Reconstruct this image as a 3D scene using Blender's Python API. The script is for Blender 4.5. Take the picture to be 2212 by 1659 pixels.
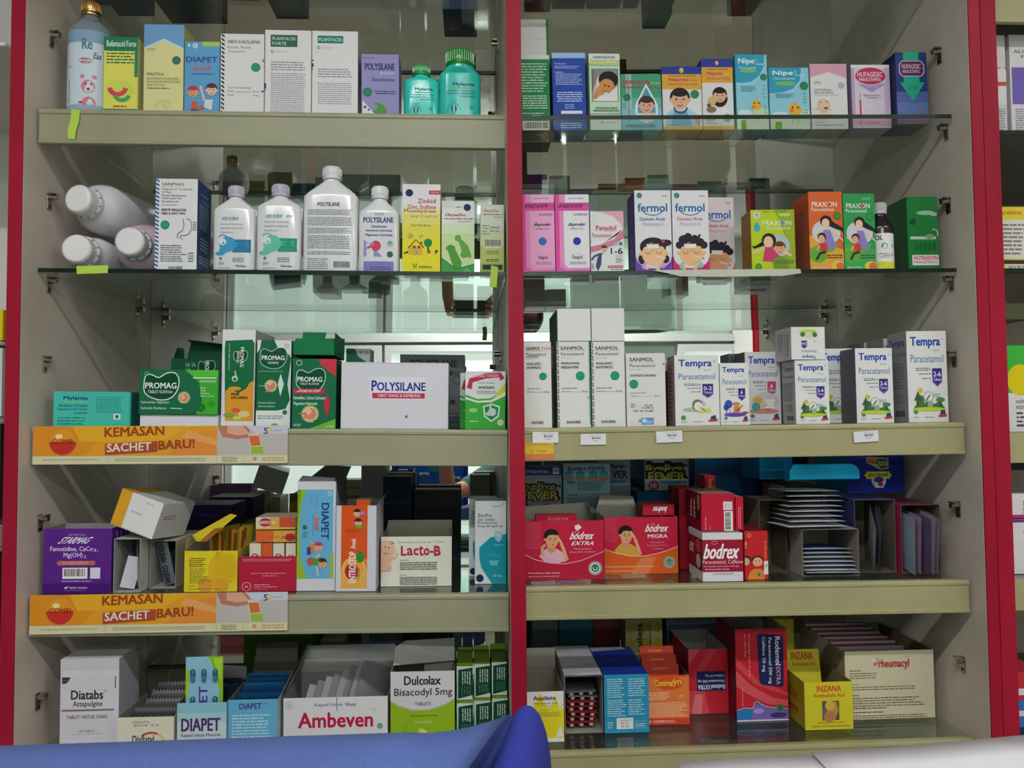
import bpy, math, random
from mathutils import Vector, Matrix
sc = bpy.context.scene
for o in list(bpy.data.objects):
    bpy.data.objects.remove(o)
# ------------------------------------------------------------------ camera
PW, PH, FL = 2212.0, 1659.0, 1720.0          # frame and focal length in pixels
EYE = Vector((0.0, -1.17, 1.45))             # cabinet shelves start at y = 0, mirror at y = DEP
DEP = 0.404
dY = Vector((-86.0, 71.2, FL)).normalized()  # directions of the world axes seen in the camera
dZ = Vector((-356.0, -42010.0, FL)); dZ = (dZ - dZ.dot(dY) * dY).normalized()
dX = dY.cross(dZ)
cam = bpy.data.cameras.new('camera'); cam.sensor_width = 36.0; cam.sensor_fit = 'HORIZONTAL'
cam.lens = 36.0 * FL / PW; cam.clip_start = 0.02
camo = bpy.data.objects.new('camera', cam); sc.collection.objects.link(camo)
mw = Matrix(((dX.x, -dX.y, -dX.z, EYE.x), (dY.x, -dY.y, -dY.z, EYE.y), (dZ.x, -dZ.y, -dZ.z, EYE.z), (0, 0, 0, 1)))
camo.matrix_world = mw; sc.camera = camo
# ------------------------------------------------------------------ world, exposure
wd = bpy.data.worlds.new('world'); sc.world = wd; wd.use_nodes = True
wd.node_tree.nodes['Background'].inputs[0].default_value = (0.85, 0.8, 0.8, 1)
wd.node_tree.nodes['Background'].inputs[1].default_value = 0.25
sc.view_settings.view_transform = 'Standard'; sc.view_settings.look = 'None'
sc.view_settings.gamma = 1.0; sc.view_settings.use_curve_mapping = False
sc.view_settings.exposure = 1.2
sc.cycles.max_bounces = 10; sc.cycles.glossy_bounces = 6; sc.cycles.transparent_max_bounces = 24
sc.cycles.diffuse_bounces = 5; sc.cycles.use_denoising = True
sc.cycles.caustics_reflective = True; sc.cycles.sample_clamp_indirect = 6.0
def lamp(name, loc, size, power, rot=(0, 0, 0), color=(0.95, 0.985, 1.0)):
    l = bpy.data.lights.new(name, 'AREA'); l.shape = 'RECTANGLE'; l.size, l.size_y = size
    l.energy = power; l.color = color
    o = bpy.data.objects.new(name, l); sc.collection.objects.link(o); o.location = loc; o.rotation_euler = rot
    return o
lamp('fluorescent_light', (-0.35, -1.62, 2.775), (1.25, 0.10), 19)
lamp('fluorescent_light', (1.75, -1.62, 2.775), (1.25, 0.10), 12)
lamp('fluorescent_light', (0.4, -3.1, 2.775), (1.25, 0.10), 36)
# ------------------------------------------------------------------ geometry from measured pixels
def ray(px, py):
    v = Vector(((px - PW / 2) / FL, (py - PH / 2) / FL, 1.0))
    return Vector((v.dot(dX), v.dot(dY), v.dot(dZ)))
def un(px, py, Y):
    r = ray(px, py); return EYE + r * ((Y - EYE.y) / r.y)
SH = {'L0': (90, -110, 1094, -96), 'L1': (87, 240, 1094, 254), 'L2': (81, 579, 1092, 588), 'L3': (73, 923, 1098, 929), 'L4': (68, 1288, 1101, 1279),
      'L5': (60, 1632, 1106, 1604), 'R0': (1127, -96, 2060, -100), 'R1': (1127, 250, 2064, 247), 'R2': (1130, 587, 2077, 579),
      'R3': (1133, 926, 2088, 912), 'R4': (1135, 1265, 2094, 1250), 'R5': (1138, 1622, 2096, 1590)}
SZ = {}
for k_, (a_, b_, c_, d_) in SH.items():
    p, q = un(a_, b_, 0), un(c_, d_, 0); sl = (q.z - p.z) / (q.x - p.x); SZ[k_] = (p.z - sl * p.x, sl)
def zs(s, X): return SZ[s][0] + SZ[s][1] * X
def gr(s, px, py):                            # the point of a shelf's top seen at this pixel
    a, b = SZ[s]; r = ray(px, py); return EYE + r * ((a - EYE.z) / (r.z - b * r.x))
# ------------------------------------------------------------------ materials
def lin(h):
    h = h.lstrip('#'); h = ''.join(q * 2 for q in h) if len(h) == 3 else h; c = [int(h[i:i + 2], 16) / 255 for i in (0, 2, 4)]
    return tuple(x / 12.92 if x <= 0.04045 else ((x + 0.055) / 1.055) ** 2.4 for x in c) + (1,)
MT = {}
def newmat(name):
    m = bpy.data.materials.new(name); m.use_nodes = True; nt = m.node_tree
    return m, nt, nt.nodes['Principled BSDF']
def mt(key):
    if key in MT: return MT[key]
    h, _, k = key.partition('|')
    m, nt, p = newmat({'': 'printed_card', 'g': 'gloss_plastic', 'm': 'metal', 'c': 'clear_plastic', 'w': 'card', 's': 'foil'}.get(k, k) + '_' + h[1:])
    c0 = lin(h); f = 1.26 - .30 * min(max(c0[:3]), .8) / .8; cl = tuple(min(.86, c * f) for c in c0[:3]) + (1,)
    p.inputs['Base Color'].default_value = cl; p.inputs['Roughness'].default_value = 0.45; p.inputs['Specular IOR Level'].default_value = 0.13
    if k == 'g': p.inputs['Roughness'].default_value = 0.18; p.inputs['Specular IOR Level'].default_value = 0.5
    if k == 'm': p.inputs['Metallic'].default_value = 1; p.inputs['Roughness'].default_value = 0.25
    if k == 's': p.inputs['Metallic'].default_value = 0.75; p.inputs['Roughness'].default_value = 0.3
    if k == 'c':
        p.inputs['Transmission Weight'].default_value = 0.0; p.inputs['Alpha'].default_value = 0.45; p.inputs['Roughness'].default_value = 0.12
    if k == 'w':                              # unprinted board, faintly mottled
        n = nt.nodes.new('ShaderNodeTexNoise'); n.inputs['Scale'].default_value = 60; n.inputs['Detail'].default_value = 3
        r = nt.nodes.new('ShaderNodeMixRGB'); r.blend_type = 'MULTIPLY'; r.inputs['Fac'].default_value = 0.25
        tc = nt.nodes.new('ShaderNodeTexCoord'); nt.links.new(tc.outputs['Object'], n.inputs['Vector'])
        r.inputs['Color1'].default_value = cl; nt.links.new(n.outputs['Fac'], r.inputs['Color2']); nt.links.new(r.outputs[0], p.inputs['Base Color'])
        p.inputs['Roughness'].default_value = 0.8
    MT[key] = m; return m
def noisy(name, c1, c2, scale, rough, bump=0.0, stretch=(1, 1, 1), spec=0.4, contrast=(0.35, 0.65)):
    m, nt, p = newmat(name); tc = nt.nodes.new('ShaderNodeTexCoord'); mp = nt.nodes.new('ShaderNodeMapping'); mp.inputs['Scale'].default_value = stretch
    n = nt.nodes.new('ShaderNodeTexNoise'); n.inputs['Scale'].default_value = scale; n.inputs['Detail'].default_value = 6; n.inputs['Roughness'].default_value = 0.65
    r = nt.nodes.new('ShaderNodeValToRGB'); r.color_ramp.elements[0].color = lin(c1); r.color_ramp.elements[1].color = lin(c2)
    r.color_ramp.elements[0].position, r.color_ramp.elements[1].position = contrast
    nt.links.new(tc.outputs['Object'], mp.inputs['Vector']); nt.links.new(mp.outputs[0], n.inputs['Vector']); nt.links.new(n.outputs['Fac'], r.inputs[0])
    nt.links.new(r.outputs[0], p.inputs['Base Color']); p.inputs['Roughness'].default_value = rough; p.inputs['Specular IOR Level'].default_value = spec
    if bump:
        b = nt.nodes.new('ShaderNodeBump'); b.inputs['Strength'].default_value = bump; b.inputs['Distance'].default_value = 0.001
        nt.links.new(n.outputs['Fac'], b.inputs['Height']); nt.links.new(b.outputs[0], p.inputs['Normal'])
    MT[name] = m; return m
def glassmat(name, tint, f0=1.0, dust=0.0, ior=1.5, rough=0.0):   # thin clear sheet: see-through plus Fresnel reflection
    m = bpy.data.materials.new(name); m.use_nodes = True; nt = m.node_tree; nt.nodes.clear()
    out = nt.nodes.new('ShaderNodeOutputMaterial'); tr = nt.nodes.new('ShaderNodeBsdfTransparent'); tr.inputs[0].default_value = tint
    gl = nt.nodes.new('ShaderNodeBsdfGlossy'); gl.inputs['Roughness'].default_value = rough; f_ = ((ior - 1) / (ior + 1)) ** 2
    ge = nt.nodes.new('ShaderNodeNewGeometry'); vm = nt.nodes.new('ShaderNodeVectorMath'); vm.operation = 'DOT_PRODUCT'
    nt.links.new(ge.outputs['Incoming'], vm.inputs[0]); nt.links.new(ge.outputs['Normal'], vm.inputs[1]); prev = vm.outputs['Value']
    for op, v0, v1 in (('ABSOLUTE', None, 0), ('SUBTRACT', 1.0, None), ('POWER', None, 5.0), ('MULTIPLY', None, 1 - f_), ('ADD', None, f_)):
        q = nt.nodes.new('ShaderNodeMath'); q.operation = op
        if v0 is not None: q.inputs[0].default_value = v0; nt.links.new(prev, q.inputs[1])
        else:
            nt.links.new(prev, q.inputs[0])
            if op != 'ABSOLUTE': q.inputs[1].default_value = v1
        prev = q.outputs[0]
    fr = q
    gl.inputs[0].default_value = (0.9 * f0, 0.97 * f0, 0.93 * f0, 1)
    mx = nt.nodes.new('ShaderNodeMixShader'); nt.links.new(fr.outputs[0], mx.inputs[0]); nt.links.new(tr.outputs[0], mx.inputs[1]); nt.links.new(gl.outputs[0], mx.inputs[2])
    last = mx
    if dust:
        df = nt.nodes.new('ShaderNodeBsdfDiffuse'); df.inputs[0].default_value = (0.55, 0.55, 0.5, 1); m2 = nt.nodes.new('ShaderNodeMixShader')
        tc = nt.nodes.new('ShaderNodeTexCoord'); n = nt.nodes.new('ShaderNodeTexNoise'); n.inputs['Scale'].default_value = 14; n.inputs['Detail'].default_value = 5
        mu = nt.nodes.new('ShaderNodeMath'); mu.operation = 'MULTIPLY'; mu.inputs[1].default_value = dust * 2
        nt.links.new(tc.outputs['Object'], n.inputs['Vector']); nt.links.new(n.outputs['Fac'], mu.inputs[0]); nt.links.new(mu.outputs[0], m2.inputs[0])
        nt.links.new(mx.outputs[0], m2.inputs[1]); nt.links.new(df.outputs[0], m2.inputs[2]); last = m2
    nt.links.new(last.outputs[0], out.inputs[0]); MT[name] = m; return m
# ------------------------------------------------------------------ mesh builder
class B:
    def __init__(s): s.v = []; s.f = []; s.mi = []; s.ms = []; s.sm = []
    def k(s, key):
        if key not in s.ms: s.ms.append(key)
        return s.ms.index(key)
    def add(s, vs, fs, key, smooth=False):
        o = len(s.v); s.v += [tuple(v) for v in vs]; i = s.k(key)
        for f in fs: s.f.append(tuple(o + j for j in f)); s.mi.append(i); s.sm.append(smooth)
    def box(s, x0, x1, y0, y1, z0, z1, key, ch=0.0004):
        ch = min(ch, (x1 - x0) * .3, (y1 - y0) * .3, (z1 - z0) * .3)
        kk = key if isinstance(key, dict) else {}
        d = kk.get('', '#ffffff') if kk else key
        lo = (x0, y0, z0); hi = (x1, y1, z1); cen = Vector(((x0 + x1) / 2, (y0 + y1) / 2, (z0 + z1) / 2))
        def vt(sg, ax):
            return tuple((hi[i] if sg[i] > 0 else lo[i]) - (0 if i == ax else sg[i] * ch) for i in range(3))
        def fc(pts, k):
            n = (Vector(pts[1]) - Vector(pts[0])).cross(Vector(pts[2]) - Vector(pts[0])); c = sum((Vector(p) for p in pts), Vector()) / len(pts)
            if n.dot(c - cen) < 0: pts = pts[::-1]
            s.add(pts, [tuple(range(len(pts)))], k)
        nm = {(0, 1): 'R', (0, -1): 'L', (1, -1): 'F', (1, 1): 'B', (2, 1): 'T', (2, -1): 'D'}
        for ax in range(3):
            a, b = [i for i in range(3) if i != ax]
            for sg in (1, -1):
                pts = []
                for p, q in ((-1, -1), (1, -1), (1, 1), (-1, 1)):
                    g = [0, 0, 0]; g[ax] = sg; g[a] = p; g[b] = q; pts.append(vt(g, ax))
                fc(pts, kk.get(nm[(ax, sg)], d))
            for p in (-1, 1):
                for q in (-1, 1):
                    g = [0, 0, 0]; g[a] = p; g[b] = q; g1 = g[:]; g1[ax] = 1; g0 = g[:]; g0[ax] = -1
                    fc([vt(g0, a), vt(g1, a), vt(g1, b), vt(g0, b)], kk.get(nm[(b, q)] if b == 1 else nm[(a, p)], d))
        for p in (-1, 1):
            for q in (-1, 1):
                for r in (-1, 1): fc([vt((p, q, r), 0), vt((p, q, r), 1), vt((p, q, r), 2)], kk.get('F' if q < 0 else 'B', d))
    def loft(s, secs, key, seg=28, caps=True, axis='z', smooth=True):
        rings = []
        for (z, rx, ry, n, cx, cy) in secs:
            ring = []
            for i in range(seg):
                t = 2 * math.pi * i / seg; c, w = math.cos(t), math.sin(t)
                x = cx + rx * math.copysign(abs(c) ** (2 / n), c); y = cy + ry * math.copysign(abs(w) ** (2 / n), w)
                ring.append((x, y, z) if axis == 'z' else ((x, z, y) if axis == 'y' else (z, x, y)))
            rings.append(ring)
        vs = [v for r in rings for v in r]; fs = []
        for j in range(len(rings) - 1):
            for i in range(seg):
                a = j * seg + i; b = j * seg + (i + 1) % seg; fs.append((a, b, b + seg, a + seg))
        s.add(vs, fs, key, smooth)
        if caps:
            s.add(rings[0], [tuple(range(seg))[::-1]], key); s.add(rings[-1], [tuple(range(seg))], key)
    def obj(s, name, parent=None, M=None):
        me = bpy.data.meshes.new(name); me.from_pydata(s.v, [], s.f)
        for k in s.ms: me.materials.append(MT.get(k) or mt(k))
        me.polygons.foreach_set('material_index', s.mi); me.polygons.foreach_set('use_smooth', s.sm); me.update()
        o = bpy.data.objects.new(name, me); sc.collection.objects.link(o)
        if parent: o.parent = parent
        if M is not None: o.matrix_basis = M
        return o
def tag(o, label=None, cat=None, grp=None, kind=None):
    if label: o['label'] = label
    if cat: o['category'] = cat
    if grp: o['group'] = grp
    if kind: o['kind'] = kind
    return o
def empty(name, loc, label, cat, grp=None, rot=(0, 0, 0)):
    o = bpy.data.objects.new(name, None); sc.collection.objects.link(o); o.location = loc; o.rotation_euler = rot
    o.empty_display_size = 0.02; return tag(o, label, cat, grp)
def simple(name, bx, key, label=None, cat=None, kind=None, parent=None, ch=0.001, grp=None):
    b = B(); b.box(*bx, key, ch); return tag(b.obj(name, parent), label, cat, grp, kind)
# ------------------------------------------------------------------ text and flat artwork
GC = {}
def glyphs(t, bold):
    if (t, bold) in GC: return GC[(t, bold)]
    cu = bpy.data.curves.new('t', 'FONT'); cu.body = t; cu.resolution_u = 2; cu.offset = 0.0
    o = bpy.data.objects.new('t', cu); sc.collection.objects.link(o); dg = bpy.context.evaluated_depsgraph_get(); dg.update()
    me = bpy.data.meshes.new_from_object(o.evaluated_get(dg)); vs = [(v.co.x, v.co.y) for v in me.vertices]; fs = [tuple(p.vertices) for p in me.polygons]
    bpy.data.objects.remove(o); bpy.data.curves.remove(cu); bpy.data.meshes.remove(me)
    if not vs: return [], []
    x0 = min(v[0] for v in vs); x1 = max(v[0] for v in vs); y0 = min(v[1] for v in vs); y1 = max(v[1] for v in vs)
    vs = [((v[0] - x0) / (x1 - x0 or 1), 1 - (v[1] - y0) / (y1 - y0 or 1)) for v in vs]
    GC[(t, bold)] = (vs, fs); return vs, fs
class A:                                       # artwork in face units: u to the right, v downward, both 0..1
    def __init__(s, b, fn, w, h): s.b, s.fn, s.w, s.h, s.e = b, fn, w, h, 0.00005
    def raw(s, pts, fs, key):
        s.e += 0.000018; s.b.add([s.fn(min(1, max(0, u)), min(1, max(0, v)), s.e) for u, v in pts], fs, key); return s
    def r(s, x0, y0, x1, y1, c, n=1):
        pts = []; fs = []
        for i in range(n + 1):
            x = x0 + (x1 - x0) * i / n; pts += [(x, y0), (x, y1)]
        for i in range(n): fs.append((2 * i, 2 * i + 1, 2 * i + 3, 2 * i + 2))
        return s.raw(pts, fs, c)
    def p(s, pts, c): return s.raw(pts, [tuple(range(len(pts)))], c)
    def o(s, cx, cy, r, c, ry=None, n=24, a0=0, a1=360, rot=0):
        ry = r if ry is None else ry; k = s.w / s.h; pts = []; m = n if a1 - a0 >= 360 else n + 1; R = math.radians(rot)
        for i in range(m):
            t = math.radians(a0 + (a1 - a0) * i / n); x, y = r * math.cos(t), -ry * math.sin(t)
            pts.append((cx + x * math.cos(R) - y * math.sin(R), cy + (x * math.sin(R) + y * math.cos(R)) * k))
        return s.p(pts, c)
    def l(s, pts, wd, c):                      # polyline of width wd (in face widths)
        k = s.w / s.h; P = [Vector((x, y / k)) for x, y in pts]; L = []; Rr = []
        for i, q in enumerate(P):
            d = (P[min(i + 1, len(P) - 1)] - P[max(i - 1, 0)]); d = d.normalized() if d.length else Vector((1, 0)); n = Vector((-d.y, d.x)) * wd / 2
            L.append((q.x + n.x, (q.y + n.y) * k)); Rr.append((q.x - n.x, (q.y - n.y) * k))
        N = len(P); return s.raw(L + Rr, [(i, i + 1, N + i + 1, N + i) for i in range(N - 1)], c)
    def arc(s, cx, cy, r, a0, a1, wd, c, ry=None, n=20):
        k = s.w / s.h; ry = ry or r
        return s.l([(cx + r * math.cos(math.radians(a0 + (a1 - a0) * i / n)), cy - ry * k * math.sin(math.radians(a0 + (a1 - a0) * i / n))) for i in range(n + 1)], wd, c)
    def t(s, txt, x, y, w, h, c, bold=0, it=0, rot=0, rise=0):
        big = h * s.h if rot in (0, 2) else w * s.w
        sh = [(0, 0)] if not bold or big < .0022 else ([(-.016, .014), (.016, -.014)] if bold == 1 else [(-.03, .02), (.03, -.02), (.03, .02), (-.03, -.02), (0, 0)])
        if len(sh) > 1:
            ph = big; L_ = (w * s.w if rot in (0, 2) else h * s.h)
            for dx, dy in sh: s._t(txt, x, y, w, h, c, it, rot, rise, dx * ph / L_, dy)
            return s
        return s._t(txt, x, y, w, h, c, it, rot, rise, 0, 0)
    def _t(s, txt, x, y, w, h, c, it, rot, rise, dx, dy):
        vs, fs = glyphs(txt, 0); pts = []
        for (u, v) in vs:
            u += dx; v += dy
            if it: u = (u + it * (1 - v)) / (1 + it)
            if rot == 0: q = (x + u * w, y + v * h - rise * u)
            elif rot == 1: q = (x + (1 - v) * w, y + u * h)      # reads downward
            elif rot == -1: q = (x + v * w, y + (1 - u) * h)     # reads upward
            else: q = (x + (1 - u) * w, y + (1 - v) * h)         # upside down
            pts.append(q)
        return s.raw(pts, fs, c)
    def g(s, x0, y0, x1, y1, n, c, seed=1, fill=1.0, al='l', rot=0):
        rn = random.Random(seed); pts = []; fs = []
        for i in range(n):
            L = (x1 - x0) * (1 - (1 - fill) * rn.random()) if rot == 0 else (y1 - y0) * (1 - (1 - fill) * rn.random())
            if rot == 0:
                pt = (y1 - y0) / n; ya = y0 + pt * i + pt * .22; hh = pt * .5; xx = x0 if al == 'l' else (x1 - L if al == 'r' else (x0 + x1 - L) / 2); e = xx + L
            else:
                pt = (x1 - x0) / n; ya = x0 + pt * i + pt * .22; hh = pt * .5; xx = y0; e = xx + L
            un_ = hh * (s.h / s.w if rot == 0 else s.w / s.h)
            while xx < e - un_ * .5:
                wl = min(e - xx, un_ * rn.uniform(1.2, 5)); j = rn.uniform(0, .2) * hh; o = len(pts)
                q = [(xx, ya + j), (xx + wl, ya + j), (xx + wl, ya + hh), (xx, ya + hh)]
                pts += q if rot == 0 else [(b_, a_) for a_, b_ in q]; fs.append((o, o + 1, o + 2, o + 3)); xx += wl + un_ * .55
        return s.raw(pts, fs, c) if pts else s
    def bar(s, x0, y0, x1, y1, vert=False, c='#1c1c20', bg='#ecebea'):
        if bg: s.r(x0, y0, x1, y1, bg)
        rn = random.Random(int(x0 * 1e4)); pts = []; fs = []; t = 0.06
        while t < .93:
            wd = rn.choice((.012, .02, .03)); o = len(pts); q = [(t, .1), (t + wd, .1), (t + wd, .78), (t, .78)]
            pts += [(x0 + (x1 - x0) * (a if not vert else b), y0 + (y1 - y0) * (b if not vert else a)) for a, b in q]; fs.append((o, o + 1, o + 2, o + 3)); t += wd + rn.choice((.012, .02, .03))
        return s.raw(pts, fs, c)
    def zig(s, x0, y0, x1, y1, n, c):
        pts = []; fs = []
        for i in range(n):
            a = y0 + (y1 - y0) * i / n; b = y0 + (y1 - y0) * (i + 1) / n; o = len(pts); pts += [(x0, a), (x1, a + (b - a) * .5), (x1, b), (x0, a + (b - a) * .5)]; fs.append((o, o + 1, o + 2, o + 3))
        return s.raw(pts, fs, c)
    def face(s, cx, cy, r, skin='#e8b088', hair='#241a18', smile=1, eyes=1, closed=0, long=0):
        k = s.w / s.h
        if long: s.o(cx, cy + r * .35 * k, r * 1.15, hair, r * 1.35)
        s.o(cx, cy - r * .22 * k, r * 1.06, hair, r * 1.02); s.o(cx - r * .93, cy + .1 * r * k, r * .2, skin); s.o(cx + r * .93, cy + .1 * r * k, r * .2, skin)
        s.o(cx, cy + r * .1 * k, r * .9, skin, r * .95); s.o(cx, cy - r * .62 * k, r * .8, hair, r * .35)
        if closed:
            s.arc(cx - r * .4, cy, r * .2, 180, 360, r * .07, hair); s.arc(cx + r * .4, cy, r * .2, 180, 360, r * .07, hair)
        elif eyes: s.o(cx - r * .38, cy, r * .1, hair); s.o(cx + r * .38, cy, r * .1, hair)
        s.l([(cx, cy + r * .05 * k), (cx + r * .1, cy + r * .33 * k), (cx - r * .02, cy + r * .36 * k)], r * .05, '#a06a50')
        if smile: s.arc(cx, cy + r * .45 * k, r * .28, 200, 340, r * .1, '#9c3a38')
        return s
    def seal(s, cx, cy, r, c='#2f7a60', bg='#f0f0ee'):
        s.o(cx, cy, r, bg); s.arc(cx, cy, r * .86, 0, 360, r * .12, c); s.o(cx, cy, r * .6, c); s.arc(cx, cy, r * .3, 150, 400, r * .12, bg); return s
# ------------------------------------------------------------------ cartons standing on shelves
class C:
    ALL = []
    def __init__(s, name, label, sh, x0, x1, yt, c, Y=.02, yb=None, d=.05, rz=0, cat='box', grp=None, base=None, h=None, open_=None, inn='#9a958c|w', hs=None, gap=.0006, ym=None, lean=0, cuts=None):
        if yb is not None: Y = gr(sh, (x0 + x1) / 2, yb).y
        ym = ym or (yt + 150)
        a, e = un(x0, ym, Y), un(x1, ym, Y); lo, hi = (XL, XD0) if sh[0] == 'L' else (XD1, XR); ax_, ex_ = max(a.x, lo + .0022), min(e.x, hi - (.0022 if sh[0] == 'L' else .014)); s.w = ex_ - ax_ - gap; s.x = (ax_ + ex_) / 2; s.Y = Y; s.d = d; s.sh = sh
        s.z0 = (zs(sh, s.x) if base is None else base) + .0004
        s.h = h or (un((x0 + x1) / 2, yt, Y).z - s.z0); s.top = s.z0 + s.h
        s.open = open_; s.name, s.label, s.cat, s.grp, s.rz, s.lean = name, label, cat, grp, rz, lean
        w, h = s.w, s.h; b = s.b = B(); hw = w / 2; c = c if isinstance(c, dict) else {'': c}; s.c = c
        t = .0008
        if not open_: b.box(-hw, hw, 0, d, 0, h, c)
        else:
            q = hs or {}; hf, hb, hl, hr = q.get('F', h), q.get('B', h), q.get('L', h), q.get('R', h); dd = c.get('', '#ffffff')
            def wl(x0, x1, y0, y1, z0, z1, side, opp):
                b.box(x0, x1, y0, y1, z0, z1, {'': inn, side: c.get(side, dd)}, .0002)
            if open_ == 'T':
                wl(-hw, hw, 0, t, 0, hf, 'F', 0); wl(-hw, hw, d - t, d, 0, hb, 'B', 0); wl(-hw, -hw + t, t, d - t, 0, hl, 'L', 0); wl(hw - t, hw, t, d - t, 0, hr, 'R', 0); wl(-hw, hw, t, d - t, 0, t, 'D', 0)
            if open_ == 'F':
                wl(-hw, hw, d - t, d, 0, h, 'B', 0); wl(-hw, -hw + t, 0, d - t, 0, h, 'L', 0); wl(hw - t, hw, 0, d - t, 0, h, 'R', 0); wl(-hw + t, hw - t, 0, d - t, 0, t, 'D', 0); wl(-hw + t, hw - t, 0, d - t, h - t, h, 'T', 0)
            s.hf = hf
        hf = (hs or {}).get('F', h); hl = (hs or {}).get('L', h); hr = (hs or {}).get('R', h)
        s.F = A(b, lambda u, v, e: (-hw + u * w, -e, hf * (1 - v)), w, hf)
        s.R = A(b, lambda u, v, e: (hw + e, u * d, hr * (1 - v)), d, hr)
        s.L = A(b, lambda u, v, e: (-hw - e, d * (1 - u), hl * (1 - v)), d, hl)
        s.T = A(b, lambda u, v, e: (-hw + u * w, d * (1 - v), h + e), w, d)
        C.ALL.append(s)
    def mat(s):
        tilt = math.atan(SZ[s.sh][1])
        return Matrix.Translation((s.x, s.Y, s.z0)) @ Matrix.Rotation(-tilt, 4, 'Y') @ Matrix.Rotation(s.rz, 4, 'Z') @ Matrix.Rotation(s.lean, 4, 'Y')
    def done(s):
        M = s.mat(); s.o = tag(s.b.obj(s.name, None, M), s.label, s.cat, s.grp); s.M = M
        return s.o
# ------------------------------------------------------------------ room
noisy('mint_wall', '#a8c2b6', '#b6cec2', 3, .6); noisy('ceiling_paint', '#cdc0b4', '#dacdc2', 2, .8); noisy('floor_tile', '#8d8577', '#a39b8b', 5, .35)
noisy('laminate', '#a89b8e', '#bdb0a3', 9, .5, .05, (1, 1, 1)); noisy('side_laminate', '#c6b9ac', '#d6c9bd', 7, .5)
noisy('red_edging', '#90122a', '#a61a36', 6, .45, 0, (1, 1, .4), .15); noisy('band_olive', '#98926a', '#a6a078', 7, .42, 0, (1, 1, 1), .4, (.3, .7)); noisy('band_grey', '#8d8b70', '#9b997e', 7, .42, 0, (1, 1, 1), .4, (.3, .7))
noisy('blue_cloth', '#566cae', '#6076b8', 260, .85, .3); noisy('shaded_blue_cloth', '#2a3494', '#323ca0', 260, .85, .3)  # second cloth: the chair's blue darkened, shade painted on its rounded end
glassmat('shelf_glass', (.93, .97, .94, 1), 1.0, .02); glassmat('wrap_film', (.97, .97, .97, 1), .9, 0, 1.35, .05)
glassmat('window_glass', (.9, .97, .94, 1), 1.0, .1)
m_, nt_, p_ = newmat('glass_edge'); p_.inputs['Base Color'].default_value = lin('#12241c'); p_.inputs['Roughness'].default_value = .15; MT['glass_edge'] = m_
m_, nt_, p_ = newmat('mirror'); p_.inputs['Base Color'].default_value = (.74, .74, .72, 1); p_.inputs['Metallic'].default_value = 1; p_.inputs['Roughness'].default_value = .008; MT['mirror'] = m_
m_, nt_, p_ = newmat('tube_glow'); p_.inputs['Emission Color'].default_value = (1, .98, .94, 1); p_.inputs['Emission Strength'].default_value = 7; MT['tube_glow'] = m_
m_, nt_, p_ = newmat('window_daylight'); p_.inputs['Base Color'].default_value = (.7, .8, .76, 1); p_.inputs['Emission Color'].default_value = (.82, 1, .93, 1); p_.inputs['Emission Strength'].default_value = .26; MT['window_daylight'] = m_
simple('floor', (-3, 3, -3.7, .6, -.05, 0), 'floor_tile', kind='structure'); simple('ceiling', (-3, 3, -3.7, .6, 2.8, 2.85), 'ceiling_paint', kind='structure')
simple('wall_back', (-3, 3, -3.7, -3.6, 0, 2.8), 'mint_wall', kind='structure'); simple('wall_front', (-3, 3, .5, .6, 0, 2.8), 'ceiling_paint', kind='structure')
simple('wall_left', (-3.1, -3, -3.7, .6, 0, 2.8), 'mint_wall', kind='structure'); simple('wall_right', (3, 3.1, -3.7, .6, 0, 2.8), 'ceiling_paint', kind='structure')
for i_, (x_, y_) in enumerate(((-.35, -1.62), (1.75, -1.62), (.4, -3.1))):
    o_ = empty('ceiling_lamp', (x_, y_, 2.8), ('twin tube ceiling lamp above the left bay of the shelves', 'twin tube ceiling lamp above the right bay of the shelves', 'twin tube ceiling lamp near the mint back wall')[i_], 'lamp', 'ceiling lamps')
    b_ = B(); b_.box(-.64, .64, -.07, .07, -.012, 0, '#e8e8e4', .002); b_.obj('housing', o_)
    for s_ in (-.035, .035):
        b_ = B(); b_.loft([(-.6, .012, .012, 2, s_, -.024), (.6, .012, .012, 2, s_, -.024)], 'tube_glow', 12, True, 'x'); b_.obj('tube', o_)
# glazed partition on the wall behind the photographer (seen in the mirror)
def win(n, x0, x1, z0, z1):
    t = .045; o = empty('window_%d' % n, ((x0 + x1) / 2, -3.59, z0), None, None); o['kind'] = 'structure'; hw = (x1 - x0) / 2; h = z1 - z0
    b = B(); b.box(-hw, hw, 0, .05, 0, t, '#dfe4e2'); b.box(-hw, hw, 0, .05, h - t, h, '#dfe4e2'); b.box(-hw, -hw + t, 0, .05, t, h - t, '#dfe4e2'); b.box(hw - t, hw, 0, .05, t, h - t, '#dfe4e2'); b.obj('window_frame', o)
    b = B(); b.box(-hw + t, hw - t, .01, .018, t, h - t, 'window_daylight'); b.obj('window_pane', o)
win(1, -1.68, -.62, .55, 1.95); win(2, -.60, .62, .55, 1.95); win(3, 1.45, 1.95, .9, 1.95)
simple('trim_1', (-1.9, 2.3, -3.6, -3.53, 1.97, 2.02), '#dfe4e2', kind='structure')
simple('trim_2', (-1.86, -1.69, -3.6, -3.52, 0, 2.8), '#dddfe2', kind='structure')
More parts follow.
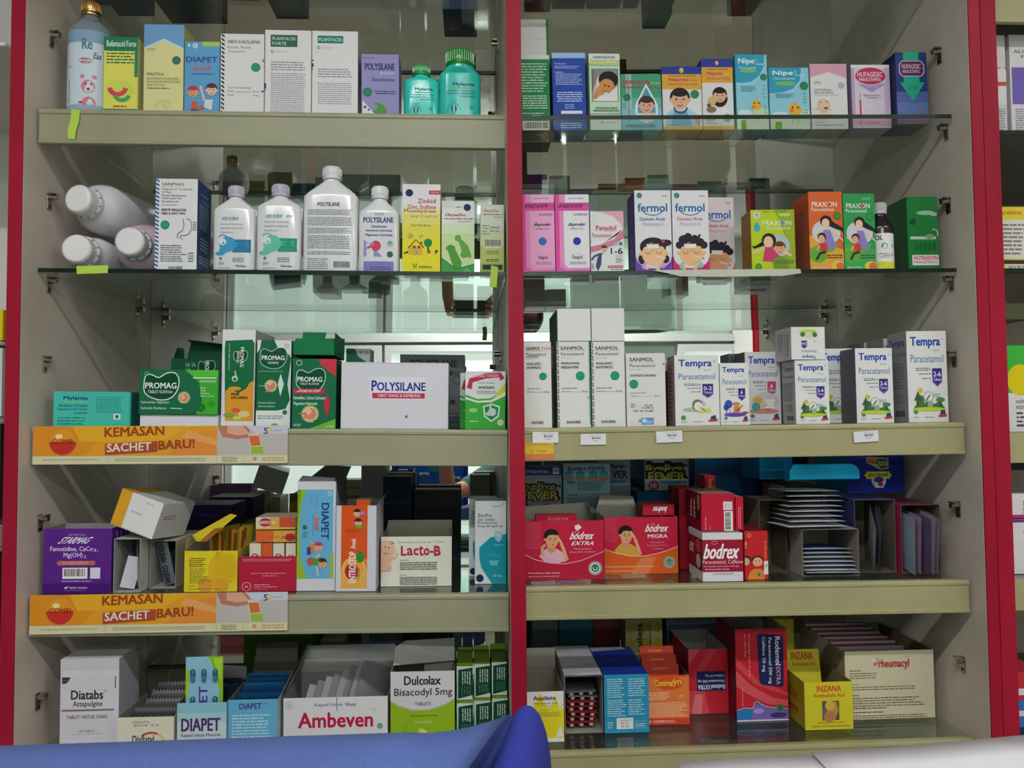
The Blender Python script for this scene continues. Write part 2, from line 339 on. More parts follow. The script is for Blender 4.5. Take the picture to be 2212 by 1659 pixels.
# dark wooden counter, a blue rack and a red cupboard behind the photographer
o_ = empty('counter', (-.5, -1.72, 0), 'low dark counter behind the photographer', 'counter')
b_ = B(); b_.box(-.45, .5, -.2, .18, 0, .80, '#3a2f2c'); b_.obj('counter_body', o_); b_ = B(); b_.box(-.47, .51, -.21, .2, .801, .829, '#5a4d48', .002); b_.obj('counter_top', o_)
o_ = empty('display_rack', (-.19, -1.62, .83), 'blue cardboard display rack standing on the dark counter behind the photographer', 'display rack')
b_ = B(); b_.box(-.17, .17, 0, .012, 0, .42, '#1f63b8'); a_ = A(b_, lambda u, v, e: (.17 - u * .34, .012 + e, .42 * (1 - v)), .34, .42)
a_.r(0, 0, .06, 1, '#17408f').r(.9, 0, 1, 1, '#17408f').p([(.3, .0), (.6, .0), (.5, .1), (.4, .1)], '#2f8f86'); b_.obj('back_board', o_)
b_ = B(); b_.box(-.17, .17, .012, .08, 0, .02, '#17408f'); b_.obj('ledge', o_)
for i_, (x_, z_) in enumerate(((.115, .265), (.068, .265), (-.025, .285), (-.078, .285))):
    b_ = B(); b_.box(-.022, .022, 0, .02, 0, .09, '#2b62b5'); a_ = A(b_, lambda u, v, e: (.022 - u * .044, .02 + e, .09 * (1 - v)), .044, .09)
    a_.r(0, 0, 1, .12, '#e4e6ea').p([(.3, .08), (.7, .08), (.6, .3), (.5, .36), (.4, .3)], '#1d6d5a').r(.1, .6, .9, .68, '#d8834a').r(.1, .74, .9, .95, '#d9b56e')
    tag(b_.obj('syrup_box', None, Matrix.Translation((-.19 + x_, -1.6073, .83 + z_))), 'small blue syrup box on the blue rack, ' + ('rightmost in the mirror', 'second from right in the mirror', 'second from left in the mirror', 'leftmost in the mirror')[i_], 'box', 'boxes on the blue rack')
o_ = empty('base_cupboard', (-1.1, -3.3, 0), 'low glossy red cupboard under the bright windows across the room', 'cupboard')
b_ = B(); b_.box(-.55, .45, -.2, .2, 0, .82, '#a02434|g'); b_.obj('cupboard_body', o_)
for x_ in (-.3, .2): b_ = B(); b_.box(x_ - .23, x_ + .23, .2, .215, .05, .76, '#a8283a|g'); b_.obj('door', o_)
b_ = B(); b_.box(-.57, .47, -.21, .23, .82, .84, '#24242a|g'); b_.obj('cupboard_top', o_)
for i_, x_ in enumerate((-.3, .12)): simple('black_appliance', (-1.1 + x_ - .13, -1.1 + x_ + .13, -3.35, -3.12, .841, .93), '#1c1c22|g', 'black shiny appliance on the low red cupboard, ' + ('left', 'right')[1 - i_] + ' one in the mirror', 'appliance', grp='appliances on the red cupboard')
o_ = empty('wall_cupboard', (2.15, -3.37, 0), 'tall red and white cupboard against the mint wall', 'cupboard')
b_ = B(); b_.box(-.3, .3, -.2, .2, 0, 2.2, {'': '#a8242e', 'L': '#e0dcd8'}); b_.obj('cupboard_body', o_); b_ = B(); b_.box(-.28, 0, .2, .22, .05, 2.15, '#b42733'); b_.obj('door', o_); b_ = B(); b_.box(.005, .28, .2, .22, .05, 2.15, '#cfd3d6'); b_.obj('door', o_)
# ------------------------------------------------------------------ the cabinet
XL = un(80, 640, 0).x; XD0 = un(1098, 640, -.042).x; XD1 = un(1130.5, 640, -.042).x; XR = un(2111, 640, -.042).x; XE = un(2137, 640, -.042).x; XF = un(2171, 640, -.042).x; XO = un(14, 640, -.042).x
cab = empty('display_cabinet', ((XL + XR) / 2, .2, 0), 'two-bay cream display cabinet with bright red front edges and mirrored back', 'cabinet')
ox, oy = cab.location.x, .2
def part(name, bx, key, ch=.0008, lab=None, par=None):
    b = B(); x0, x1, y0, y1, z0, z1 = bx; p = par or cab
    b.box(x0 - p.location.x, x1 - p.location.x, y0 - p.location.y, y1 - p.location.y, z0 - p.location.z, z1 - p.location.z, key, ch); return tag(b.obj(name, p), lab)
ZT, ZB = 2.5, .06
part('side_panel', (XO, XL, -.040, .43, 0, ZT), 'side_laminate'); part('divider_panel', (XD0, XD1, -.040, DEP - .002, 0, ZT), 'side_laminate'); part('side_panel', (XR, XE - .0008, -.040, .43, 0, ZT), 'side_laminate')
part('red_edge_strip', (XO, XL, -.0425, -.0402, 0, ZT), 'red_edging', .0003); part('red_edge_strip', (XD0, XD1, -.0425, -.0402, 0, ZT), 'red_edging', .0003); part('red_edge_strip', (XR, XE - .0008, -.0425, -.0402, 0, ZT), 'red_edging', .0003)
part('mirror_panel', (XL + .0005, XD0 - .0002, DEP, DEP + .005, ZB, ZT - .02), 'mirror', .0003, 'mirror behind the left bay'); part('mirror_panel', (XD1 + .0002, XR - .0005, DEP, DEP + .005, ZB, ZT - .02), 'mirror', .0003, 'mirror behind the right bay')
part('back_board', (XL, XR, DEP + .006, .425, ZB, ZT), 'laminate'); part('top_board', (XO, XE - .0008, -.04, .43, ZT, ZT + .02), 'side_laminate')
part('bottom_board', (XL, XR, -.03, .4, .85, .87), 'laminate'); part('plinth', (XL, XR, -.02, .4, 0, .1), 'laminate')
def peg(px, py, X, sgn, dz=0):                       # metal shelf support screwed to a panel
    r = ray(px, py); q = EYE + r * ((X - EYE.x) / r.x); b = B(); s = sgn
    for s_ in SZ:
        if (s_[0] == 'L') == (X < .06) and -.017 < q.z - zs(s_, X) < .008 + .006: q.z = zs(s_, X) - .0185
    b.box(min(0, s * .0018), max(0, s * .0018), -.006, .006, -.014, .010, '#9a9288|m', .0006)
    b.loft([(0, .0045, .0045, 2, 0, .004), (s * .013, .0045, .0045, 2, 0, .004)] if s > 0 else [(s * .013, .0045, .0045, 2, 0, .004), (0, .0045, .0045, 2, 0, .004)], '#aca49a|m', 12, True, 'x')
    b.box(min(s * .004, s * .013), max(s * .004, s * .013), -.010, .007, .0075, .0095, '#aca49a|m', .0003)
    b.loft([(s * .0018, .003, .003, 2, 0, -.009), (s * .003, .002, .002, 2, 0, -.009)] if s > 0 else [(s * .003, .002, .002, 2, 0, -.009), (s * .0018, .003, .003, 2, 0, -.009)], '#4c4640|m', 10, True, 'x')
    b.obj('shelf_bracket', cab, Matrix.Translation(q - cab.location))
for px, py in ((110, 82), (105, 432), (96, 783), (85, 1126), (80, 1513), (104, 612), (296, 653)): peg(px, py, XL, 1)
for px, py in ((2031, 118), (2045, 283), (2050, 441), (2057, 606), (2063, 772), (2071, 1097), (2081, 1432), (1836, 655)): peg(px, py, XR, -1)
for px, py in ((1078, 100), (1082, 602), (1084, 770)): peg(px, py, XD0, -1)
# ------------------------------------------------------------------ shelves
SL = {'0': 'at the top, above eye level and out of the lamp light', '1': 'first below the top of the picture', '2': 'second from the top, with bare dark edge', '3': 'third from the top, at eye level', '4': 'fourth from the top', '5': 'lowest in the picture'}
def shelf(s, x0, x1, band=None, bl=0, bx=None, key='band_olive'):
    b = B(); a = SZ[s]; t = .0062; xm = (x0 + x1) / 2; w = (x1 - x0) / 2
    b.box(-w, w, 0, DEP - .003, -t, 0, 'shelf_glass', .0005)
    M = Matrix.Translation((xm, 0, zs(s, xm))) @ Matrix.Rotation(-math.atan(a[1]), 4, 'Y')
    o = tag(b.obj('glass_shelf', None, M), ('left' if s[0] == 'L' else 'right') + ' bay glass shelf, ' + SL[s[1]], 'shelf', 'glass shelves')
    b = B(); b.box(-w, w, -.0006, -.0001, -t, 0, 'glass_edge', .0001); b.obj('front_edge', o)
    b = B(); b.box(-w, w, DEP - .0028, DEP - .0012, -t - .0002, .0002, 'glass_edge', .0001); b.obj('rear_edge', o)
    if band:
        l, r = (bx or (-w, w)); b = B(); y0, y1 = -.011, -.001
        pr = [(y1, .0005), (y0 + .003, .0005), (y0 + .0008, -.0004), (y0, -.003), (y0, -.0065), (y0 + .0015, -.008), (y0 + .0015, -band + .006), (y0, -band + .005), (y0, -band + .001), (y0 + .001, -band), (y1, -band)]
        n = len(pr); vs = [(l, y, z) for y, z in pr] + [(r, y, z) for y, z in pr]
        b.add(vs, [(i, (i + 1) % n, n + (i + 1) % n, n + i) for i in range(n)] + [tuple(range(n)), tuple(range(n, 2 * n))[::-1]], key)
        b.obj('shelf_edge_band', o)
    return o
XDL = XD0 - .0015
SO = {}
for s, args in {'L0': (XL + .001, XDL), 'L1': (XL + .004, XDL, .0505), 'L2': (XL + .001, XDL), 'L3': (XL + .002, XDL, .0525), 'L4': (XL + .002, XDL, .0545), 'L5': (XL + .002, XDL, .055),
              'R0': (XD1 + .002, XR - .003), 'R1': (XD1 + .002, XR - .004), 'R2': (XD1 + .002, XR - .004), 'R3': (XD1 + .002, XR - .006, .0475), 'R4': (XD1 + .002, XR - .006, .048), 'R5': (XD1 + .002, XR - .006, .05)}.items():
    SO[s] = shelf(s, *args, key='band_grey' if s[0] == 'L' else 'band_olive')
# ------------------------------------------------------------------ neighbouring cabinets at both frame edges
nb = empty('display_cabinet', (XF + .25, .2, 0), 'neighbouring red-edged cabinet cut off by the right frame edge', 'cabinet')
part('side_panel', (XE, XF, -.040, .43, 0, ZT), 'side_laminate', par=nb); part('red_edge_strip', (XE, XF, -.0425, -.0402, 0, ZT), 'red_edging', .0003, par=nb); part('back_board', (XF, XF + .5, .41, .425, 0, ZT), 'laminate', par=nb)
for py in (-5, 282, 580, 935, 1250, 1590): z_ = un(2200, py, 0).z; part('shelf_board', (XF, XF + .5, -.002, .40, z_ - .008, z_), 'glass_edge', par=nb)
for py in (-5, 935, 1250, 1590): z_ = un(2200, py, 0).z; part('shelf_edge_band', (XF, XF + .5, -.012, -.003, z_ - .045, z_ + .001), 'band_olive', par=nb)
nl = empty('display_cabinet', (XO - .25, .2, 0), 'neighbouring white cabinet cut off by the left frame edge', 'cabinet')
part('side_panel', (XO - .0045, XO - .001, -.02, .43, 0, ZT), '#d9d3cf', par=nl); part('back_board', (XO - .5, XO - .006, .30, .32, 0, ZT), '#d9d3cf', par=nl)
for py in (100, 738, 905, 1181, 1420): z_ = un(5, py, -.03).z; part('shelf_board', (XO - .5, XO - .006, -.045, .298, z_ - .006, z_ - .0006), '#d6d0cc', par=nl)
# ------------------------------------------------------------------ bottles
def place(b, name, sh, X, Y, label, cat, grp=None, rz=0, z0=None, sc_=None):
    M = Matrix.Translation((X, Y, (zs(sh, X) if z0 is None else z0) + .0004)) @ Matrix.Rotation(-math.atan(SZ[sh][1]), 4, 'Y') @ Matrix.Rotation(rz, 4, 'Z')
    return tag(b.obj(name, None, M), label, cat, grp)
def bottle(label, sh, x0, x1, yt, c, cap, yb, xc0, xc1, ysh, Y=.02, dr=.62, n=3.2, grp=None, neck=None, foot=.9, capstyle=0, label_fn=None, slope=.5, wrap=False, name='syrup_bottle', cn='cap', lab=None):
    """upright bottle: body x0..x1, shoulder at ysh, cap xc0..xc1 from yb (its bottom) to yt"""
    a, e = un(x0, ysh + 60, Y), un(x1, ysh + 60, Y); rx = (e.x - a.x) / 2 - .0004; X = (a.x + e.x) / 2; ry = rx * dr; z0 = zs(sh, X); Yc = Y + ry
    zt, zc, zsd = (un((x0 + x1) / 2, q, Yc).z - z0 for q in (yt, yb, ysh)); rc = (un(xc1, yt, Yc).x - un(xc0, yt, Yc).x) / 2
    rn = neck or rc * .82; b = B(); m = lambda t, p, q: p + (q - p) * t
    S = [(0, rx * foot, ry * foot, n, 0, 0), (.0025, rx * .985, ry * .985, n, 0, 0), (.006, rx, ry, n, 0, 0), (zsd, rx, ry, n, 0, 0)]
    for t in (.12, .28, .5, .75, .93): k = (1 - math.cos(t * math.pi)) / 2 * slope + t * (1 - slope); S.append((zsd + (zc - zsd) * (t ** .9) * .93, m(k, rx, rn), m(k, ry, rn), m(t, n, 2), 0, 0))
    S += [(zc - .0005, rn, rn, 2, 0, 0), (zc + .002, rn, rn, 2, 0, 0)]; b.loft(S, c)
    def fn(u, v, e_):
        x = (-1 + 2 * u) * rx; q = min(.995, abs(x / rx)); return (x, -ry * (1 - q ** n) ** (1 / n) - e_, zsd * (1 - v))
    ar = A(b, fn, 2 * rx, zsd)
    if lab: ar.r(*lab[0], lab[1], 14)
    if label_fn: label_fn(ar)
    o = place(b, name, sh, X, Yc, label, 'bottle', grp)
    b = B(); h = zt - zc; st = '#cfccd2|g' if capstyle == 2 else cap
    b.loft([(zc + .0008, rc * .97, rc * .97, 2, 0, 0), (zc + .002, rc, rc, 2, 0, 0), (zc + h * .22, rc, rc, 2, 0, 0), (zc + h * .25, rc * .94, rc * .94, 2, 0, 0), (zc + h * .3, rc * .97, rc * .97, 2, 0, 0), (zt - .002, rc * .95, rc * .95, 2, 0, 0), (zt, rc * .86, rc * .86, 2, 0, 0)], cap, 36)
    for i in range(36):                        # grip ribs
        t = math.tau * i / 36; cx, cy = math.cos(t) * rc * .965, math.sin(t) * rc * .965; b.box(cx - .0004, cx + .0004, cy - .0004, cy + .0004, zc + h * .34, zt - .003, cap, .0001)
    b.obj(cn, o)
    return o
W = '#e4e1e4'; W2 = '#dcd8dc'
# ------------------------------------------------------------------ top shelves (only undersides show)
rn_ = random.Random(4)
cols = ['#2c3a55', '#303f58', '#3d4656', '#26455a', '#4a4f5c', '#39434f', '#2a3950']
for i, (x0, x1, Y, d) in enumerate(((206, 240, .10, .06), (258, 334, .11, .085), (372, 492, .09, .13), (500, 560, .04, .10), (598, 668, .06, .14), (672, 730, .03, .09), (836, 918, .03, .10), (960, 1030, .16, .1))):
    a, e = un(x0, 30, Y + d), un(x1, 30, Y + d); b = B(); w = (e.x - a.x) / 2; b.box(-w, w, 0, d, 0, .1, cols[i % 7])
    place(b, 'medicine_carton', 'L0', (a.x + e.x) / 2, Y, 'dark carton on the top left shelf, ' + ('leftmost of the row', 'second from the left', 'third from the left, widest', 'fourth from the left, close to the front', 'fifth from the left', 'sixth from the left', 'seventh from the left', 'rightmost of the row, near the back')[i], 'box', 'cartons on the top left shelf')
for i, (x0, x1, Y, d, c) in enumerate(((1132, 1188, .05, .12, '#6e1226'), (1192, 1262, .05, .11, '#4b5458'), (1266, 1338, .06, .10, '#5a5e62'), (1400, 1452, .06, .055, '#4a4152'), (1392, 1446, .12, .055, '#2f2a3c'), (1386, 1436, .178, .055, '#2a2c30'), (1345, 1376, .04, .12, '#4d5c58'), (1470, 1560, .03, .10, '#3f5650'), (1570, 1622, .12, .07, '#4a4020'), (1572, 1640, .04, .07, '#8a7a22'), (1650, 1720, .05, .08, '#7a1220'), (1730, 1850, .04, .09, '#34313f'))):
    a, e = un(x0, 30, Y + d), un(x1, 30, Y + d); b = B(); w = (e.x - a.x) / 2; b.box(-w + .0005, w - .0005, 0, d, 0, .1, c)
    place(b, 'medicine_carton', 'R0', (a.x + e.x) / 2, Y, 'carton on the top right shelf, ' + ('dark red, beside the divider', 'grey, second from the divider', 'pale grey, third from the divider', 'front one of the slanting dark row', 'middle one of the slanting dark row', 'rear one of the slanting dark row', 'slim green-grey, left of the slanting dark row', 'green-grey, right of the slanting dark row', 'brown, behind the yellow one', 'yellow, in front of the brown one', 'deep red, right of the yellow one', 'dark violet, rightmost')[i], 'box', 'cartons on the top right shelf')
# ------------------------------------------------------------------ left bay, first shelf
def f_(a):
    a.r(.06, .02, .97, .97, '#cfdbe6', 14).r(.06, .02, .97, .16, '#7f9db8', 14).r(.06, .86, .97, .97, '#88aac4', 14).g(.10, .06, .3, .45, 9, '#5a6a80', 3, .5).bar(.10, .55, .22, .85, True)
    a.t('Re', .5, .12, .22, .12, '#4a7a86', 2).t('Eas', .74, .27, .16, .07, '#3a3f50', 1, .2).arc(.58, .37, .14, 0, 360, .012, '#a85a62', .07).g(.48, .34, .68, .40, 2, '#b0606a', 2)
    a.o(.64, .66, .15, '#d9849c', .16).o(.51, .55, .05, '#d9849c').o(.77, .55, .05, '#d9849c').o(.66, .84, .14, '#cf7690', .14).o(.59, .63, .022, '#5a2438').o(.71, .63, .022, '#5a2438').o(.65, .69, .03, '#5a2438').o(.49, .84, .06, '#a3405c', .025)
bottle('clear round bottle with gold cap and pale blue pink-bear label, leftmost on its shelf', 'L1', 129, 224, 8, '#8fa3b4|c', '#b89a62|m', 40, 164, 205, 78, Y=.02, dr=.85, n=2.2, label_fn=f_, slope=.7)
k = C('medicine_box', 'green and yellow box with a red and green swirl, beside the gold-capped bottle', 'L1', 222, 297, 80, {'': '#d7cf7a', 'F': '#e4dd62', 'R': '#ddd8a0'}, d=.045)
k.F.r(0, 0, 1, .17, '#1f6e50').t('Bufantacid Forte', .08, .045, .86, .075, '#e8efe8', 1).g(.08, .15, .9, .34, 5, '#2c6a52', 4, .9).r(.9, .17, 1, .5, '#2c7a58').o(.48, .66, .42, '#cfd65a', .3).arc(.42, .62, .24, 190, 350, .14, '#d2485a').arc(.55, .7, .22, 200, 340, .12, '#4f9a5e').g(.3, .85, .68, .885, 1, '#8a4030').r(0, .9, 1, 1, '#1b5a40').t('OBAT SAKIT MAAG', .05, .925, .9, .05, '#dfe8df', 1)
k = C('medicine_box', 'pale yellow box with a light blue chevron top', 'L1', 309, 396, 53, {'': '#d9d296', 'F': '#ded79a', 'R': '#b8bf6a', 'T': '#8fb8d8'}, d=.05)
k.F.p([(0, 0), (1, 0), (1, .25), (.5, .15), (0, .25)], '#6f9ccb').p([(0, .25), (.5, .15), (1, .25), (1, .27), (.5, .17), (0, .27)], '#b9dfe8').t('OTTO', .08, .26, .2, .03, '#6a6640', 1).o(.82, .385, .095, '#3f6a60').arc(.82, .385, .1, 0, 360, .015, '#27333a')
k.F.t('MAGTRAL', .08, .52, .45, .03, '#4a4a38', 1).t('ALUMINIUM HYDROXIDE', .08, .57, .8, .026, '#66644a').t('MAGNESIUM HYDROXIDE', .08, .605, .84, .026, '#66644a').t('SIMETHICONE', .08, .64, .45, .026, '#66644a').g(.1, .675, .66, .7, 1, '#66644a').arc(.5, .88, .16, 20, 200, .01, '#a9a368').arc(.42, .9, .15, 0, 170, .01, '#a9a368').arc(.6, .86, .09, 0, 360, .01, '#a9a368')
def kids(a, y=.7, s=1):
    a.face(.25, y, .15 * s, '#dba070', '#b03848').p([(.22, y + .12), (.38, y + .13), (.4, y + .23), (.2, y + .22)], '#c8603a').p([(.2, y + .22), (.42, y + .23), (.46, y + .3), (.2, y + .29)], '#3f4a8c').face(.78, y - .03, .16 * s, '#e8c4a8', '#4a3038').p([(.6, y + .1), (.82, y + .1), (.78, y + .24), (.56, y + .2)], '#d8dce6').l([(.58, y + .12), (.46, y - .08)], .06, '#e8c4a8').o(.5, y + .2, .07, '#c75a58')
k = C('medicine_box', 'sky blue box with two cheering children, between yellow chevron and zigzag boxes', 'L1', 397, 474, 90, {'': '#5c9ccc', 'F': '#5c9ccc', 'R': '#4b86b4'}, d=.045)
k.F.r(.5, 0, 1, .06, '#a9c65e').o(.12, .05, .04, '#cfe4f4').seal(.3, .055, .08, '#8ab8d8', '#dcecf8').t('DIAPET', .05, .2, .88, .07, '#3c3f86', 2).t('Anak', .22, .315, .55, .065, '#d85a6a', 2).g(.2, .41, .85, .44, 1, '#2f5c86'); kids(k.F, .66)
k = C('medicine_box', 'white box with a black zigzag edge and green dot', 'L1', 475, 570, 73, {'': W, 'F': W}, d=.05)
k.F.zig(.02, 0, .09, 1, 20, '#26242e').t('NEO KAOLANA', .17, .075, .74, .04, '#35343c', 1).t('Kaolin, Pectin', .17, .145, .52, .035, '#4a4950').t('Suspensi', .17, .195, .38, .035, '#5a5960').o(.81, .395, .105, '#2a9068').arc(.81, .395, .1, 0, 360, .012, '#1d4a40').t('Tiap 15 ml mengandung', .17, .625, .52, .028, '#55545a').t('Kaolin', .17, .665, .14, .022, '#55545a').t('700 mg', .72, .672, .17, .026, '#55545a').t('Pectin', .17, .712, .14, .022, '#55545a').t('66 mg', .75, .715, .14, .026, '#55545a').g(.36, .675, .68, .7, 1, '#a09fa4').r(.96, .3, 1, .31, '#333').r(.96, .32, 1, .33, '#333').r(.94, .67, 1, .685, '#333')
k = C('medicine_box', 'white box with dark green name panel and many lines of small print, left of two', 'L1', 571, 672, 65, {'': W, 'F': W}, d=.055)
k.F.r(.12, .055, .7, .19, '#2b5a44').t('PLANTACID', .16, .08, .5, .035, '#d6e2da', 1).t('FORTE', .16, .135, .3, .035, '#d6e2da', 1).arc(.16, .245, .03, 0, 360, .012, '#444').t('suspensi', .24, .235, .25, .02, '#8a888e').g(.13, .35, .88, .46, 4, '#8d8b92', 7, .8).g(.13, .48, .88, .95, 22, '#98969d', 8, .95).r(-.0, .6, .03, .66, '#2a2a35').r(0, .67, .03, .68, '#2a2a35')
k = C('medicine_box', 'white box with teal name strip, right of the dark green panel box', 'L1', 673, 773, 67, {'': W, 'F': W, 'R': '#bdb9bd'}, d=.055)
k.F.r(.12, .055, .68, .14, '#22766a').t('PLANTACID', .15, .08, .5, .036, '#d6e6e2', 1).arc(.14, .19, .03, 0, 360, .012, '#444').t('suspensi', .22, .185, .22, .018, '#8a888e').g(.13, .42, .88, .53, 4, '#8d8b92', 9, .8).g(.13, .58, .88, .83, 11, '#98969d', 10, .95).r(0, .33, .035, .345, '#2a2a35').r(0, .37, .035, .41, '#2a2a35').r(0, .43, .035, .44, '#2a2a35')
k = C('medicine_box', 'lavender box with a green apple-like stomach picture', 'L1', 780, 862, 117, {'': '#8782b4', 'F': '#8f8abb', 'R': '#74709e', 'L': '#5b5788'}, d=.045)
k.F.g(.04, .045, .34, .07, 1, '#4a4680').t('POLYSILANE', .1, .14, .78, .1, '#2e2c6c', 2).t('Junior', .5, .265, .4, .05, '#cfe0cf', 1).t('Simethicone', .28, .355, .6, .055, '#33316c', 1).o(.16, .575, .11, '#217a58').arc(.16, .575, .11, 0, 360, .014, '#2a2f50').g(.34, .545, .92, .61, 2, '#3b3972', 4, .9, 'r')
k.F.o(.42, .87, .26, '#4a8a3a', .24).o(.3, .8, .13, '#8f8abb', .1).arc(.3, .86, .12, 200, 320, .05, '#5aa045').p([(.03, .7), (.36, .9), (.03, .98)], '#e6e4ec').o(.1, .8, .04, '#55516a').o(.2, .84, .03, '#55516a').o(.16, .93, .035, '#55516a')
def f_(a, s=0):
    a.t('Mylanta', .34, .18, .5, .085, '#1e2a70', 2).r(.32, .28, .86, .3, '#7fb06a', 6).t('Aluminium Hydroxide', .2, .33, .66, .04, '#0f5f70', 1).t('Magnesium Hydroxide', .18, .385, .68, .04, '#0f5f70', 1).t('Simethicone', .5, .44, .36, .035, '#0f5f70', 1)
    a.arc(.36, .82, .17, 20, 160, .012, '#147a86', .26).arc(.36, .52, .06, 200, 340, .012, '#147a86').o(.36, .71, .07, '#0f6f7c', .09).r(.35, .64, .375, .78, '#e8f4f0').o(.78, .68, .05, '#3a9a8a', .04).t('KOREKSI - OBAT MAAG', .2, .9, .6, .035, '#14707c', 1)
bottle('small turquoise bottle with green cap, left of the two turquoise bottles', 'L1', 870, 948, 146, '#2cc8bc|g', '#1f8a3a|g', 168, 888, 927, 182, Y=.025, dr=.55, n=3.5, label_fn=f_, slope=1, grp=None)
bottle('larger turquoise bottle with wide green cap, right of the two turquoise bottles', 'L1', 947, 1039, 116, '#2abfb4|g', '#15792c|g', 156, 960, 1023, 170, Y=.025, dr=.55, n=3.5, label_fn=f_, slope=1, neck=.024)
# ------------------------------------------------------------------ left bay, second shelf
def lying(label, px, py, R, L, body, yaw, pitch=0, Rc=.0212):
    q = un(px, py, .018); b = B(); b.loft([(.024, Rc * .8, Rc * .8, 2, 0, 0), (.030, R * .62, R * .6, 2, 0, 0), (.040, R * .86, R * .84, 2, 0, 0), (.052, R, R * .97, 2.2, 0, 0), (L - .004, R, R, 2.2, 0, 0), (L, R * .92, R * .92, 2.2, 0, 0)], body, 36, True, 'y')
    M = Matrix.Translation(q) @ Matrix.Rotation(yaw, 4, 'Z') @ Matrix.Rotation(pitch, 4, 'X'); o = tag(b.obj('plastic_bottle', None, M), label, 'bottle', 'white plastic bottles lying down')
    b = B(); key = '#e9e7e9|g'; b.loft([(0, Rc * .84, Rc * .84, 2, 0, 0), (.0016, Rc * .97, Rc * .97, 2, 0, 0), (.019, Rc, Rc, 2, 0, 0), (.0215, Rc * 1.02, Rc * 1.02, 2, 0, 0)], key, 40, True, 'y')
    for i in range(48):
        t = math.tau * i / 48; cx, cz = math.cos(t) * Rc * 1.0, math.sin(t) * Rc * 1.0; b.box(cx - .0005, cx + .0005, .003, .0185, cz - .0005, cz + .0005, key, .0001)
    b.obj('cap', o); b = B(); b.loft([(.0222, Rc * 1.10, Rc * 1.10, 2, 0, 0), (.0262, Rc * 1.16, Rc * 1.16, 2, 0, 0), (.029, Rc * 1.12, Rc * 1.12, 2, 0, 0)], '#dddbdd|g', 36, True, 'y')
    for i in range(22): t = math.tau * i / 22; cx, cz = math.cos(t) * Rc * 1.08, math.sin(t) * Rc * 1.08; b.box(cx - .0016, cx + .0016, .0214, .0224, cz - .001, cz + .001, '#77747a' if i % 2 else '#dddbdd|g', .0001)
    b.obj('tamper_ring', o); return o
noisy('milky', '#cbc8cd', '#d8d5da', 12, .3); noisy('milky_pink', '#c8a4b4', '#dabcc8', 12, .3)
lying('white capped milky bottle lying on top of the two others', 166, 429, .0385, .17, 'milky', -.20, -.02)
lying('white capped milky bottle lying at the bottom left of the pile', 163, 537, .0290, .16, 'milky', 0)
lying('white capped bottle with pinkish contents lying at the bottom right of the pile', 278, 521, .0385, .16, 'milky_pink', 0)
k = C('medicine_box', 'white box with blue zigzag edge, stomach line drawing and navy side', 'L2', 333, 425, 386, {'': '#27406f', 'F': W, 'R': '#2b4878', 'T': W2}, d=.062)
k.F.zig(.0, 0, .09, 1, 23, '#2f5f8c').t('SANMAG', .15, .045, .52, .03, '#33343c', 1).r(.15, .087, .6, .09, '#777').t('Magnesium Trisilicate,', .15, .105, .74, .024, '#3c3c44', 1).t('6.8 MgO,', .15, .138, .24, .022, '#3c3c44', 1).t('Dried Aluminium', .15, .17, .58, .024, '#3c3c44', 1).t('Hydroxide Gel,', .15, .203, .48, .024, '#3c3c44', 1).t('Simethicone', .15, .236, .4, .022, '#3c3c44', 1).t('Suspensi', .15, .275, .36, .022, '#55555c').t('EFEKTIF MENGATASI', .15, .325, .58, .028, '#2b2c34', 2).t('GEJALA SAKIT MAG', .15, .365, .56, .028, '#2b2c34', 2)
k.F.o(.24, .5, .1, '#25906a').arc(.24, .5, .1, 0, 360, .012, '#1c4a52').l([(.66, .43), (.69, .5), (.66, .56), (.58, .58), (.53, .61), (.54, .645)], .014, '#44454c').l([(.74, .44), (.78, .43), (.86, .46), (.87, .54), (.8, .6), (.7, .615), (.62, .61), (.6, .63), (.66, .655)], .014, '#44454c').g(.9, .46, .99, .56, 4, '#7a7a80', 3).g(.14, .71, .75, .9, 8, '#75757c', 5, .75).g(.8, .79, .93, .9, 4, '#75757c', 6).t('SANBE', .33, .945, .34, .028, '#34343c', 1)
k.R.t('Suspensi', .25, .12, .5, .03, '#c6d0e0', 1).t('Obat Maag', .3, .19, .5, .03, '#c6d0e0', 1).g(.15, .24, .85, .52, 14, '#9fb0cc', 7, .8).g(.2, .6, .8, .75, 4, '#b8c4da', 9, .8, 'c').g(.15, .8, .85, .9, 3, '#b8c4da', 11, .9, 'c')
def poly(c1, c2, forte):
    def f(a):
        a.t('POLYCROL', .2, .13, .48 if not forte else .44, .05, c2, 2, .2)
        if forte: a.t('forte', .68, .125, .16, .045, '#2f8a62', 1, .3)
        a.t('Aluminium Hydroxide,', .2, .23, .54, .03, '#6a6d74', 1).t('Magnesium Hydroxide,', .2, .295, .54, .03, '#6a6d74', 1).t('Simethicone', .2, .36, .3, .026, '#6a6d74', 1)
        a.r(.5, .49, .93, .7, c2, 8).g(.56, .53, .88, .62, 2, c1, 3).o(.38, .57, .2, c1, .19).o(.26, .53, .09, W, .08).o(.2, .72, .12, c1, .05).o(.3, .66, .12, c1, .08).arc(.27, .5, .12, 40, 150, .03, c1)
        a.o(.22, .8, .035, '#3f7a68').g(.18, .85, .3, .9, 2, '#777', 4).g(.5, .78, .8, .86, 3, '#777', 5, .8).t('Nicholas', .58, .9, .24, .035, '#3a3a42', 1).g(.18, .94, .46, .96, 1, '#888')
    return f
bottle('white oblong bottle with pale blue and teal stomach print, lilac sealed cap', 'L2', 456, 548, 405, '#d9d8dc|g', '#b7b0c4|g', 430, 484, 519, 458, Y=.012, dr=.5, n=4.5, label_fn=poly('#3f93b8', '#2b6f98', 0), slope=.15)
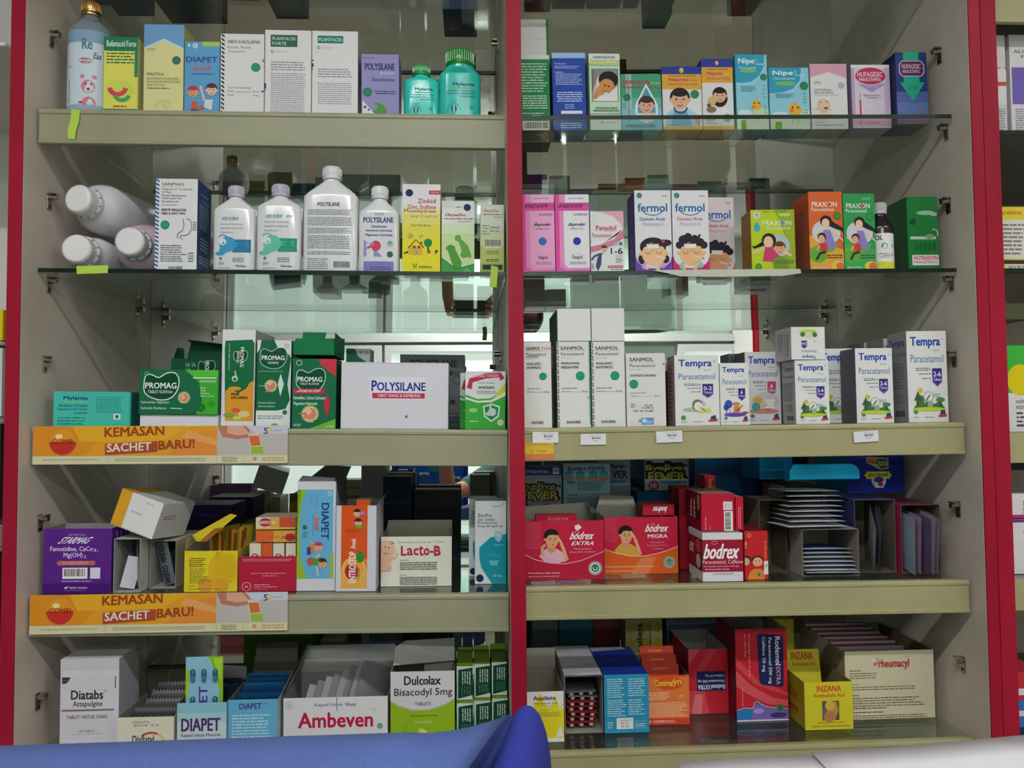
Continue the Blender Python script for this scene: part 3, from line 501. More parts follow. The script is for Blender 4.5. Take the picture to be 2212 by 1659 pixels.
bottle('white oblong bottle with green stomach print, lilac sealed cap', 'L2', 550, 648, 402, '#d9d8dc|g', '#b7b0c4|g', 428, 581, 620, 452, Y=.012, dr=.5, n=4.5, label_fn=poly('#62b8a0', '#2b8a72', 1), slope=.15)
def f_(a):
    a.t('POLYSILANE', .28, .09, .4, .05, '#2d3038', 2)
    a.g(.1, .18, .9, .26, 4, '#6a6c74', 3, .95).g(.1, .28, .9, .4, 6, '#6a6c74', 4, .95).g(.1, .42, .9, .5, 4, '#6a6c74', 5, .95).g(.1, .52, .9, .7, 8, '#6a6c74', 6, .95).g(.1, .73, .9, .78, 2, '#6a6c74', 7, .95).g(.1, .82, .48, .97, 6, '#6a6c74', 8, .9).bar(.56, .85, .9, .97, bg=None)
bottle('tallest white bottle, covered with small black print, in shrink wrap', 'L2', 651, 771, 364, '#dedde0|g', '#dcdadf|g', 392, 692, 734, 430, Y=.012, dr=.45, n=5, label_fn=f_, slope=.1)
def f_(a):
    a.r(.14, 0, .87, 1, '#dcd9e2', 14).g(.4, .01, .62, .05, 2, '#555', 3, .9, 'c').t('POLYSILANE', .13, .08, .73, .09, '#27306e', 2).t('Simethicone', .33, .21, .37, .045, '#37406e', 2).t('Aluminium Hydroxide', .19, .285, .64, .045, '#37406e', 2).t('Magnesium Hydroxide', .18, .36, .66, .045, '#37406e', 2)
    a.p([(.14, .46), (.26, .52), (.6, .74), (.14, .74)], '#8f8ac0').o(.44, .56, .12, '#c8425a', .13).o(.35, .53, .05, '#8f8ac0').arc(.32, .64, .1, 60, 150, .05, '#c8425a').seal(.78, .52, .1, '#55806e').o(.78, .7, .075, '#24604c').r(.14, .82, .87, 1, '#7a74b2', 14).arc(.5, .86, .38, 60, 130, .02, '#e8e6f0', .08).g(.3, .9, .8, .97, 2, '#4a468a', 5)
bottle('white bottle with lilac label and small red stomach, right of the tallest bottle', 'L2', 772, 862, 406, '#dedde0|g', '#dcdadf|g', 434, 799, 836, 465, Y=.012, dr=.5, n=4.5, label_fn=f_, slope=.3)
k = C('medicine_box', 'yellow and white box with a child-like drawing of a house and tree', 'L2', 868, 951, 398, {'': '#ded23c', 'F': '#e6dc30', 'R': '#cfc03a', 'T': W}, Y=.01, d=.05)
k.F.r(0, 0, 1, .26, W).r(0, .26, 1, .34, '#e6e0ae').r(0, .34, 1, .46, '#e4da78').r(0, .46, 1, .62, '#e2d650').o(.18, .1, .1, '#1e2450').r(.7, .07, 1, .115, '#b83f46').t('100 ml', .75, .08, .2, .022, '#e8c4c4', 1).t('Zinkid', .4, .165, .48, .05, '#a82c3e', 1).t('Zinc Sulfate', .12, .235, .76, .045, '#a8303e', 1).t('Monohydrate', .05, .285, .83, .05, '#a8303e', 1).t('sirup 10 mg/5 ml', .22, .35, .68, .035, '#7a7040').t('Tutty Fruity flavour', .22, .455, .54, .03, '#6a5a2a', 1)
k.F.arc(.22, .59, .07, 0, 360, .02, '#a5a04a').o(.22, .59, .035, '#8a8a50').p([(.18, .7), (.53, .7), (.53, .8), (.18, .8)], '#d8b23e').l([(.15, .73), (.36, .63), (.57, .72)], .025, '#4a2c28').r(.29, .7, .35, .73, '#7a3028').r(.41, .7, .47, .73, '#7a3028').r(.34, .75, .42, .8, '#c88aa0').r(.48, .65, .52, .68, '#8a3028').o(.68, .665, .11, '#1f7a40').r(.66, .71, .7, .78, '#5a2f26').o(.7, .765, .05, '#8a5a50').o(.9, .76, .04, '#4a3a60').o(.87, .785, .02, '#c07050').r(.04, .775, .1, .79, '#6a3a20').o(.13, .775, .03, '#6a3a20').arc(.5, .6, .04, 0, 270, .012, '#6a5a50')
k.F.t('indofarma', .44, .92, .34, .03, '#4a4a20', 1).l([(.28, .9), (.32, .93), (.3, .95)], .02, '#4a4a20').l([(.38, .9), (.35, .95)], .02, '#4a4a20')
def darya(k, s):
    k.F.r(0, .5, 1, .72, '#dce2c4').r(0, .62, 1, .85, '#cdd89c')
k = C('medicine_box', 'white and green box with a green mother and child silhouette', 'L2', 953, 1025, 434, {'': '#dfe2d8', 'F': '#dfe2dc', 'R': '#b5b5a8'}, Y=.01, d=.045)
k.F.r(0, .32, 1, .52, '#d3dec0').r(0, .45, 1, 1, '#c4d8a4').r(0, 0, .38, .1, '#cfd3ca').o(.78, .09, .11, '#20234e').g(.42, .075, .6, .1, 1, '#555').t('DaryaZinc', .09, .175, .68, .05, '#a82c3e', 2, .1).g(.08, .235, .95, .265, 1, '#a84a55').g(.5, .275, .9, .3, 1, '#7a7a70')
k.F.o(.28, .66, .14, '#4d8a34', .1).p([(.2, .7), (.4, .66), (.5, .75), (.62, .86), (.58, .95), (.4, .95), (.3, .85)], '#4d8a34').o(.5, .52, .1, '#5f9a40').p([(.5, .55), (.62, .54), (.8, .62), (.9, .74), (.9, .8), (.82, .78), (.66, .8), (.56, .76), (.62, .7)], '#5f9a40').p([(0, .8), (.5, .95), (1, .88), (1, 1), (0, 1)], '#3f8f44').l([(0, .8), (.45, .95), (1, .88)], .03, '#2c5f58').seal(.78, .98, .08, '#4a7a68', '#9fc49a')
k = C('medicine_box', 'narrow white and olive box showing its barcode side, beside the divider', 'L2', 1037, 1089, 442, {'': '#b0b58a', 'F': '#d5d8c8', 'T': '#dadccc'}, Y=.01, d=.045)
k.F.r(0, .38, 1, .6, '#c8cfa0').r(0, .6, 1, 1, '#b4bf6e').r(0, .86, 1, 1, '#8fa850').t('DaryaZinc', .12, .07, .68, .05, '#a83844', 1, .1).g(.12, .13, .98, .16, 1, '#a8606a').g(.55, .17, .95, .195, 1, '#8a8a80').g(.08, .29, .4, .45, 4, '#8a8f70', 3, .6).t('090422', .42, .32, .4, .03, '#3a3c34', 1).t('04 24', .42, .37, .36, .03, '#3a3c34', 1).bar(.15, .5, .9, .64, bg='#cdd0c0').g(.25, .67, .8, .73, 2, '#6a7040', 4, .8, 'c').g(.2, .79, .84, .84, 2, '#3f4a30', 5, .8, 'c').r(.1, .88, .94, .95, '#23303a')
# ------------------------------------------------------------------ left bay, third shelf
TQ = '#3fae9e'
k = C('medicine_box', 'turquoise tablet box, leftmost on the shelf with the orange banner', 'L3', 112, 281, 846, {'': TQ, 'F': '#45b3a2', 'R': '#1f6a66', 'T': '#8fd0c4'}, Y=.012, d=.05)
k.F.t('Mylanta', .13, .13, .31, .13, '#1b2a6c', 2).r(.12, .29, .44, .305, '#b8b050').t('Aluminium Hidroksida', .07, .35, .37, .085, '#126a78', 1).t('Magnesium Hidroksida', .05, .46, .39, .085, '#126a78', 1).t('Simethicone', .27, .56, .17, .07, '#126a78', 1).g(.55, .13, .93, .6, 8, '#2a8a88', 4, .7).r(.78, .62, .87, .78, '#dfe8e8').r(.805, .655, .845, .745, '#3a5068').g(.06, .7, .5, .95, 3, '#2a8580', 5, .7).r(.98, 0, 1, 1, '#2f9a8e')
k = C('medicine_box', 'low white box turned on its side under the wide green tablet box', 'L3', 300, 470, 896, {'': '#dcdae0'}, Y=.012, d=.05); k0 = k
G1 = '#176040'
k = C('medicine_box', 'wide green tablet box lying on the low white box', 'L3', 298, 470, 799, {'': '#14583a', 'F': G1, 'R': '#0f4a30', 'T': '#1b6a46'}, Y=.008, d=.055, base=k0.top)
def bean(a, x, y, w, c='#0d4028', ring='#dfe8e0', wd=.014):
    k_ = a.w / a.h; P = [(x + w * u, y + w * k_ * v) for u, v in ((-.5, 0), (-.46, -.28), (-.3, -.33), (-.08, -.24), (.14, -.37), (.38, -.38), (.5, -.2), (.47, .1), (.3, .34), (.02, .42), (-.3, .34), (-.47, .2))]
    Q = []
    for i in range(len(P)):                    # smooth closed outline
        p0, p1, p2, p3 = P[i - 1], P[i], P[(i + 1) % len(P)], P[(i + 2) % len(P)]
        for t in (0, .33, .66): Q.append(tuple(.5 * (2 * p1[j] + (p2[j] - p0[j]) * t + (2 * p0[j] - 5 * p1[j] + 4 * p2[j] - p3[j]) * t * t + (3 * p1[j] - p0[j] - 3 * p2[j] + p3[j]) * t ** 3) for j in (0, 1)))
    a.p(Q, c); a.l(Q + [Q[0]], wd, ring)
def glow(a, x, y, r):
    a.o(x, y, r * 1.45, '#7fa06a').o(x, y, r * 1.2, '#d8cf9a').o(x, y, r, '#d8806a').o(x - r * .3, y - r * .25, r * .55, '#e8b89a').arc(x - r * .6, y + r * .6, r * .5, 60, 160, r * .35, '#d8806a')
k.F.p([(.58, 0), (1, 0), (1, 1), (.72, 1), (.8, .7), (.76, .3), (.66, .12)], '#3ba02f').p([(.58, 0), (1, 0), (1, .14), (.68, .14)], '#4cb83c'); bean(k.F, .28, .36, .44)
k.F.t('PROMAG', .08, .29, .39, .13, '#eef2ee', 2).t('TABLET KUNYAH', .11, .46, .31, .07, '#d4e0d8', 1).arc(.09, .09, .02, 0, 360, .008, '#7fa890').t('Hydrotalcite, Magnesium', .03, .7, .35, .07, '#cfdad2', 1).t('Hydroxide, Simethicone', .03, .83, .32, .07, '#cfdad2', 1); glow(k.F, .57, .62, .055)
k.F.r(.68, .16, .98, .19, '#d8e8c8').g(.77, .22, .97, .28, 2, '#d8e8c8', 2).t('Perih', .78, .38, .06, .04, '#e0f0d0', 1).t('Mual', .78, .44, .06, .04, '#e0f0d0', 1).t('Kembung', .78, .5, .11, .05, '#e0f0d0', 1).t('Nyeri ulu hati', .78, .56, .17, .05, '#e0f0d0', 1).o(.79, .84, .045, '#236f2a').arc(.79, .84, .045, 0, 360, .008, '#0d4028').o(.92, .76, .04, '#2f8a2a').l([(.4, .86), (.55, .87)], .01, '#e8efe8')
k2 = C('medicine_box', 'dark green box standing open with raised green flap, behind the wide green box', 'L3', 366, 474, 775, {'': '#0f4a2e', 'F': '#0f4a2e', 'L': '#14583a'}, Y=.085, d=.06, open_='T', inn='#2c2824|w', base=None)
bean(k2.F, .72, .12, .34, '#0b3a26', '#9ab8a8'); k2.F.t('PROMAG', .68, .03, .09, .26, '#cfdad2', 2, rot=1).t('IA', .3, .06, .08, .06, '#8fae9c', 1).t('IA', .42, .06, .08, .06, '#8fae9c', 1).t('HI', .3, .14, .08, .06, '#8fae9c', 1)
hw, h_, d_ = k2.w / 2, k2.h, k2.d; k2.b.add([(-hw * .95, d_, h_), (hw, d_, h_), (hw, d_ + .002, h_ + .024), (-hw * .8, d_ + .002, h_ + .03), (-hw * .95, d_ + .002, h_), (hw, d_ + .004, h_ + .001)], [(0, 1, 2, 3), (5, 4, 3, 2)], '#123f2a')
k2.b.add([(-hw * .82, d_ - .016, h_ + .034), (hw * .98, d_ - .016, h_ + .026), (hw * .98, d_ + .002, h_ + .024), (-hw * .8, d_ + .002, h_ + .03)], [(0, 1, 2, 3)], '#1c7a40')
for s_ in (-1, 1): k2.b.add([(s_ * hw, .008, h_), (s_ * hw, d_ - .004, h_), (s_ * hw * .97, d_ - .01, h_ + .02), (s_ * hw * .93, .016, h_ + .018)], [(0, 1, 2, 3)], '#14583a')
k3 = C('medicine_box', 'tall white carton turned sideways with a green and orange herbal panel on it', 'L3', 476, 549, 712, {'': '#dad8dc', 'F': '#e0dee2', 'R': '#a8a5ab', 'T': '#c8c6ca'}, Y=.02, d=.11)
def o1(a):
    a.p([(.1, .115), (.9, .1), (.97, .14), (.97, .93), (.13, .93), (.08, .2)], '#14603c').p([(.13, .62), (.3, .6), (.5, .65), (.75, .6), (.85, .54), (.97, .52), (.97, .93), (.13, .93)], '#dd9a30').o(.4, .6, .2, '#dd9a30', .06)
    bean(a, .56, .27, .42, '#0d4028', '#a8c8b4', .02); a.t('PROMAG', .55, .18, .11, .2, '#e8efe8', 2, rot=1).t('HERBAL', .45, .22, .08, .12, '#d4e0d8', 1, rot=1).g(.18, .14, .26, .42, 1, '#7aa08a', 4, rot=1).l([(.4, .42), (.44, .48)], .03, '#d8e4d0').o(.4, .5, .09, '#cfe0b0').o(.4, .505, .05, '#14603c')
    a.t('UNTUK MAAG', .3, .645, .24, .025, '#3a2a20', 2).t('ASAM LAMBUNG', .3, .68, .5, .025, '#3a2a20', 2).o(.25, .87, .17, '#7a9a3a', .08).o(.45, .82, .13, '#cf5a4a', .07).o(.7, .86, .17, '#e6c894', .1).o(.5, .9, .14, '#c8d060', .06)
o1(k3.F)
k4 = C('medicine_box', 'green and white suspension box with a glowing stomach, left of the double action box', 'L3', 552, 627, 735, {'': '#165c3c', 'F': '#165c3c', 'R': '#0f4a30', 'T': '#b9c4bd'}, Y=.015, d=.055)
a = k4.F; a.p([(.0, 0), (.12, 0), (.08, .1), (0, .15)], '#dfe2e0').p([(.5, 0), (1, 0), (1, .72), (.9, .5), (1, .2), (.86, .13), (.62, .1)], '#dfe2e0').arc(.86, .06, .05, 0, 360, .02, '#7a8a80'); bean(a, .48, .2, .78, '#0f4a30', '#c8d8cc', .018)
a.t('PROMAG', .14, .175, .66, .05, '#f0f3f0', 2).t('SUSPENSI', .32, .245, .3, .025, '#e0e8e2', 1).r(.05, .35, .76, .36, '#6a9a7c'); glow(a, .42, .52, .13); a.l([(.08, .52), (.25, .52)], .014, '#e0e8d8').p([(.7, .38), (.8, .5), (.7, .64), (.62, .5)], '#d5e0d8').t('Hydrotalcite, Magnesium', .06, .7, .5, .028, '#b8ccc0', 1).t('Hydroxide, Simethicone', .06, .74, .48, .028, '#b8ccc0', 1)
a.p([(0, .8), (.6, .8), (.86, .78), (1, .66), (1, 1), (0, 1)], '#dfe2e0').o(.84, .82, .07, '#1b6a4c').g(.05, .85, .78, .9, 2, '#6a7a70', 4).o(.55, .96, .1, '#7a9a5a', .04)
k5 = C('medicine_box', 'green and red double action tablet box with its green lid folded up', 'L3', 629, 725, 775, {'': '#12583a', 'F': '#15603f', 'R': '#0f4a30', 'T': '#0c3522'}, Y=.005, d=.06)
a = k5.F; a.p([(.6, 0), (1, 0), (1, .25), (.9, .21), (.75, .14), (.62, .07)], '#c23548').arc(.15, .06, .06, 0, 360, .02, '#9fb8a8'); bean(a, .42, .3, .66, '#0d4028', '#b8d0c0', .02)
a.t('PROMAG', .12, .26, .56, .07, '#f0f3f0', 2).t('TABLET KUNYAH', .17, .345, .44, .03, '#d8e2da', 1).r(.04, .43, .74, .5, '#c02c44').t('DOUBLE ACTION', .08, .445, .6, .035, '#f0e4e6', 2, .2).t('Famotidine, Calcium Carbonate,', .04, .535, .74, .055, '#dce6de', 1).t('Magnesium Hydroxide', .04, .62, .54, .055, '#dce6de', 1).p([(.79, .5), (.88, .64), (.8, .84), (.72, .66)], '#c02c44'); glow(a, .42, .79, .14); a.l([(.15, .79), (.34, .79)], .03, '#c05a4a').l([(.5, .88), (.62, .9)], .02, '#2a3a20').g(.05, .93, .22, .97, 2, '#c8d8cc', 3).p([(.4, 1), (1, .86), (1, 1)], '#6aa82e').t('KALBE', .78, .955, .18, .025, '#d8e8c0', 1)
hw, h_ = k5.w / 2, k5.h; D_ = k5.d                # open lid: tray-like green flap above, reaching back
b = k5.b; zt = h_ + .006
b.add([(-hw, .004, zt), (hw * .86, .004, zt), (hw * .86, .002, zt + .02), (hw * .7, .002, zt + .024), (-hw * .86, .002, zt + .024), (-hw, .002, zt + .018)], [(0, 1, 2, 3, 4, 5)], '#1a6e40')
b.add([(-hw, .004, zt), (hw * .86, .004, zt), (hw * 1.05, .06, zt - .004), (-hw, .06, zt - .004)], [(0, 1, 2, 3)], '#0f4a2e')
b.add([(hw * .86, .004, zt), (hw * 1.05, .06, zt - .004), (hw * 1.05, .06, zt + .026), (hw * .86, .01, zt + .034)], [(0, 1, 2, 3)], '#125236'); b.add([(-hw * .8, .03, zt + .012), (hw * .2, .03, zt + .012), (hw * .35, .03, zt + .036), (-hw * .75, .03, zt + .036)], [(0, 1, 2, 3)], '#1a6a40')
b.add([(-hw, .06, zt), (hw * 1.05, .06, zt), (hw * 1.05, .062, zt + .03), (-hw, .062, zt + .03)], [(0, 1, 2, 3)], '#14583a')
C('carton', 'carton painted grey as if in shade, dark lettering, behind the large white sticker carton', 'L3', 862, 1003, 766, {'': '#55585c', 'F': '#5f6266'}, Y=.20, d=.10).F.t('POLYSILANE', .16, .07, .72, .1, '#2c2e34', 2).r(.7, .22, .8, .28, '#2c2e34').arc(.88, .35, .06, 0, 360, .012, '#3a3c42').o(.82, .65, .04, '#26282e').g(.1, .78, .9, .95, 3, '#44464c')  # grey faces carry the shade on a white carton
k_ = C('medicine_box', 'green and white box behind the raised lid of the double action box', 'L3', 745, 798, 753, {'': '#14543a', 'F': '#14583c'}, Y=.15, d=.05); k_.F.p([(.35, 0), (1, 0), (1, .2), (.7, .14), (.5, .1)], '#a8b0ac').arc(.85, .05, .05, 0, 360, .02, '#44544c').arc(.62, .05, .04, 0, 360, .02, '#44544c')
k6 = C('carton', 'large plain white carton with a blue and red name sticker on its front', 'L3', 735, 968, 783, {'': '#d2d0d8', 'F': '#d6d4dc'}, Y=.006, d=.085)
a = k6.F; a.r(.265, .22, .785, .56, '#e4e2ea').t('P', .285, .275, .045, .155, '#2b2f86', 2).t('OLYSILANE', .335, .3, .45, .125, '#2b2f86', 2).r(.29, .46, .78, .54, '#b82f4e').t('OBAT MAAG & KEMBUNG', .34, .475, .4, .045, '#ece0e6', 1).p([(.605, .8), (.615, .78), (.62, .83), (.61, .84)], '#4a4858').r(.6, .8, .62, .83, '#5a5868').l([(0, .01), (1, .012)], .004, '#bfbcc6')
for lb, x0, x1, yt, Y in (('green and white box with a red ribbon and shield, in front', 1004, 1092, 802, .006), ('green and white box mostly hidden by the red ribbon box', 993, 1078, 806, .066)):
    k7 = C('medicine_box', lb, 'L3', x0, x1, yt, {'': '#2f9a34', 'F': '#3aa03c', 'T': '#c8ccc8', 'L': '#2a8a30'}, Y=Y, d=.055, grp='green and white stomach boxes')
    a = k7.F; a.r(0, 0, 1, .48, '#dfe0dc').p([(0, .4), (.3, .48), (.65, .46), (1, .3), (1, .6), (0, .6)], '#3aa03c').p([(0, .44), (.3, .51), (.65, .49), (1, .34), (1, .42), (.65, .53), (.3, .54), (0, .48)], '#e8e8e4').p([(.7, .43), (1, .2), (1, .34), (.8, .44)], '#c9cf3a').l([(.1, .3), (.14, .16), (.5, .08), (.86, .06), (.92, .14)], .13, '#bc3050').t('BINTANG TOEDJOE', .18, .065, .64, .06, '#e8c8d0', 1, rise=.02).t('obat maag', .3, .18, .42, .045, '#5a5f60').t('waisan', .32, .245, .4, .055, '#2b2f34', 2).g(.28, .33, .78, .39, 2, '#777', 3, .9, 'c')
    a.p([(.44, .6), (.65, .55), (.87, .6), (.84, .78), (.65, .87), (.47, .78)], '#cfe0cf').p([(.48, .62), (.65, .58), (.83, .62), (.8, .76), (.65, .84), (.51, .76)], '#1f7a52').o(.67, .7, .1, '#c8d4c4', .1).o(.58, .73, .07, '#c8d4c4', .05).r(.6, .58, .65, .68, '#c8d4c4').o(.2, .67, .11, '#8fc870', .055).o(.88, .88, .08, '#c8c89a').g(.1, .84, .34, .88, 1, '#bfe0b8')
# ------------------------------------------------------------------ left bay, fourth shelf
k = C('medicine_box', 'purple tablet box with barcode, leftmost on its shelf', 'L4', 91, 238, 1142, {'': '#4a1d74', 'F': '#54217a', 'R': '#4a1d78', 'T': '#8a70a8', 'B': '#8a70a8'}, Y=.012, d=.06, open_='T', inn='#8a8288|w')
a = k.F; a.t('OBAT SAKIT MAAG', .36, .08, .26, .03, '#a890c8', 1).t('STARMAG', .2, .13, .54, .1, '#efeaf4', 2, .25).t('Famotidine, CaCo', .1, .275, .63, .08, '#e4dcf0', 1).t('3', .74, .31, .04, .045, '#e4dcf0', 1).t(',', .8, .33, .01, .03, '#e4dcf0', 1).t('Mg(OH)', .3, .37, .28, .09, '#e4dcf0', 1).t('2', .6, .41, .035, .045, '#e4dcf0', 1).r(.24, .495, .74, .565, '#b8625a').o(.24, .53, .036, '#b8625a').o(.74, .53, .036, '#b8625a').t('DOUBLE IMPACT', .29, .51, .38, .035, '#e0b49a', 1)
a.bar(.29, .6, .66, .77).r(.7, .6, .85, .77, '#ded8e6').g(.28, .79, .72, .825, 1, '#b8a4d4', 3).r(0, .84, 1, 1, '#3f1664').t('SIMEX PHARM', .4, .895, .26, .03, '#ded4ec', 1).p([(.32, .9), (.4, .885), (.37, .905), (.34, .93)], '#e8e0f0').g(.32, .94, .64, .96, 1, '#7a60a8'); k.R.g(.2, .05, .9, .95, 3, '#8f6ab8', 4, rot=1)
noisy('cardw', '#bdb8b2', '#cfcac6', 30, .7); GI = '#8f8b86|w'
kA = C('carton', 'open-ended white carton beside the purple box, holding grey sachets', 'L4', 243, 301, 1164, {'': 'cardw'}, yb=1281, d=.085, open_='F', inn='#a8a5a3|w')
kB = C('carton', 'open-ended cream carton with silver and black strips, right of the other open-ended one', 'L4', 322, 379, 1168, {'': '#b8b09a', 'L': '#c2b9a4'}, yb=1272, d=.085, open_='F', inn='#a09c94|w')
kB.L.g(.2, .08, .6, .75, 12, '#7d786a', 4, .8).r(.1, .86, .9, 1, '#9aa84a')
kC = C('carton', 'third open-ended carton, tucked between the cream one and the yellow box', 'L4', 385, 398, 1166, {'': '#a9a294'}, Y=.137, d=.06, open_='F', inn='#6e675e|w')
def sachet(label, name, M, w, h, key, key2=None, t=.004, txt=None, grp=None, cat='sachet', crimp=True, bk=None):
    b = B(); n, m = 8, 8; vs = []; 
    def P(i, j, s): u, v = i / n, j / m; th = t * .5 * (math.sin(math.pi * min(1, max(0, (u * 1.1 - .05)))) * math.sin(math.pi * min(1, max(0, v * 1.2 - .1)))) ** .5 if 0 < i < n and 0 < j < m else .00025; return ((u - .5) * w + (0 if not crimp or 0 < j < m or i % 2 else 0), s * th, v * h)
    for s in (-1, 1): vs += [P(i, j, s) for j in range(m + 1) for i in range(n + 1)]
    K = (n + 1) * (m + 1); fs = []; f2 = []
    for j in range(m):
        for i in range(n): q = j * (n + 1) + i; (f2 if j in (0, m - 1) and key2 else fs).append((q, q + 1, q + n + 2, q + n + 1)); fs.append((K + q, K + q + n + 1, K + q + n + 2, K + q + 1))
    b.add(vs, fs, key, True)
    if f2: b.add(vs, f2, key2, True)
    if crimp:
        zz = []; ff = []
        for i in range(24):
            for (z0, z1) in ((0, -.0016), (h, h + .0016)): o = len(zz); x = -w / 2 + w * i / 24; zz += [(x, 0, z0), (x + w / 24, 0, z0), (x + w / 48, 0, z1)]; ff.append((o, o + 1, o + 2))
        b.add(zz, ff, key2 or key)
    if txt: txt(A(b, lambda u, v, e: ((u - .5) * w, -t * .5 - e - .0002, h * (1 - v)), w, h))
    return tag(b.obj(name, None, M), label, cat, grp)
def MT_(x, y, z, rx=0, ry=0, rz=0): return Matrix.Translation((x, y, z)) @ Matrix.Rotation(rz, 4, 'Z') @ Matrix.Rotation(ry, 4, 'Y') @ Matrix.Rotation(rx, 4, 'X')
R = math.radians
col_ = lambda a: [a.t('COLIDAN', .12, .05 + .5 * i, .5, .42, '#22242e', 2, rot=1) for i in (0, 1)]
sachet('pale grey strip leaning in the middle of the open-ended white carton', 'tablet_strip', MT_(kA.x + .006, kA.Y + .03, kA.z0 + .002, 0, R(-4), R(-62)), .062, .070, '#9a9ca4|s', None, .003, col_)
sachet('folded white leaflet lying at the bottom of the open-ended white carton', 'leaflet', MT_(kA.x - .004, kA.Y + .012, kA.z0 + .002, 0, R(14), R(20)), .02, .046, '#c3c1c6', None, .0012, None, cat='leaflet', crimp=False)
sachet('silver strip with bold black lettering leaning inside the cream carton', 'tablet_strip', MT_(kB.x + .004, kB.Y + .01, kB.z0 + .0025, 0, R(-13), R(-14)), .021, .073, '#8e929e|s', None, .002, col_)
sachet('dark green and black strip behind the silver strip in the cream carton', 'tablet_strip', MT_(kB.x + .008, kB.Y + .04, kB.z0 + .002, 0, R(-8), R(-20)), .02, .070, '#2a3a3c', None, .002, lambda a: a.r(.1, .3, .3, .6, '#2c7a4c'))
# yellow and white box resting aslant on top of the open cartons
TL, TR, BR, BL = (271, 1057), (371, 1090), (338, 1163), (238, 1131); Y0 = .02
P0 = un(*BL, Y0); P1 = un(*BR, Y0); P2 = un(*TL, Y0); wv = (P1 - P0); hv = (P2 - P0); w_, h_ = wv.length, hv.length
ax = wv.normalized(); az = (hv - ax * hv.dot(ax)).normalized(); ay = az.cross(ax)
b = B(); D_ = .085; b.box(0, w_, 0, D_, 0, h_, {'': '#dedbdc', 'T': '#c9cbcc|g', 'R': '#d2d0d2|g', 'F': '#e2dfe0'}); a = A(b, lambda u, v, e: (u * w_, -e, h_ * (1 - v)), w_, h_)
a.r(0, 0, .26, 1, '#dba02c').g(.36, .45, .62, .52, 2, '#8a8890', 3).t('OPSI M 30', .62, .12, .17, .035, '#44444c', 1).g(.2, .96, .9, .98, 1, '#a0a0a6')
A(b, lambda u, v, e: (u * w_, D_ * (1 - v), h_ + e), w_, D_).r(0, 0, .3, 1, '#c8942c')
A(b, lambda u, v, e: (w_ + e, u * D_, h_ * (1 - v)), D_, h_).g(.15, .35, .5, .5, 2, '#77757c')
Mt = Matrix(((ax.x, ay.x, az.x, P0.x), (ax.y, ay.y, az.y, P0.y), (ax.z, ay.z, az.z, P0.z), (0, 0, 0, 1))) @ Matrix.Rotation(R(-12), 4, 'Z')
tag(b.obj('medicine_box', None, Mt), 'white box with a mustard yellow end, lying tilted across the open cartons', 'box')
YW = '#ddc828'
k = C('carton', 'bright yellow open-topped carton printed with honey bubbles', 'L4', 396, 512, 1190, {'': '#c9b838', 'F': YW, 'L': '#b8ac70'}, yb=1279, d=.11, open_='T', inn='#a8a090|w')
a = k.F; a.o(.75, .42, .3, '#d9b020').o(.78, .4, .22, '#d2aa20').o(.55, .7, .12, '#d6a828').o(.4, .84, .14, '#d69a34').o(.7, .85, .14, '#d69a34').o(.72, .74, .05, '#cfa020').o(.63, .07, .05, '#c79a20').o(.6, .17, .025, '#c79a20').o(.88, .76, .02, '#c79a20').o(.38, .2, .02, '#c79a20').g(.09, .16, .4, .4, 5, '#5a5220', 4, .7).g(.1, .42, .5, .8, 8, '#7a7028', 5, .6).g(.09, .84, .22, .87, 1, '#5a5220').g(.09, .91, .7, .95, 1, '#7a7028')
hw, h_, d_ = k.w / 2, k.h, k.d; b = k.b; b.add([(-hw, .0, h_), (-hw, d_, h_), (-hw + .004, d_, h_ + .018), (-hw - .001, .01, h_ + .018)], [(0, 1, 2, 3)], '#b5a97c'); b.add([(-hw, d_, h_), (hw, d_, h_), (hw, d_, h_ + .02), (-hw, d_, h_ + .02)], [(0, 1, 2, 3)], '#8a8050')
b.add([(-hw * .55, -.002, h_ + .014), (-hw * .2, .0, h_ + .013), (hw * .5, .06, h_ + .044), (hw * .2, .065, h_ + .046), (-hw * .9, .02, h_ + .020)], [(0, 1, 2, 3, 4)], '#d5c02c'); b.add([(-hw * .4, -.003, h_ + .0145), (-hw * .2, -.001, h_ + .014), (hw * .15, .03, h_ + .03), (-hw * .15, .03, h_ + .028)], [(0, 1, 2, 3)], '#9a5a30')
for i in range(6):
    x = k.x - .012 + i * .0092; ye = ('#b5962c', '#cbb236', '#8f7a2a')[i % 3]
    sachet('yellow honey sachet standing in the bright yellow carton, ' + ('nearest the flap', 'second from the flap', 'third from the flap', 'fourth from the flap', 'fifth from the flap', 'nearest the red box')[i], 'sachet', MT_(x, k.Y + .072 + .004 * (i % 3), k.z0 + .006, R(3), R(1.5 * i - 4), R(70)), .034, .074 + .003 * (i % 3), ye, None, .004, lambda a: a.r(.1, .05, .3, .95, '#a8481c'), 'honey sachets')
k = C('carton', 'dark red open-topped carton filled with small orange and cream boxes', 'L4', 514, 640, 1202, {'': '#a31f38', 'F': '#a81f3a', 'B': '#a31f38'}, yb=1278, d=.09, open_='T', inn='#9a8f88|w')
k.F.g(.07, .06, .93, .15, 2, '#c88a94', 3, .95).t('Store in dry place at temperature', .22, .46, .6, .05, '#dcb8c0', 1).t('below 30° C', .42, .53, .24, .045, '#dcb8c0', 1).arc(.14, .86, .075, 0, 360, .01, '#dcb8c0').g(.11, .83, .17, .9, 3, '#dcb8c0').g(.27, .79, .55, .83, 1, '#dcb8c0').t('SARI PHARMA', .27, .85, .4, .04, '#e4c8cc', 1).g(.27, .92, .5, .95, 1, '#c88a94'); kr = k
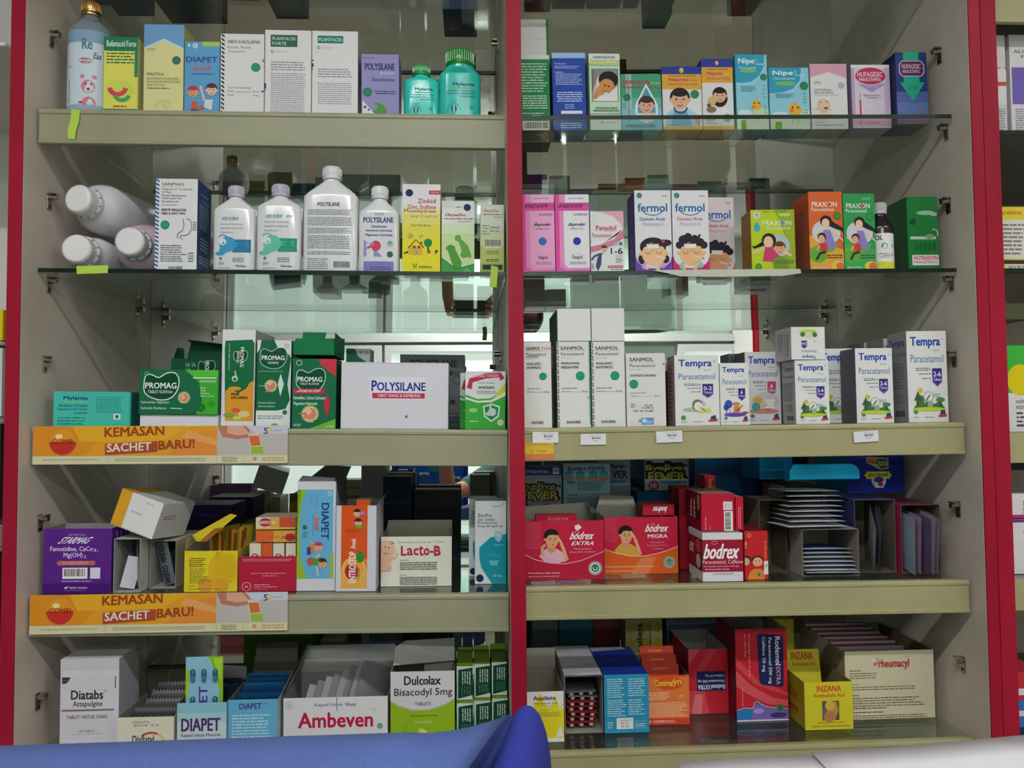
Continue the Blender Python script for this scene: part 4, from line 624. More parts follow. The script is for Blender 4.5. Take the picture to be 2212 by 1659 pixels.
def entro(lb, px0, px1, y0, y1, dd, Y, style, grp='orange cream diarrhoea tablet packs'):
    p, q = un(px0, y1, Y), un(px1, y0, Y); b = B(); w, h = q.x - p.x - .0005, q.z - p.z - .0004; hw = w / 2
    b.box(-hw, hw, 0, dd, 0, h, {'': '#dcd0b8', 'T': '#a89c84', 'F': ('#d8cdb8', '#d8cdb8', '#d9622c', '#d2582a')[style], 'L': '#c8bca0'}); a = A(b, lambda u, v, e: (-hw + u * w, -e, h * (1 - v)), w, h)
    if style == 1: a.r(.35, 0, 1, 1, '#cfa04a').r(.6, 0, 1, 1, '#bd4a34').o(.24, .42, .16, '#b02a3c', .11).t('ENTROSTOP', .1, .3, .4, .24, '#eadfd0', 2).r(0, .85, 1, 1, '#e0b54a')
    if style == 2: a.r(.45, 0, 1, 1, '#cf9a3a').o(.88, .6, .14, '#b02a3c', .1).t('ENTROSTOP', .66, .48, .32, .22, '#7a2030', 2, rot=2).g(.35, .5, .6, .6, 1, '#7a3a20')
    if style == 0: a.o(.5, .55, .36, '#b02a3c', .5).t('ENTRO', .36, .2, .28, .7, '#eadfd0', 2, rot=-1)
    if style == 3: a.r(0, 0, 1, 1, '#d2582a')
    return tag(b.obj('tablet_pack', None, Matrix.Translation(((p.x + q.x) / 2, Y, p.z))), lb, 'box', grp)
Yr = kr.Y + .010; zb_ = kr.z0 + .0012
for i, (x0, x1, st) in enumerate(((538, 564, 0), (565, 587, 3), (589, 614, 0), (617, 639, 0))): entro('cream pack end standing in the dark red carton, ' + ('at its left', 'plain orange one', 'right of the plain orange one', 'at its right')[i], x0, x1, 1173, 1235, .05, Yr, st)
entro('orange pack lying across the standing packs of the dark red carton', 552, 638, 1145, 1172, .06, Yr, 2); entro('cream and yellow pack on top of the pile in the dark red carton', 552, 638, 1116, 1144, .06, Yr, 1)
k = C('carton', 'tall white open-topped carton with a light blue sideways children panel', 'L4', 640, 724, 1040, {'': '#cbc9cf', 'F': '#cfcdd3', 'R': '#98969c'}, yb=1277, d=.10, open_='T', inn='#6f6a66|w', hs={'B': None} and None)
a = k.F; a.r(0, .075, .93, .89, '#62a9d0').p([(0, .075), (.22, .075), (.1, .2), (.06, .45), (.1, .7), (.25, .89), (0, .89)], '#8fae2c').p([(.0, .075), (.1, .075), (.04, .3), (0, .4)], '#6a8f20').r(.86, .66, .95, .88, '#93b43a').arc(.84, .11, .05, 0, 360, .02, '#c8e0e8').t('DIAPET', .63, .2, .19, .33, '#27306e', 2, rot=1).t('Anak', .45, .31, .13, .14, '#d8503c', 2, rot=1).t('A', .47, .31, .09, .03, '#e8a030', 2, rot=1).g(.4, .3, .42, .5, 1, '#2f5c86', 3, rot=1).t('05 2022', .48, .13, .05, .1, '#7a90a8', 1, rot=1).t('05 2024', .34, .13, .05, .1, '#7a90a8', 1, rot=1).o(.2, .42, .06, '#2f6a4c').g(.14, .46, .26, .52, 3, '#2f6a6c', 4, rot=1)
a.face(.56, .6, .11, '#e0a878', '#a03a6a').p([(.3, .58), (.46, .58), (.46, .65), (.3, .64)], '#d87a3c').r(.26, .6, .36, .67, '#3a3f7c').l([(.4, .57), (.34, .54)], .04, '#e0a878').face(.66, .75, .12, '#e0a878', '#3c2e20').p([(.44, .7), (.56, .69), (.58, .77), (.46, .76)], '#4a8a3c').o(.36, .73, .1, '#a05a3a').l([(.52, .77), (.56, .86)], .04, '#e0c8b0').l([(.5, .7), (.6, .67)], .04, '#e0c8b0')
hw, h_, d_ = k.w / 2, k.h, k.d; k.b.add([(-hw, 0, h_), (hw * .9, 0, h_), (hw * .9, .012, h_ + .004), (-hw * .9, .02, h_ + .007)], [(0, 1, 2, 3)], '#b9b7bc'); k.b.add([(hw, d_ * .0, h_), (hw, d_, h_), (hw * 1.0, d_, h_ - .03), (hw * 1.0, d_ * .5, h_ - .05)], [(0, 1, 2, 3)], '#8d8a8f'); k.b.add([(-hw, d_, h_), (hw, d_, h_), (hw * 1.25, d_ + .0, h_ + .016), (-hw * .2, d_, h_ + .018)], [(0, 1, 2, 3)], '#56514e')
k = C('carton', 'white open-topped carton with an orange sideways herbal panel', 'L4', 724, 812, 1092, {'': '#cfcdd4', 'F': '#cccad2', 'R': '#c5c3cb'}, yb=1278, d=.095, open_='T', inn='#7a716c|w')
a = k.F; a.r(.13, 0, .78, .965, '#d8531f').p([(.13, .72), (.4, .66), (.78, .62), (.78, .965), (.13, .965)], '#de8a3c').p([(.13, .8), (.5, .76), (.78, .74), (.78, .965), (.13, .965)], '#e6ad52').o(.45, .74, .3, '#e8a53c').arc(.45, .74, .27, 0, 360, .03, '#e8c070').o(.4, .77, .17, '#b52038', .2).t('ENTROSTOP', .33, .54, .17, .36, '#efe6e0', 2, rot=-1).t('Anak', .37, .385, .12, .12, '#f2ece8', 1, rot=-1).t('Herbal', .52, .73, .08, .13, '#3f7a34', 1, rot=-1).o(.6, .6, .1, '#2f7a34', .15).g(.24, .27, .6, .32, 2, '#a83a1a').face(.52, .09, .09, '#e8b088', '#2a2020').face(.55, .2, .09, '#e8b088', '#2a2020').r(.5, .23, .66, .27, '#5a9a3c').r(.58, .07, .7, .11, '#a87ac8')
hw, h_, d_ = k.w / 2, k.h, k.d; k.b.add([(hw, .0, h_), (hw, d_, h_), (hw * 1.22, d_, h_ + .012), (hw * 1.15, .03, h_ + .006)], [(0, 1, 2, 3)], '#c0bec6')
entro('orange and red pack sticking up inside the white herbal carton', 770, 800, 1078, 1110, .03, k.Y + .04, 3)
k = C('carton', 'cream open-topped carton with a drawn baby and bubbly red name', 'L4', 822, 976, 1159, {'': '#d6d2c0', 'F': '#dcd9cb', 'R': '#c9c5b4'}, yb=1267, d=.10, open_='T', inn='#97907f|w', rz=.02)
a = k.F; a.t('Formula khusus untuk anak usia 1 - 10 tahun', .24, .09, .65, .04, '#77736a', 1); x = .285
for ch, ww in (('L', .07), ('a', .08), ('c', .065), ('t', .055), ('o', .075), ('-', .045), ('B', .085)):
    y, hh = (.19, .19) if ch in 'LBt' else ((.235, .14) if ch != '-' else (.29, .03)); a.t(ch, x, y, ww, hh, '#7a1c34', 2).t(ch, x + .006, y + .012, ww - .012, hh - .024, '#c42a4c', 2); x += ww + .013
a.g(.27, .46, .4, .48, 1, '#5a564c').g(.27, .5, .8, .67, 4, '#6a665c', 4, .97).g(.27, .76, .36, .78, 1, '#5a564c').g(.27, .8, .8, .97, 5, '#6a665c', 5, .97)
a.o(.07, .2, .09, '#e0b49a').o(.13, .25, .07, '#e0b49a').o(.06, .42, .1, '#dcae94', .12).o(.02, .58, .08, '#dcae94').o(.1, .62, .05, '#dcae94').l([(.1, .36), (.2, .42), (.22, .36)], .035, '#e0b49a').o(.22, .35, .022, '#e0b49a').o(.06, .2, .01, '#3a2a24').o(.11, .22, .01, '#3a2a24').arc(.07, .3, .03, 190, 340, .01, '#9a4a40').arc(.15, .12, .02, 0, 200, .006, '#3a2a24').arc(.17, .15, .02, 0, 200, .006, '#3a2a24')
hw, h_, d_ = k.w / 2, k.h, k.d; b = k.b; b.add([(-hw, d_, h_), (hw, d_, h_), (hw * 1.0, d_ + .001, h_ + .012), (-hw * .95, d_ + .001, h_ + .012)], [(0, 1, 2, 3)], '#8f897a')
k8 = C('carton', 'black-brown carton lid standing behind the cream baby carton', 'L4', 893, 994, 1058, {'': '#2c2a26', 'F': '#2a2925'}, Y=.335, d=.05); k8.F.p([(0, .0), (.04, 0), (0, .06)], '#57544a')
for lb, x0, x1, yt, yb, Y in (('white and teal syrup box with a smiling baby outline, beside the divider', 1025, 1096, 1082, 1262, None), ('matching white and teal box peeking out behind the smiling baby one', 1012, 1074, 1078, None, .112)):
    k9 = C('medicine_box', lb, 'L4', x0, x1, yt, {'': '#d0d4d6', 'F': '#d5d8da', 'L': '#a6a8ac', 'T': '#b0b2b4'}, Y=Y or 0, yb=yb, d=.052, grp='white and teal syrup boxes')
    a = k9.F; a.p([(.14, .56), (.5, .44), (1, .4), (1, 1), (.55, 1), (.2, .8), (.14, .68)], '#1b8fa0').arc(.6, .7, .22, 0, 360, .012, '#4ab4c0', .13).arc(.55, .68, .1, 0, 180, .012, '#4ab4c0').arc(.75, .68, .08, 0, 180, .012, '#4ab4c0').p([(.45, .72), (.76, .72), (.7, .78), (.52, .78)], '#6ac4cc').t('ZincPro', .08, .155, .46, .04, '#303238', 1).t('Zinc Sulfate', .08, .21, .56, .03, '#3f4148', 1).t('Monohydrate', .08, .25, .62, .034, '#3f4148', 1).t('Sirup 20 mg/5 mL', .08, .29, .82, .034, '#3f4148', 1).g(.56, .06, .8, .075, 1, '#555').l([(.82, .07), (.88, .04), (.95, .03)], .014, '#444').p([(.62, .37), (.88, .37), (.86, .46), (.75, .5), (.64, .46)], '#9ac8d0').t('HD', .68, .395, .14, .035, '#e0ecee').g(.62, .52, .92, .54, 1, '#8ad0d8').t('60 mL', .58, .885, .3, .03, '#a8dce0', 1).o(.16, .93, .12, '#1c2450')
k = C('medicine_box', 'dark violet box lying on a silver pile behind the tilted yellow-ended box', 'L4', 395, 500, 1058, {'': '#271c44', 'F': '#2a1f48', 'T': '#4a4158'}, Y=.29, d=.09, base=zs('L4', -.35) + .055, h=.042)
k.F.t('DANSRATE', .25, .35, .5, .16, '#453a68', 2).g(.2, .6, .85, .68, 1, '#3a3058')
k_ = C('medicine_box', 'flat silver-edged box under the dark violet box', 'L4', 385, 480, 1112, {'': '#8f9498|g', 'F': '#9aa0a4'}, Y=.28, d=.10, base=zs('L4', -.35) + .0275, h=.0262); C('medicine_box', 'flat blue and white box at the bottom of the pile under the dark violet box', 'L4', 385, 490, 1135, {'': '#5a6a8c', 'F': '#7a86a0', 'T': '#c0c4cc'}, Y=.27, d=.11, h=.0262)
C('carton', 'dark blue-black carton standing behind the orange herbal carton', 'L4', 826, 888, 1030, {'': '#14202e', 'F': '#16263a'}, Y=.33, d=.06)
# ------------------------------------------------------------------ left bay, lowest shelf
k = C('medicine_box', 'tall white tablet box with a grey-brown line, leftmost on the lowest shelf', 'L5', 128, 256, 1423, {'': '#cfcad2', 'F': '#d2cdd5', 'R': '#aaa5ad'}, Y=.016, d=.07)
a = k.F; a.r(0, 0, 1, .13, '#c5c0c8').p([(.03, .2), (.17, .2), (.15, .24), (.1, .27), (.03, .275)], '#3a3038').t('Diatabs', .19, .35, .54, .1, '#322a30', 2).arc(.77, .36, .015, 0, 360, .006, '#322a30').t('Attapulgite', .22, .47, .5, .075, '#463e44', 1).r(.03, .56, .92, .58, '#75686c').t('TABLET UNTUK DIARE', .11, .625, .7, .04, '#5a5258', 1).t('100 TABLET', .33, .79, .27, .025, '#6a6268', 1).g(.2, .825, .7, .84, 1, '#a8a0a8').r(.93, .2, .95, .33, '#6a6068')
for i in range(7): a.r(.05, .66 + .035 * i, .92, .662 + .035 * i, '#bdb7c0')
for i in range(5): a.r(.03, .2 + .035 * i, .92, .202 + .035 * i, '#bdb7c0')
def strip(lb, M, w, h, cols_, rows, foil, pill, grp=None, zz=False, name='blister_strip', pr=.004, pk='g'):
    b = B(); n = 14; pts = []
    if zz:
        for i in range(n): pts += [(-w / 2 + w * i / n, h), (-w / 2 + w * (i + .5) / n, h + .004)]
        pts += [(w / 2, h)]
    else: pts = [(-w / 2, h), (w / 2, h)]
    ol = [(-w / 2, 0), (w / 2, 0)] + pts[::-1]; N = len(ol)
    b.add([(x, -.0003, z) for x, z in ol] + [(x, .0003, z) for x, z in ol], [tuple(range(N)), tuple(range(N, 2 * N))[::-1]] + [(i, (i + 1) % N, N + (i + 1) % N, N + i) for i in range(N)], foil)
    for i in range(cols_):
        for j in range(rows):
            cx = -w / 2 + w * (i + .5) / cols_; cz = h * (j + .5) / rows
            b.loft([(-.0004, pr, pr, 2, cx, cz), (-.0025, pr * .95, pr * .95, 2, cx, cz), (-.0038, pr * .6, pr * .6, 2, cx, cz)], pill, 12, True, 'y')
    return tag(b.obj(name, None, M), lb, 'tablets', grp)
k = C('carton', 'cream open-topped carton of grey strips with a red and yellow arc on its front', 'L5', 251, 375, 1549, {'': '#cfcabc', 'F': '#d9d5c2'}, Y=.006, d=.12, open_='T', inn='#87817a|w')
a = k.F; a.t('DISFLATYL', .27, .12, .3, .07, '#6a6258', 1).t('E04 22', .3, .22, .44, .06, '#6a6258', 1).arc(.6, .75, .22, 60, 140, .035, '#c03a34', .16).arc(.6, .75, .22, 5, 60, .03, '#d0b83c', .16).t('Disflatyl', .27, .55, .38, .3, '#3a3840', 1)
for i in range(10):
    strip('grey zigzag-topped strip standing in the cream carton, ' + ('frontmost', 'second from the front', 'third from the front', 'fourth from the front', 'fifth from the front', 'sixth from the front', 'seventh from the front', 'eighth from the front', 'ninth from the front', 'rearmost')[i], MT_(k.x + .004 * (i - 4), k.Y + .010 + .0108 * i, k.z0 + .003, R(-12), 0, 0), k.w * .82, .030 + .0026 * i, 4, 2, '#8d898c|s' if i % 2 else '#5a5658|s', '#9a969a|g', 'grey strips in the cream carton', True)
k = C('carton', 'white and aqua open-topped capsule carton with purple lettering', 'L5', 381, 489, 1518, {'': '#9fc3cf', 'F': '#c3d3d8', 'L': '#8ab0bc'}, Y=.006, d=.115, open_='T', inn='#6f7478|w')
a = k.F; a.r(0, 0, 1, .22, '#86bccb').r(0, .22, 1, .42, '#a4c8d2').t('DIAPET', .09, .34, .78, .27, '#4a2c5c', 2).t('Kapsul Untuk Mencret', .09, .665, .79, .09, '#4a4450', 1).o(.33, .9, .06, '#3f7a68', .09).g(.43, .86, .74, .94, 2, '#5a6a70', 3, .9).o(.07, .17, .03, '#7ac0a0'); hw = k.w / 2; k.b.add([(-hw, d_, k.h), (hw, d_, k.h), (hw, d_, k.h + .02), (-hw, d_, k.h + .025)], [(0, 1, 2, 3)], '#77797c')
q0, q1 = un(399, 1500, k.Y + .004), un(480, 1500, k.Y + .004); w_ = q1.x - q0.x; z1 = un(440, 1420, k.Y + .004).z; zb = k.z0 + .01; h_ = z1 - zb
b = B(); b.box(-w_ / 2, w_ / 2, 0, .0006, 0, h_, '#8fc0d8|g', .0002); a = A(b, lambda u, v, e: (-w_ / 2 + u * w_, -e, h_ * (1 - v)), w_, h_); a.p([(.6, 0), (1, 0), (1, 1), (.86, 1), (.9, .4), (.72, .12)], '#86b820').p([(.74, .02), (.98, .02), (.94, .3), (.84, .2)], '#a8d03a').p([(0, .1), (.09, .16), (.08, .5), (0, .5)], '#9cc42c').t('DIAPET', .36, .36, .22, .6, '#4a2c7c', 2, rot=-1)
for i in range(3):
    for j in range(3):
        if i == 1 and j == 1: continue
        cx = (-.3 + .3 * i) * w_; cz = h_ * (.78 - .33 * j)
        b.loft([(cz - .009, .001, .001, 2, cx, -.002), (cz - .0075, .0031, .0031, 2, cx, -.002), (cz, .0035, .0035, 2, cx, -.002)], '#3f88b0|g', 14); b.loft([(cz, .0037, .0037, 2, cx, -.002), (cz + .007, .0033, .0033, 2, cx, -.002), (cz + .009, .001, .001, 2, cx, -.002)], '#1d5566|g', 14)
tag(b.obj('blister_pack', None, Matrix.Translation(((q0.x + q1.x) / 2, k.Y + .004, zb))), 'blue and green blister pack of teal capsules standing in the aqua carton', 'tablets')
for i in range(3): strip('dark blue capsule strip behind the bright blister pack, ' + ('frontmost', 'middle', 'rearmost')[i], MT_(k.x + .004 + .006 * i, k.Y + .03 + .022 * i, k.z0 + .003, R(-8), 0, 0), k.w * .7, .062 + .004 * i, 3, 3, '#2a3c50|s', '#16283c|g', 'dark capsule strips')
k = C('carton', 'plain sky blue open-topped carton of blue strips with small purple name', 'L5', 491, 600, 1511, {'': '#5a9ec0', 'F': '#63a9cb', 'R': '#b8c0c8'}, Y=.008, d=.13, open_='T', inn='#6a6462|w', hs={'F': None} and None)
a = k.F; a.t('DIAPET', .23, .08, .44, .12, '#3c2f78', 2).t('NR', .69, .07, .1, .05, '#4a7ab0', 1).g(.08, .3, .93, .95, 10, '#b8dce8', 4, .7)
for i in range(6): strip('blue strip in the sky blue carton, ' + ('frontmost', 'second from the front', 'third from the front', 'third from the back', 'second from the back', 'rearmost')[i], MT_(k.x + .0015 * i, k.Y + .012 + .011 * i, k.z0 + .003, R(-6), 0, 0), k.w * .86, k.h - .006 + .0035 * i, 4, 2, '#2a6a9c|s' if i % 2 else '#1d4e80|s', '#2a6a9c|g', 'blue strips in the sky blue carton')
hw, h_, d_ = k.w / 2, k.h, k.d; k.b.add([(hw, 0, h_), (hw, d_, h_), (hw + .018, d_, h_ + .045), (hw + .006, .02, h_ + .01)], [(0, 1, 2, 3)], '#8890a0'); k.b.add([(-hw, d_, h_), (hw, d_, h_), (hw, d_, h_ + .045), (-hw * .8, d_, h_ + .045)], [(0, 1, 2, 3)], '#4a4440')
k = C('carton', 'white open-topped carton with large crimson lettering, holding grey envelopes', 'L5', 611, 838, 1506, {'': '#cfcdd0', 'F': '#dcd9dc', 'D': '#b82a48'}, Y=.022, d=.12, open_='T', inn='#908c8a|w', rz=0)
a = k.F; a.arc(.055, .17, .035, 0, 360, .006, '#7aa08c').o(.055, .17, .02, '#a8c4b4').t('Kapsul Untuk', .3, .13, .27, .095, '#3f6a9c', 1).t('Wasir', .59, .13, .11, .085, '#8a2a4c', 1).t('Ambeven', .145, .35, .71, .34, '#b81f44', 2).arc(.865, .3, .014, 0, 360, .004, '#999').o(.925, .68, .028, '#5f9a74').g(.07, .85, .26, .88, 1, '#a86a78').r(.5, .95, 1, .985, '#b82a48').r(.508, .0, .514, .32, '#3f6ab8')
hw, h_, d_ = k.w / 2, k.h, k.d; k.b.add([(-hw, d_, h_), (hw, d_, h_), (hw, d_, h_ + .042), (-hw * .85, d_, h_ + .042)], [(0, 1, 2, 3)], '#a09c9a'); k.b.add([(-hw, 0, h_), (-hw, d_, h_), (-hw * .85, d_, h_ + .042), (-hw * .97, .02, h_ + .012)], [(0, 1, 2, 3)], '#8a8684')
for i in range(8):
    sachet('grey foil envelope leaning right in the crimson-lettered carton, ' + ('leftmost', 'second from the left', 'third from the left', 'fourth from the left', 'fourth from the right', 'third from the right', 'second from the right', 'rightmost')[i], 'envelope', MT_(k.x - .034 + .0102 * i, k.Y + .03 + .008 * i, k.z0 + .004, 0, R(24), R(52)), .07, .050 + .003 * i, '#8f8e92' if i % 2 else '#b0aeb2', None, .002, None, 'grey envelopes in the lettered carton', cat='envelope', crimp=False)
k = C('carton', 'white and lime green open-topped tablet carton', 'L5', 843, 983, 1450, {'': '#7f9c2a', 'F': '#8cae22', 'R': '#57701c'}, Y=.02, d=.11, open_='T', inn='#918d88|w')
a = k.F; a.p([(0, 0), (1, 0), (1, .4), (.85, .49), (.6, .56), (.35, .56), (.12, .49), (0, .44)], '#cfccd0').l([(0, .43), (.12, .5), (.35, .57), (.6, .57), (.85, .5), (1, .41)], .02, '#b0aeb4').t('Dulc', .215, .07, .29, .13, '#2a2a2e', 2).t('lax', .6, .07, .18, .13, '#2a2a2e', 2).arc(.55, .155, .035, 0, 360, .02, '#2a2a2e').o(.55, .155, .02, '#8a8a5a').t('Bisacodyl 5mg', .06, .25, .9, .14, '#3a3a3e', 1).t('TABLETS', .38, .455, .25, .05, '#4a4a4e', 1).g(.3, .64, .72, .67, 1, '#5a7014').t('20 ENVELOPES', .38, .73, .26, .04, '#c8d88a', 1).o(.48, .88, .045, '#c9cf6a').o(.52, .905, .045, '#d4d87a').arc(-.05, .75, .3, 260, 360, .02, '#76982a')
hw, h_, d_ = k.w / 2, k.h, k.d; k.b.add([(-hw * .98, .03, h_), (hw * .97, .05, h_), (hw * .97, .05, h_ + .034), (-hw * .6, .04, h_ + .034), (-hw * .9, .03, h_ + .028)], [(0, 1, 2, 3, 4)], '#b9b6b2')
for i in range(4): sachet('green-edged envelope behind the front of the lime carton, ' + ('frontmost', 'second from the front', 'third from the front', 'rearmost')[i], 'envelope', MT_(k.x + .02, k.Y + .058 + .011 * i, k.z0 + .003, 0, R(3), R(6)), .045, k.h + .012, '#8f8d88', None, .0015, None, 'envelopes in the lime carton', cat='envelope', crimp=False)
for j in range(2):
    for i in range(3):
        x0, x1 = 987 + 38 * i, 1022.5 + 38 * i; z0 = zs('L5', 0) + (.0 if j == 0 else .0500); 
        k = C('medicine_box', 'dark and light green box beside the divider, ' + ('lower', 'upper')[j] + ' row, ' + ('left', 'middle', 'right')[i], 'L5', x0, min(x1, 1098), 1500, {'': '#14402c', 'F': '#cdd2cc', 'T': '#6c8a20', 'L': '#3f5a1c', 'R': '#6c8a20'}, Y=.022 + .008 * i + .012 * j, d=.10, h=.0492, base=z0, grp='stacked dark green boxes')
        a = k.F; a.p([(.1, .1), (1, .04), (1, .86), (.08, .96)], '#123f2c').p([(0, .02), (1, .0), (1, .04), (0, .08)], '#c8ccc8').g(.3, .15, .9, .55, 4, '#b8c8bc', 3 + i, .9, rot=1).g(.25, .6, .9, .85, 4, '#3f6a54', 5 + i, .9, rot=1)
k = C('medicine_box', 'white box with sideways name fragment peeking above the crimson-lettered carton', 'L5', 739, 850, 1418, {'': '#a9adb4', 'F': '#b4b8c0', 'T': '#5a5a5c'}, Y=.19, d=.08); k.F.arc(.08, .1, .05, 0, 360, .01, '#8a98a0').t('Kapsul Untuk W', .42, .09, .5, .07, '#34506c', 1).t('Ambeven', .15, .35, .7, .3, '#a83050', 2)
C('medicine_box', 'dark moss green carton at the back, above the sky blue carton', 'L5', 525, 678, 1370, {'': '#31491a', 'F': '#34501a', 'T': '#3f5a2a'}, Y=.24, d=.12)
C('medicine_box', 'moss green flat box lying above the lime carton at the back', 'L5', 830, 965, 1352, {'': '#2f471a', 'F': '#34521c', 'L': '#10202a'}, Y=.19, d=.10, base=zs('L5', -.1) + .119, h=.028); C('carton', 'dark carton under the moss green flat box at the back', 'L5', 868, 968, 1400, {'': '#26272a', 'F': '#2a2b2e'}, Y=.20, d=.09, h=.118)
C('carton', 'brown board carton behind the grey envelopes', 'L5', 690, 742, 1385, {'': '#7a6f5a', 'F': '#857a62'}, Y=.285, d=.05)
# ------------------------------------------------------------------ banners and sticky notes on the left shelves
def banner(lb, s, pts):
    """thin printed strip slid over the shelf edge band"""
    (x0, y0), (x1, y1), (x2, y2), (x3, y3) = pts; Yb = -.0128; p, q, r_ = un(x0, y0, Yb), un(x1, y1, Yb), un(x3, y3, Yb); w = (q - p).length; h = (p - r_).length
    ax = (q - p).normalized(); ang = math.atan2(ax.z, ax.x); b = B(); b.box(0, w, 0, .0006, 0, h, '#d8d2b8', .0001); a = A(b, lambda u, v, e: (u * w, -e, h * (1 - v)), w, h)
    a.r(0, 0, 1, .78, '#dd9a28').p([(0, 0), (.3, 0), (.2, .78), (0, .78)], '#d88a24').p([(.15, 0), (.62, 0), (.5, .4), (.18, .4)], '#e3a82a').p([(.52, .78), (.62, .2), (.73, .1), (.73, .78)], '#db8a3a').p([(.6, .1), (.73, .4), (.73, .55), (.58, .3)], '#e2a05a').r(.72, 0, 1, .78, '#b3aca8').p([(.72, 0), (.84, 0), (.86, .3), (.8, .36), (.74, .3)], '#b0705a').p([(.76, 0), (.82, 0), (.85, .22), (.8, .26), (.76, .2)], '#d2a48a').p([(.83, 0), (1, 0), (1, .22), (.87, .2)], '#c6c2d2')
    a.t('5', .905, .06, .016, .16, '#3a3a7c', 2).arc(.927, .13, .008, 0, 360, .004, '#c8b83a').g(.94, .12, .98, .15, 1, '#6a6a90')
    a.p([(.842, .2), (.885, .2), (.9, .6), (.895, .74), (.85, .74), (.848, .55)], '#c8c0b0').p([(.845, .27), (.885, .27), (.893, .52), (.855, .54)], '#d0683a').p([(.853, .56), (.9, .55), (.905, .74), (.857, .74)], '#8fae34')
    cx, cy, r = .115, .41, .054; a.o(cx, cy, r, '#b83226').o(cx, cy, r * 1.0, '#e0942c', None, 20, 0, 180).arc(cx, cy, r, 0, 360, .003, '#d08030').o(cx - .015, cy - .14, .014, '#f0d890', .01).t('COMBI', cx - .042, cy - .07, .084, .12, '#7a1f16', 1)
    a.t('KEMASAN', .278, .045, .232, .24, '#8f3a20', 2, rise=.05).p([(.28, .47), (.485, .4), (.485, .68), (.28, .76)], '#9c4530').t('SACHET', .288, .475, .172, .21, '#e6dcc8', 2, rise=.05).t('BARU!', .49, .395, .14, .23, '#8f3a20', 2, rise=.05)
    a.r(0, .78, 1, 1, '#cfc8a4').r(0, .78, 1, .79, '#b8b08a').g(.04, .86, .26, .9, 1, '#7a7450', 3).g(.32, .84, .68, .94, 2, '#8a8460', 4, .95).g(.74, .82, .8, .97, 4, '#6a6448', 5).o(.87, .88, .008, '#c08a5a').g(.9, .83, .99, .95, 2, '#b08a5a', 6, .95)
    for x in (.29, .72, .825): a.r(x, .79, x + .002, 1, '#a8a07c')
    return tag(b.obj('promotional_banner', None, Matrix.Translation(Vector((p.x, Yb, p.z))) @ Matrix.Rotation(-ang, 4, 'Y') @ Matrix.Translation((0, -.0006, -h))), lb, 'banner', 'orange banners on the shelf edges')
banner('orange sachet banner under the turquoise and green boxes, upper of two', 'L3', ((73, 921), (622, 919), (622, 1000), (80, 1003)))
banner('orange sachet banner under the purple box, lower of two', 'L4', ((66, 1286), (622, 1278), (622, 1361), (72, 1370)))
NG = '#b3cf52'
def note(lb, pts, Y, name='sticky_note', c=NG):
    P = [un(x, y, Y) for x, y in pts]; b = B(); n = len(P); b.add([(p.x, 0, p.z) for p in P] + [(p.x, -.0004, p.z) for p in P], [tuple(range(n))[::-1], tuple(range(n, 2 * n))] + [(i, (i + 1) % n, n + (i + 1) % n, n + i) for i in range(n)], c)
    return tag(b.obj(name, None, Matrix.Translation((0, Y, 0))), lb, 'sticky note', 'lime sticky notes')
note('long wavy lime sticky note hanging on the upper left shelf band', ((155, 236), (173, 238), (171, 262), (164, 284), (162, 302), (148, 300), (146, 280), (152, 262)), -.0118)
note('wide lime sticky note on the glass edge under the lying bottles', ((165, 575), (234, 573), (233, 590), (166, 592)), -.0035)
note('small lime sticky note on the glass edge beside the divider', ((1061, 573), (1076, 577), (1073, 621), (1057, 620)), -.0035)
# ------------------------------------------------------------------ right bay, first shelf (bare glass, items stand 7 cm back)
Q = .062
k = C('medicine_box', 'green box with rows of white print, beside the divider on the upper right shelf', 'R1', 1122, 1190, 119, {'': '#1f6b3e', 'F': '#1f7244', 'T': '#dfe4dc'}, Y=Q, d=.05)
k.F.r(0, 0, 1, .05, '#cfdcc8').r(0, .05, 1, .06, '#9fb8a0').g(.1, .1, .96, .5, 11, '#a8ccb4', 3, .8).g(.1, .53, .92, .72, 6, '#c0dcc8', 4, .9, 'c').g(.1, .76, .8, .79, 1, '#a8ccb4').r(.4, .8, .7, .835, '#cfdcc8').t('BOX', .44, .806, .2, .02, '#1f6b3e', 1).bar(.1, .88, .95, 1)
k = C('medicine_box', 'tall white box edged in green, behind the green box beside the divider', 'R1', 1126, 1189, 42, {'': '#1b5c38', 'F': '#dcdad8', 'R': '#1b5c38'}, Y=Q + .055, d=.05)
k.F.r(.93, 0, 1, 1, '#1f6b3e').r(0, .32, .93, .35, '#1f6b3e').r(0, .16, .93, .165, '#c5c3c4').l([(.35, .2), (.7, .02)], .006, '#b8b6b8')
k = C('medicine_box', 'royal blue box with a pale blue top band and white print', 'R1', 1195, 1268, 114, {'': '#1f3a8a', 'F': '#24439a', 'T': '#a8c8e8'}, Y=Q, d=.05)
k.F.r(0, 0, 1, .07, '#9cc0e4').t('Komposisi :', .08, .13, .36, .025, '#c8d4ee', 1).g(.08, .165, .86, .21, 2, '#a8bce4', 3, .8).t('Indikasi :', .08, .24, .28, .02, '#c8d4ee', 1).g(.1, .265, .94, .42, 7, '#a8bce4', 4, .8).g(.12, .5, .9, .64, 5, '#c8d4ee', 5, .9, 'c').g(.34, .66, .66, .73, 3, '#a8bce4', 6, .8, 'c').r(.24, .75, .88, .79, '#dfe3ec').r(.24, .82, .88, .85, '#dfe3ec').g(.2, .9, .85, .98, 3, '#b8c8e8', 5, .9, 'c')
k = C('medicine_box', 'pale green box with a photo of a dozing baby', 'R1', 1275, 1343, 116, {'': '#b8d8bc', 'F': '#bcdcc0', 'T': '#dfe6dc'}, Y=Q, d=.045, rz=.02)
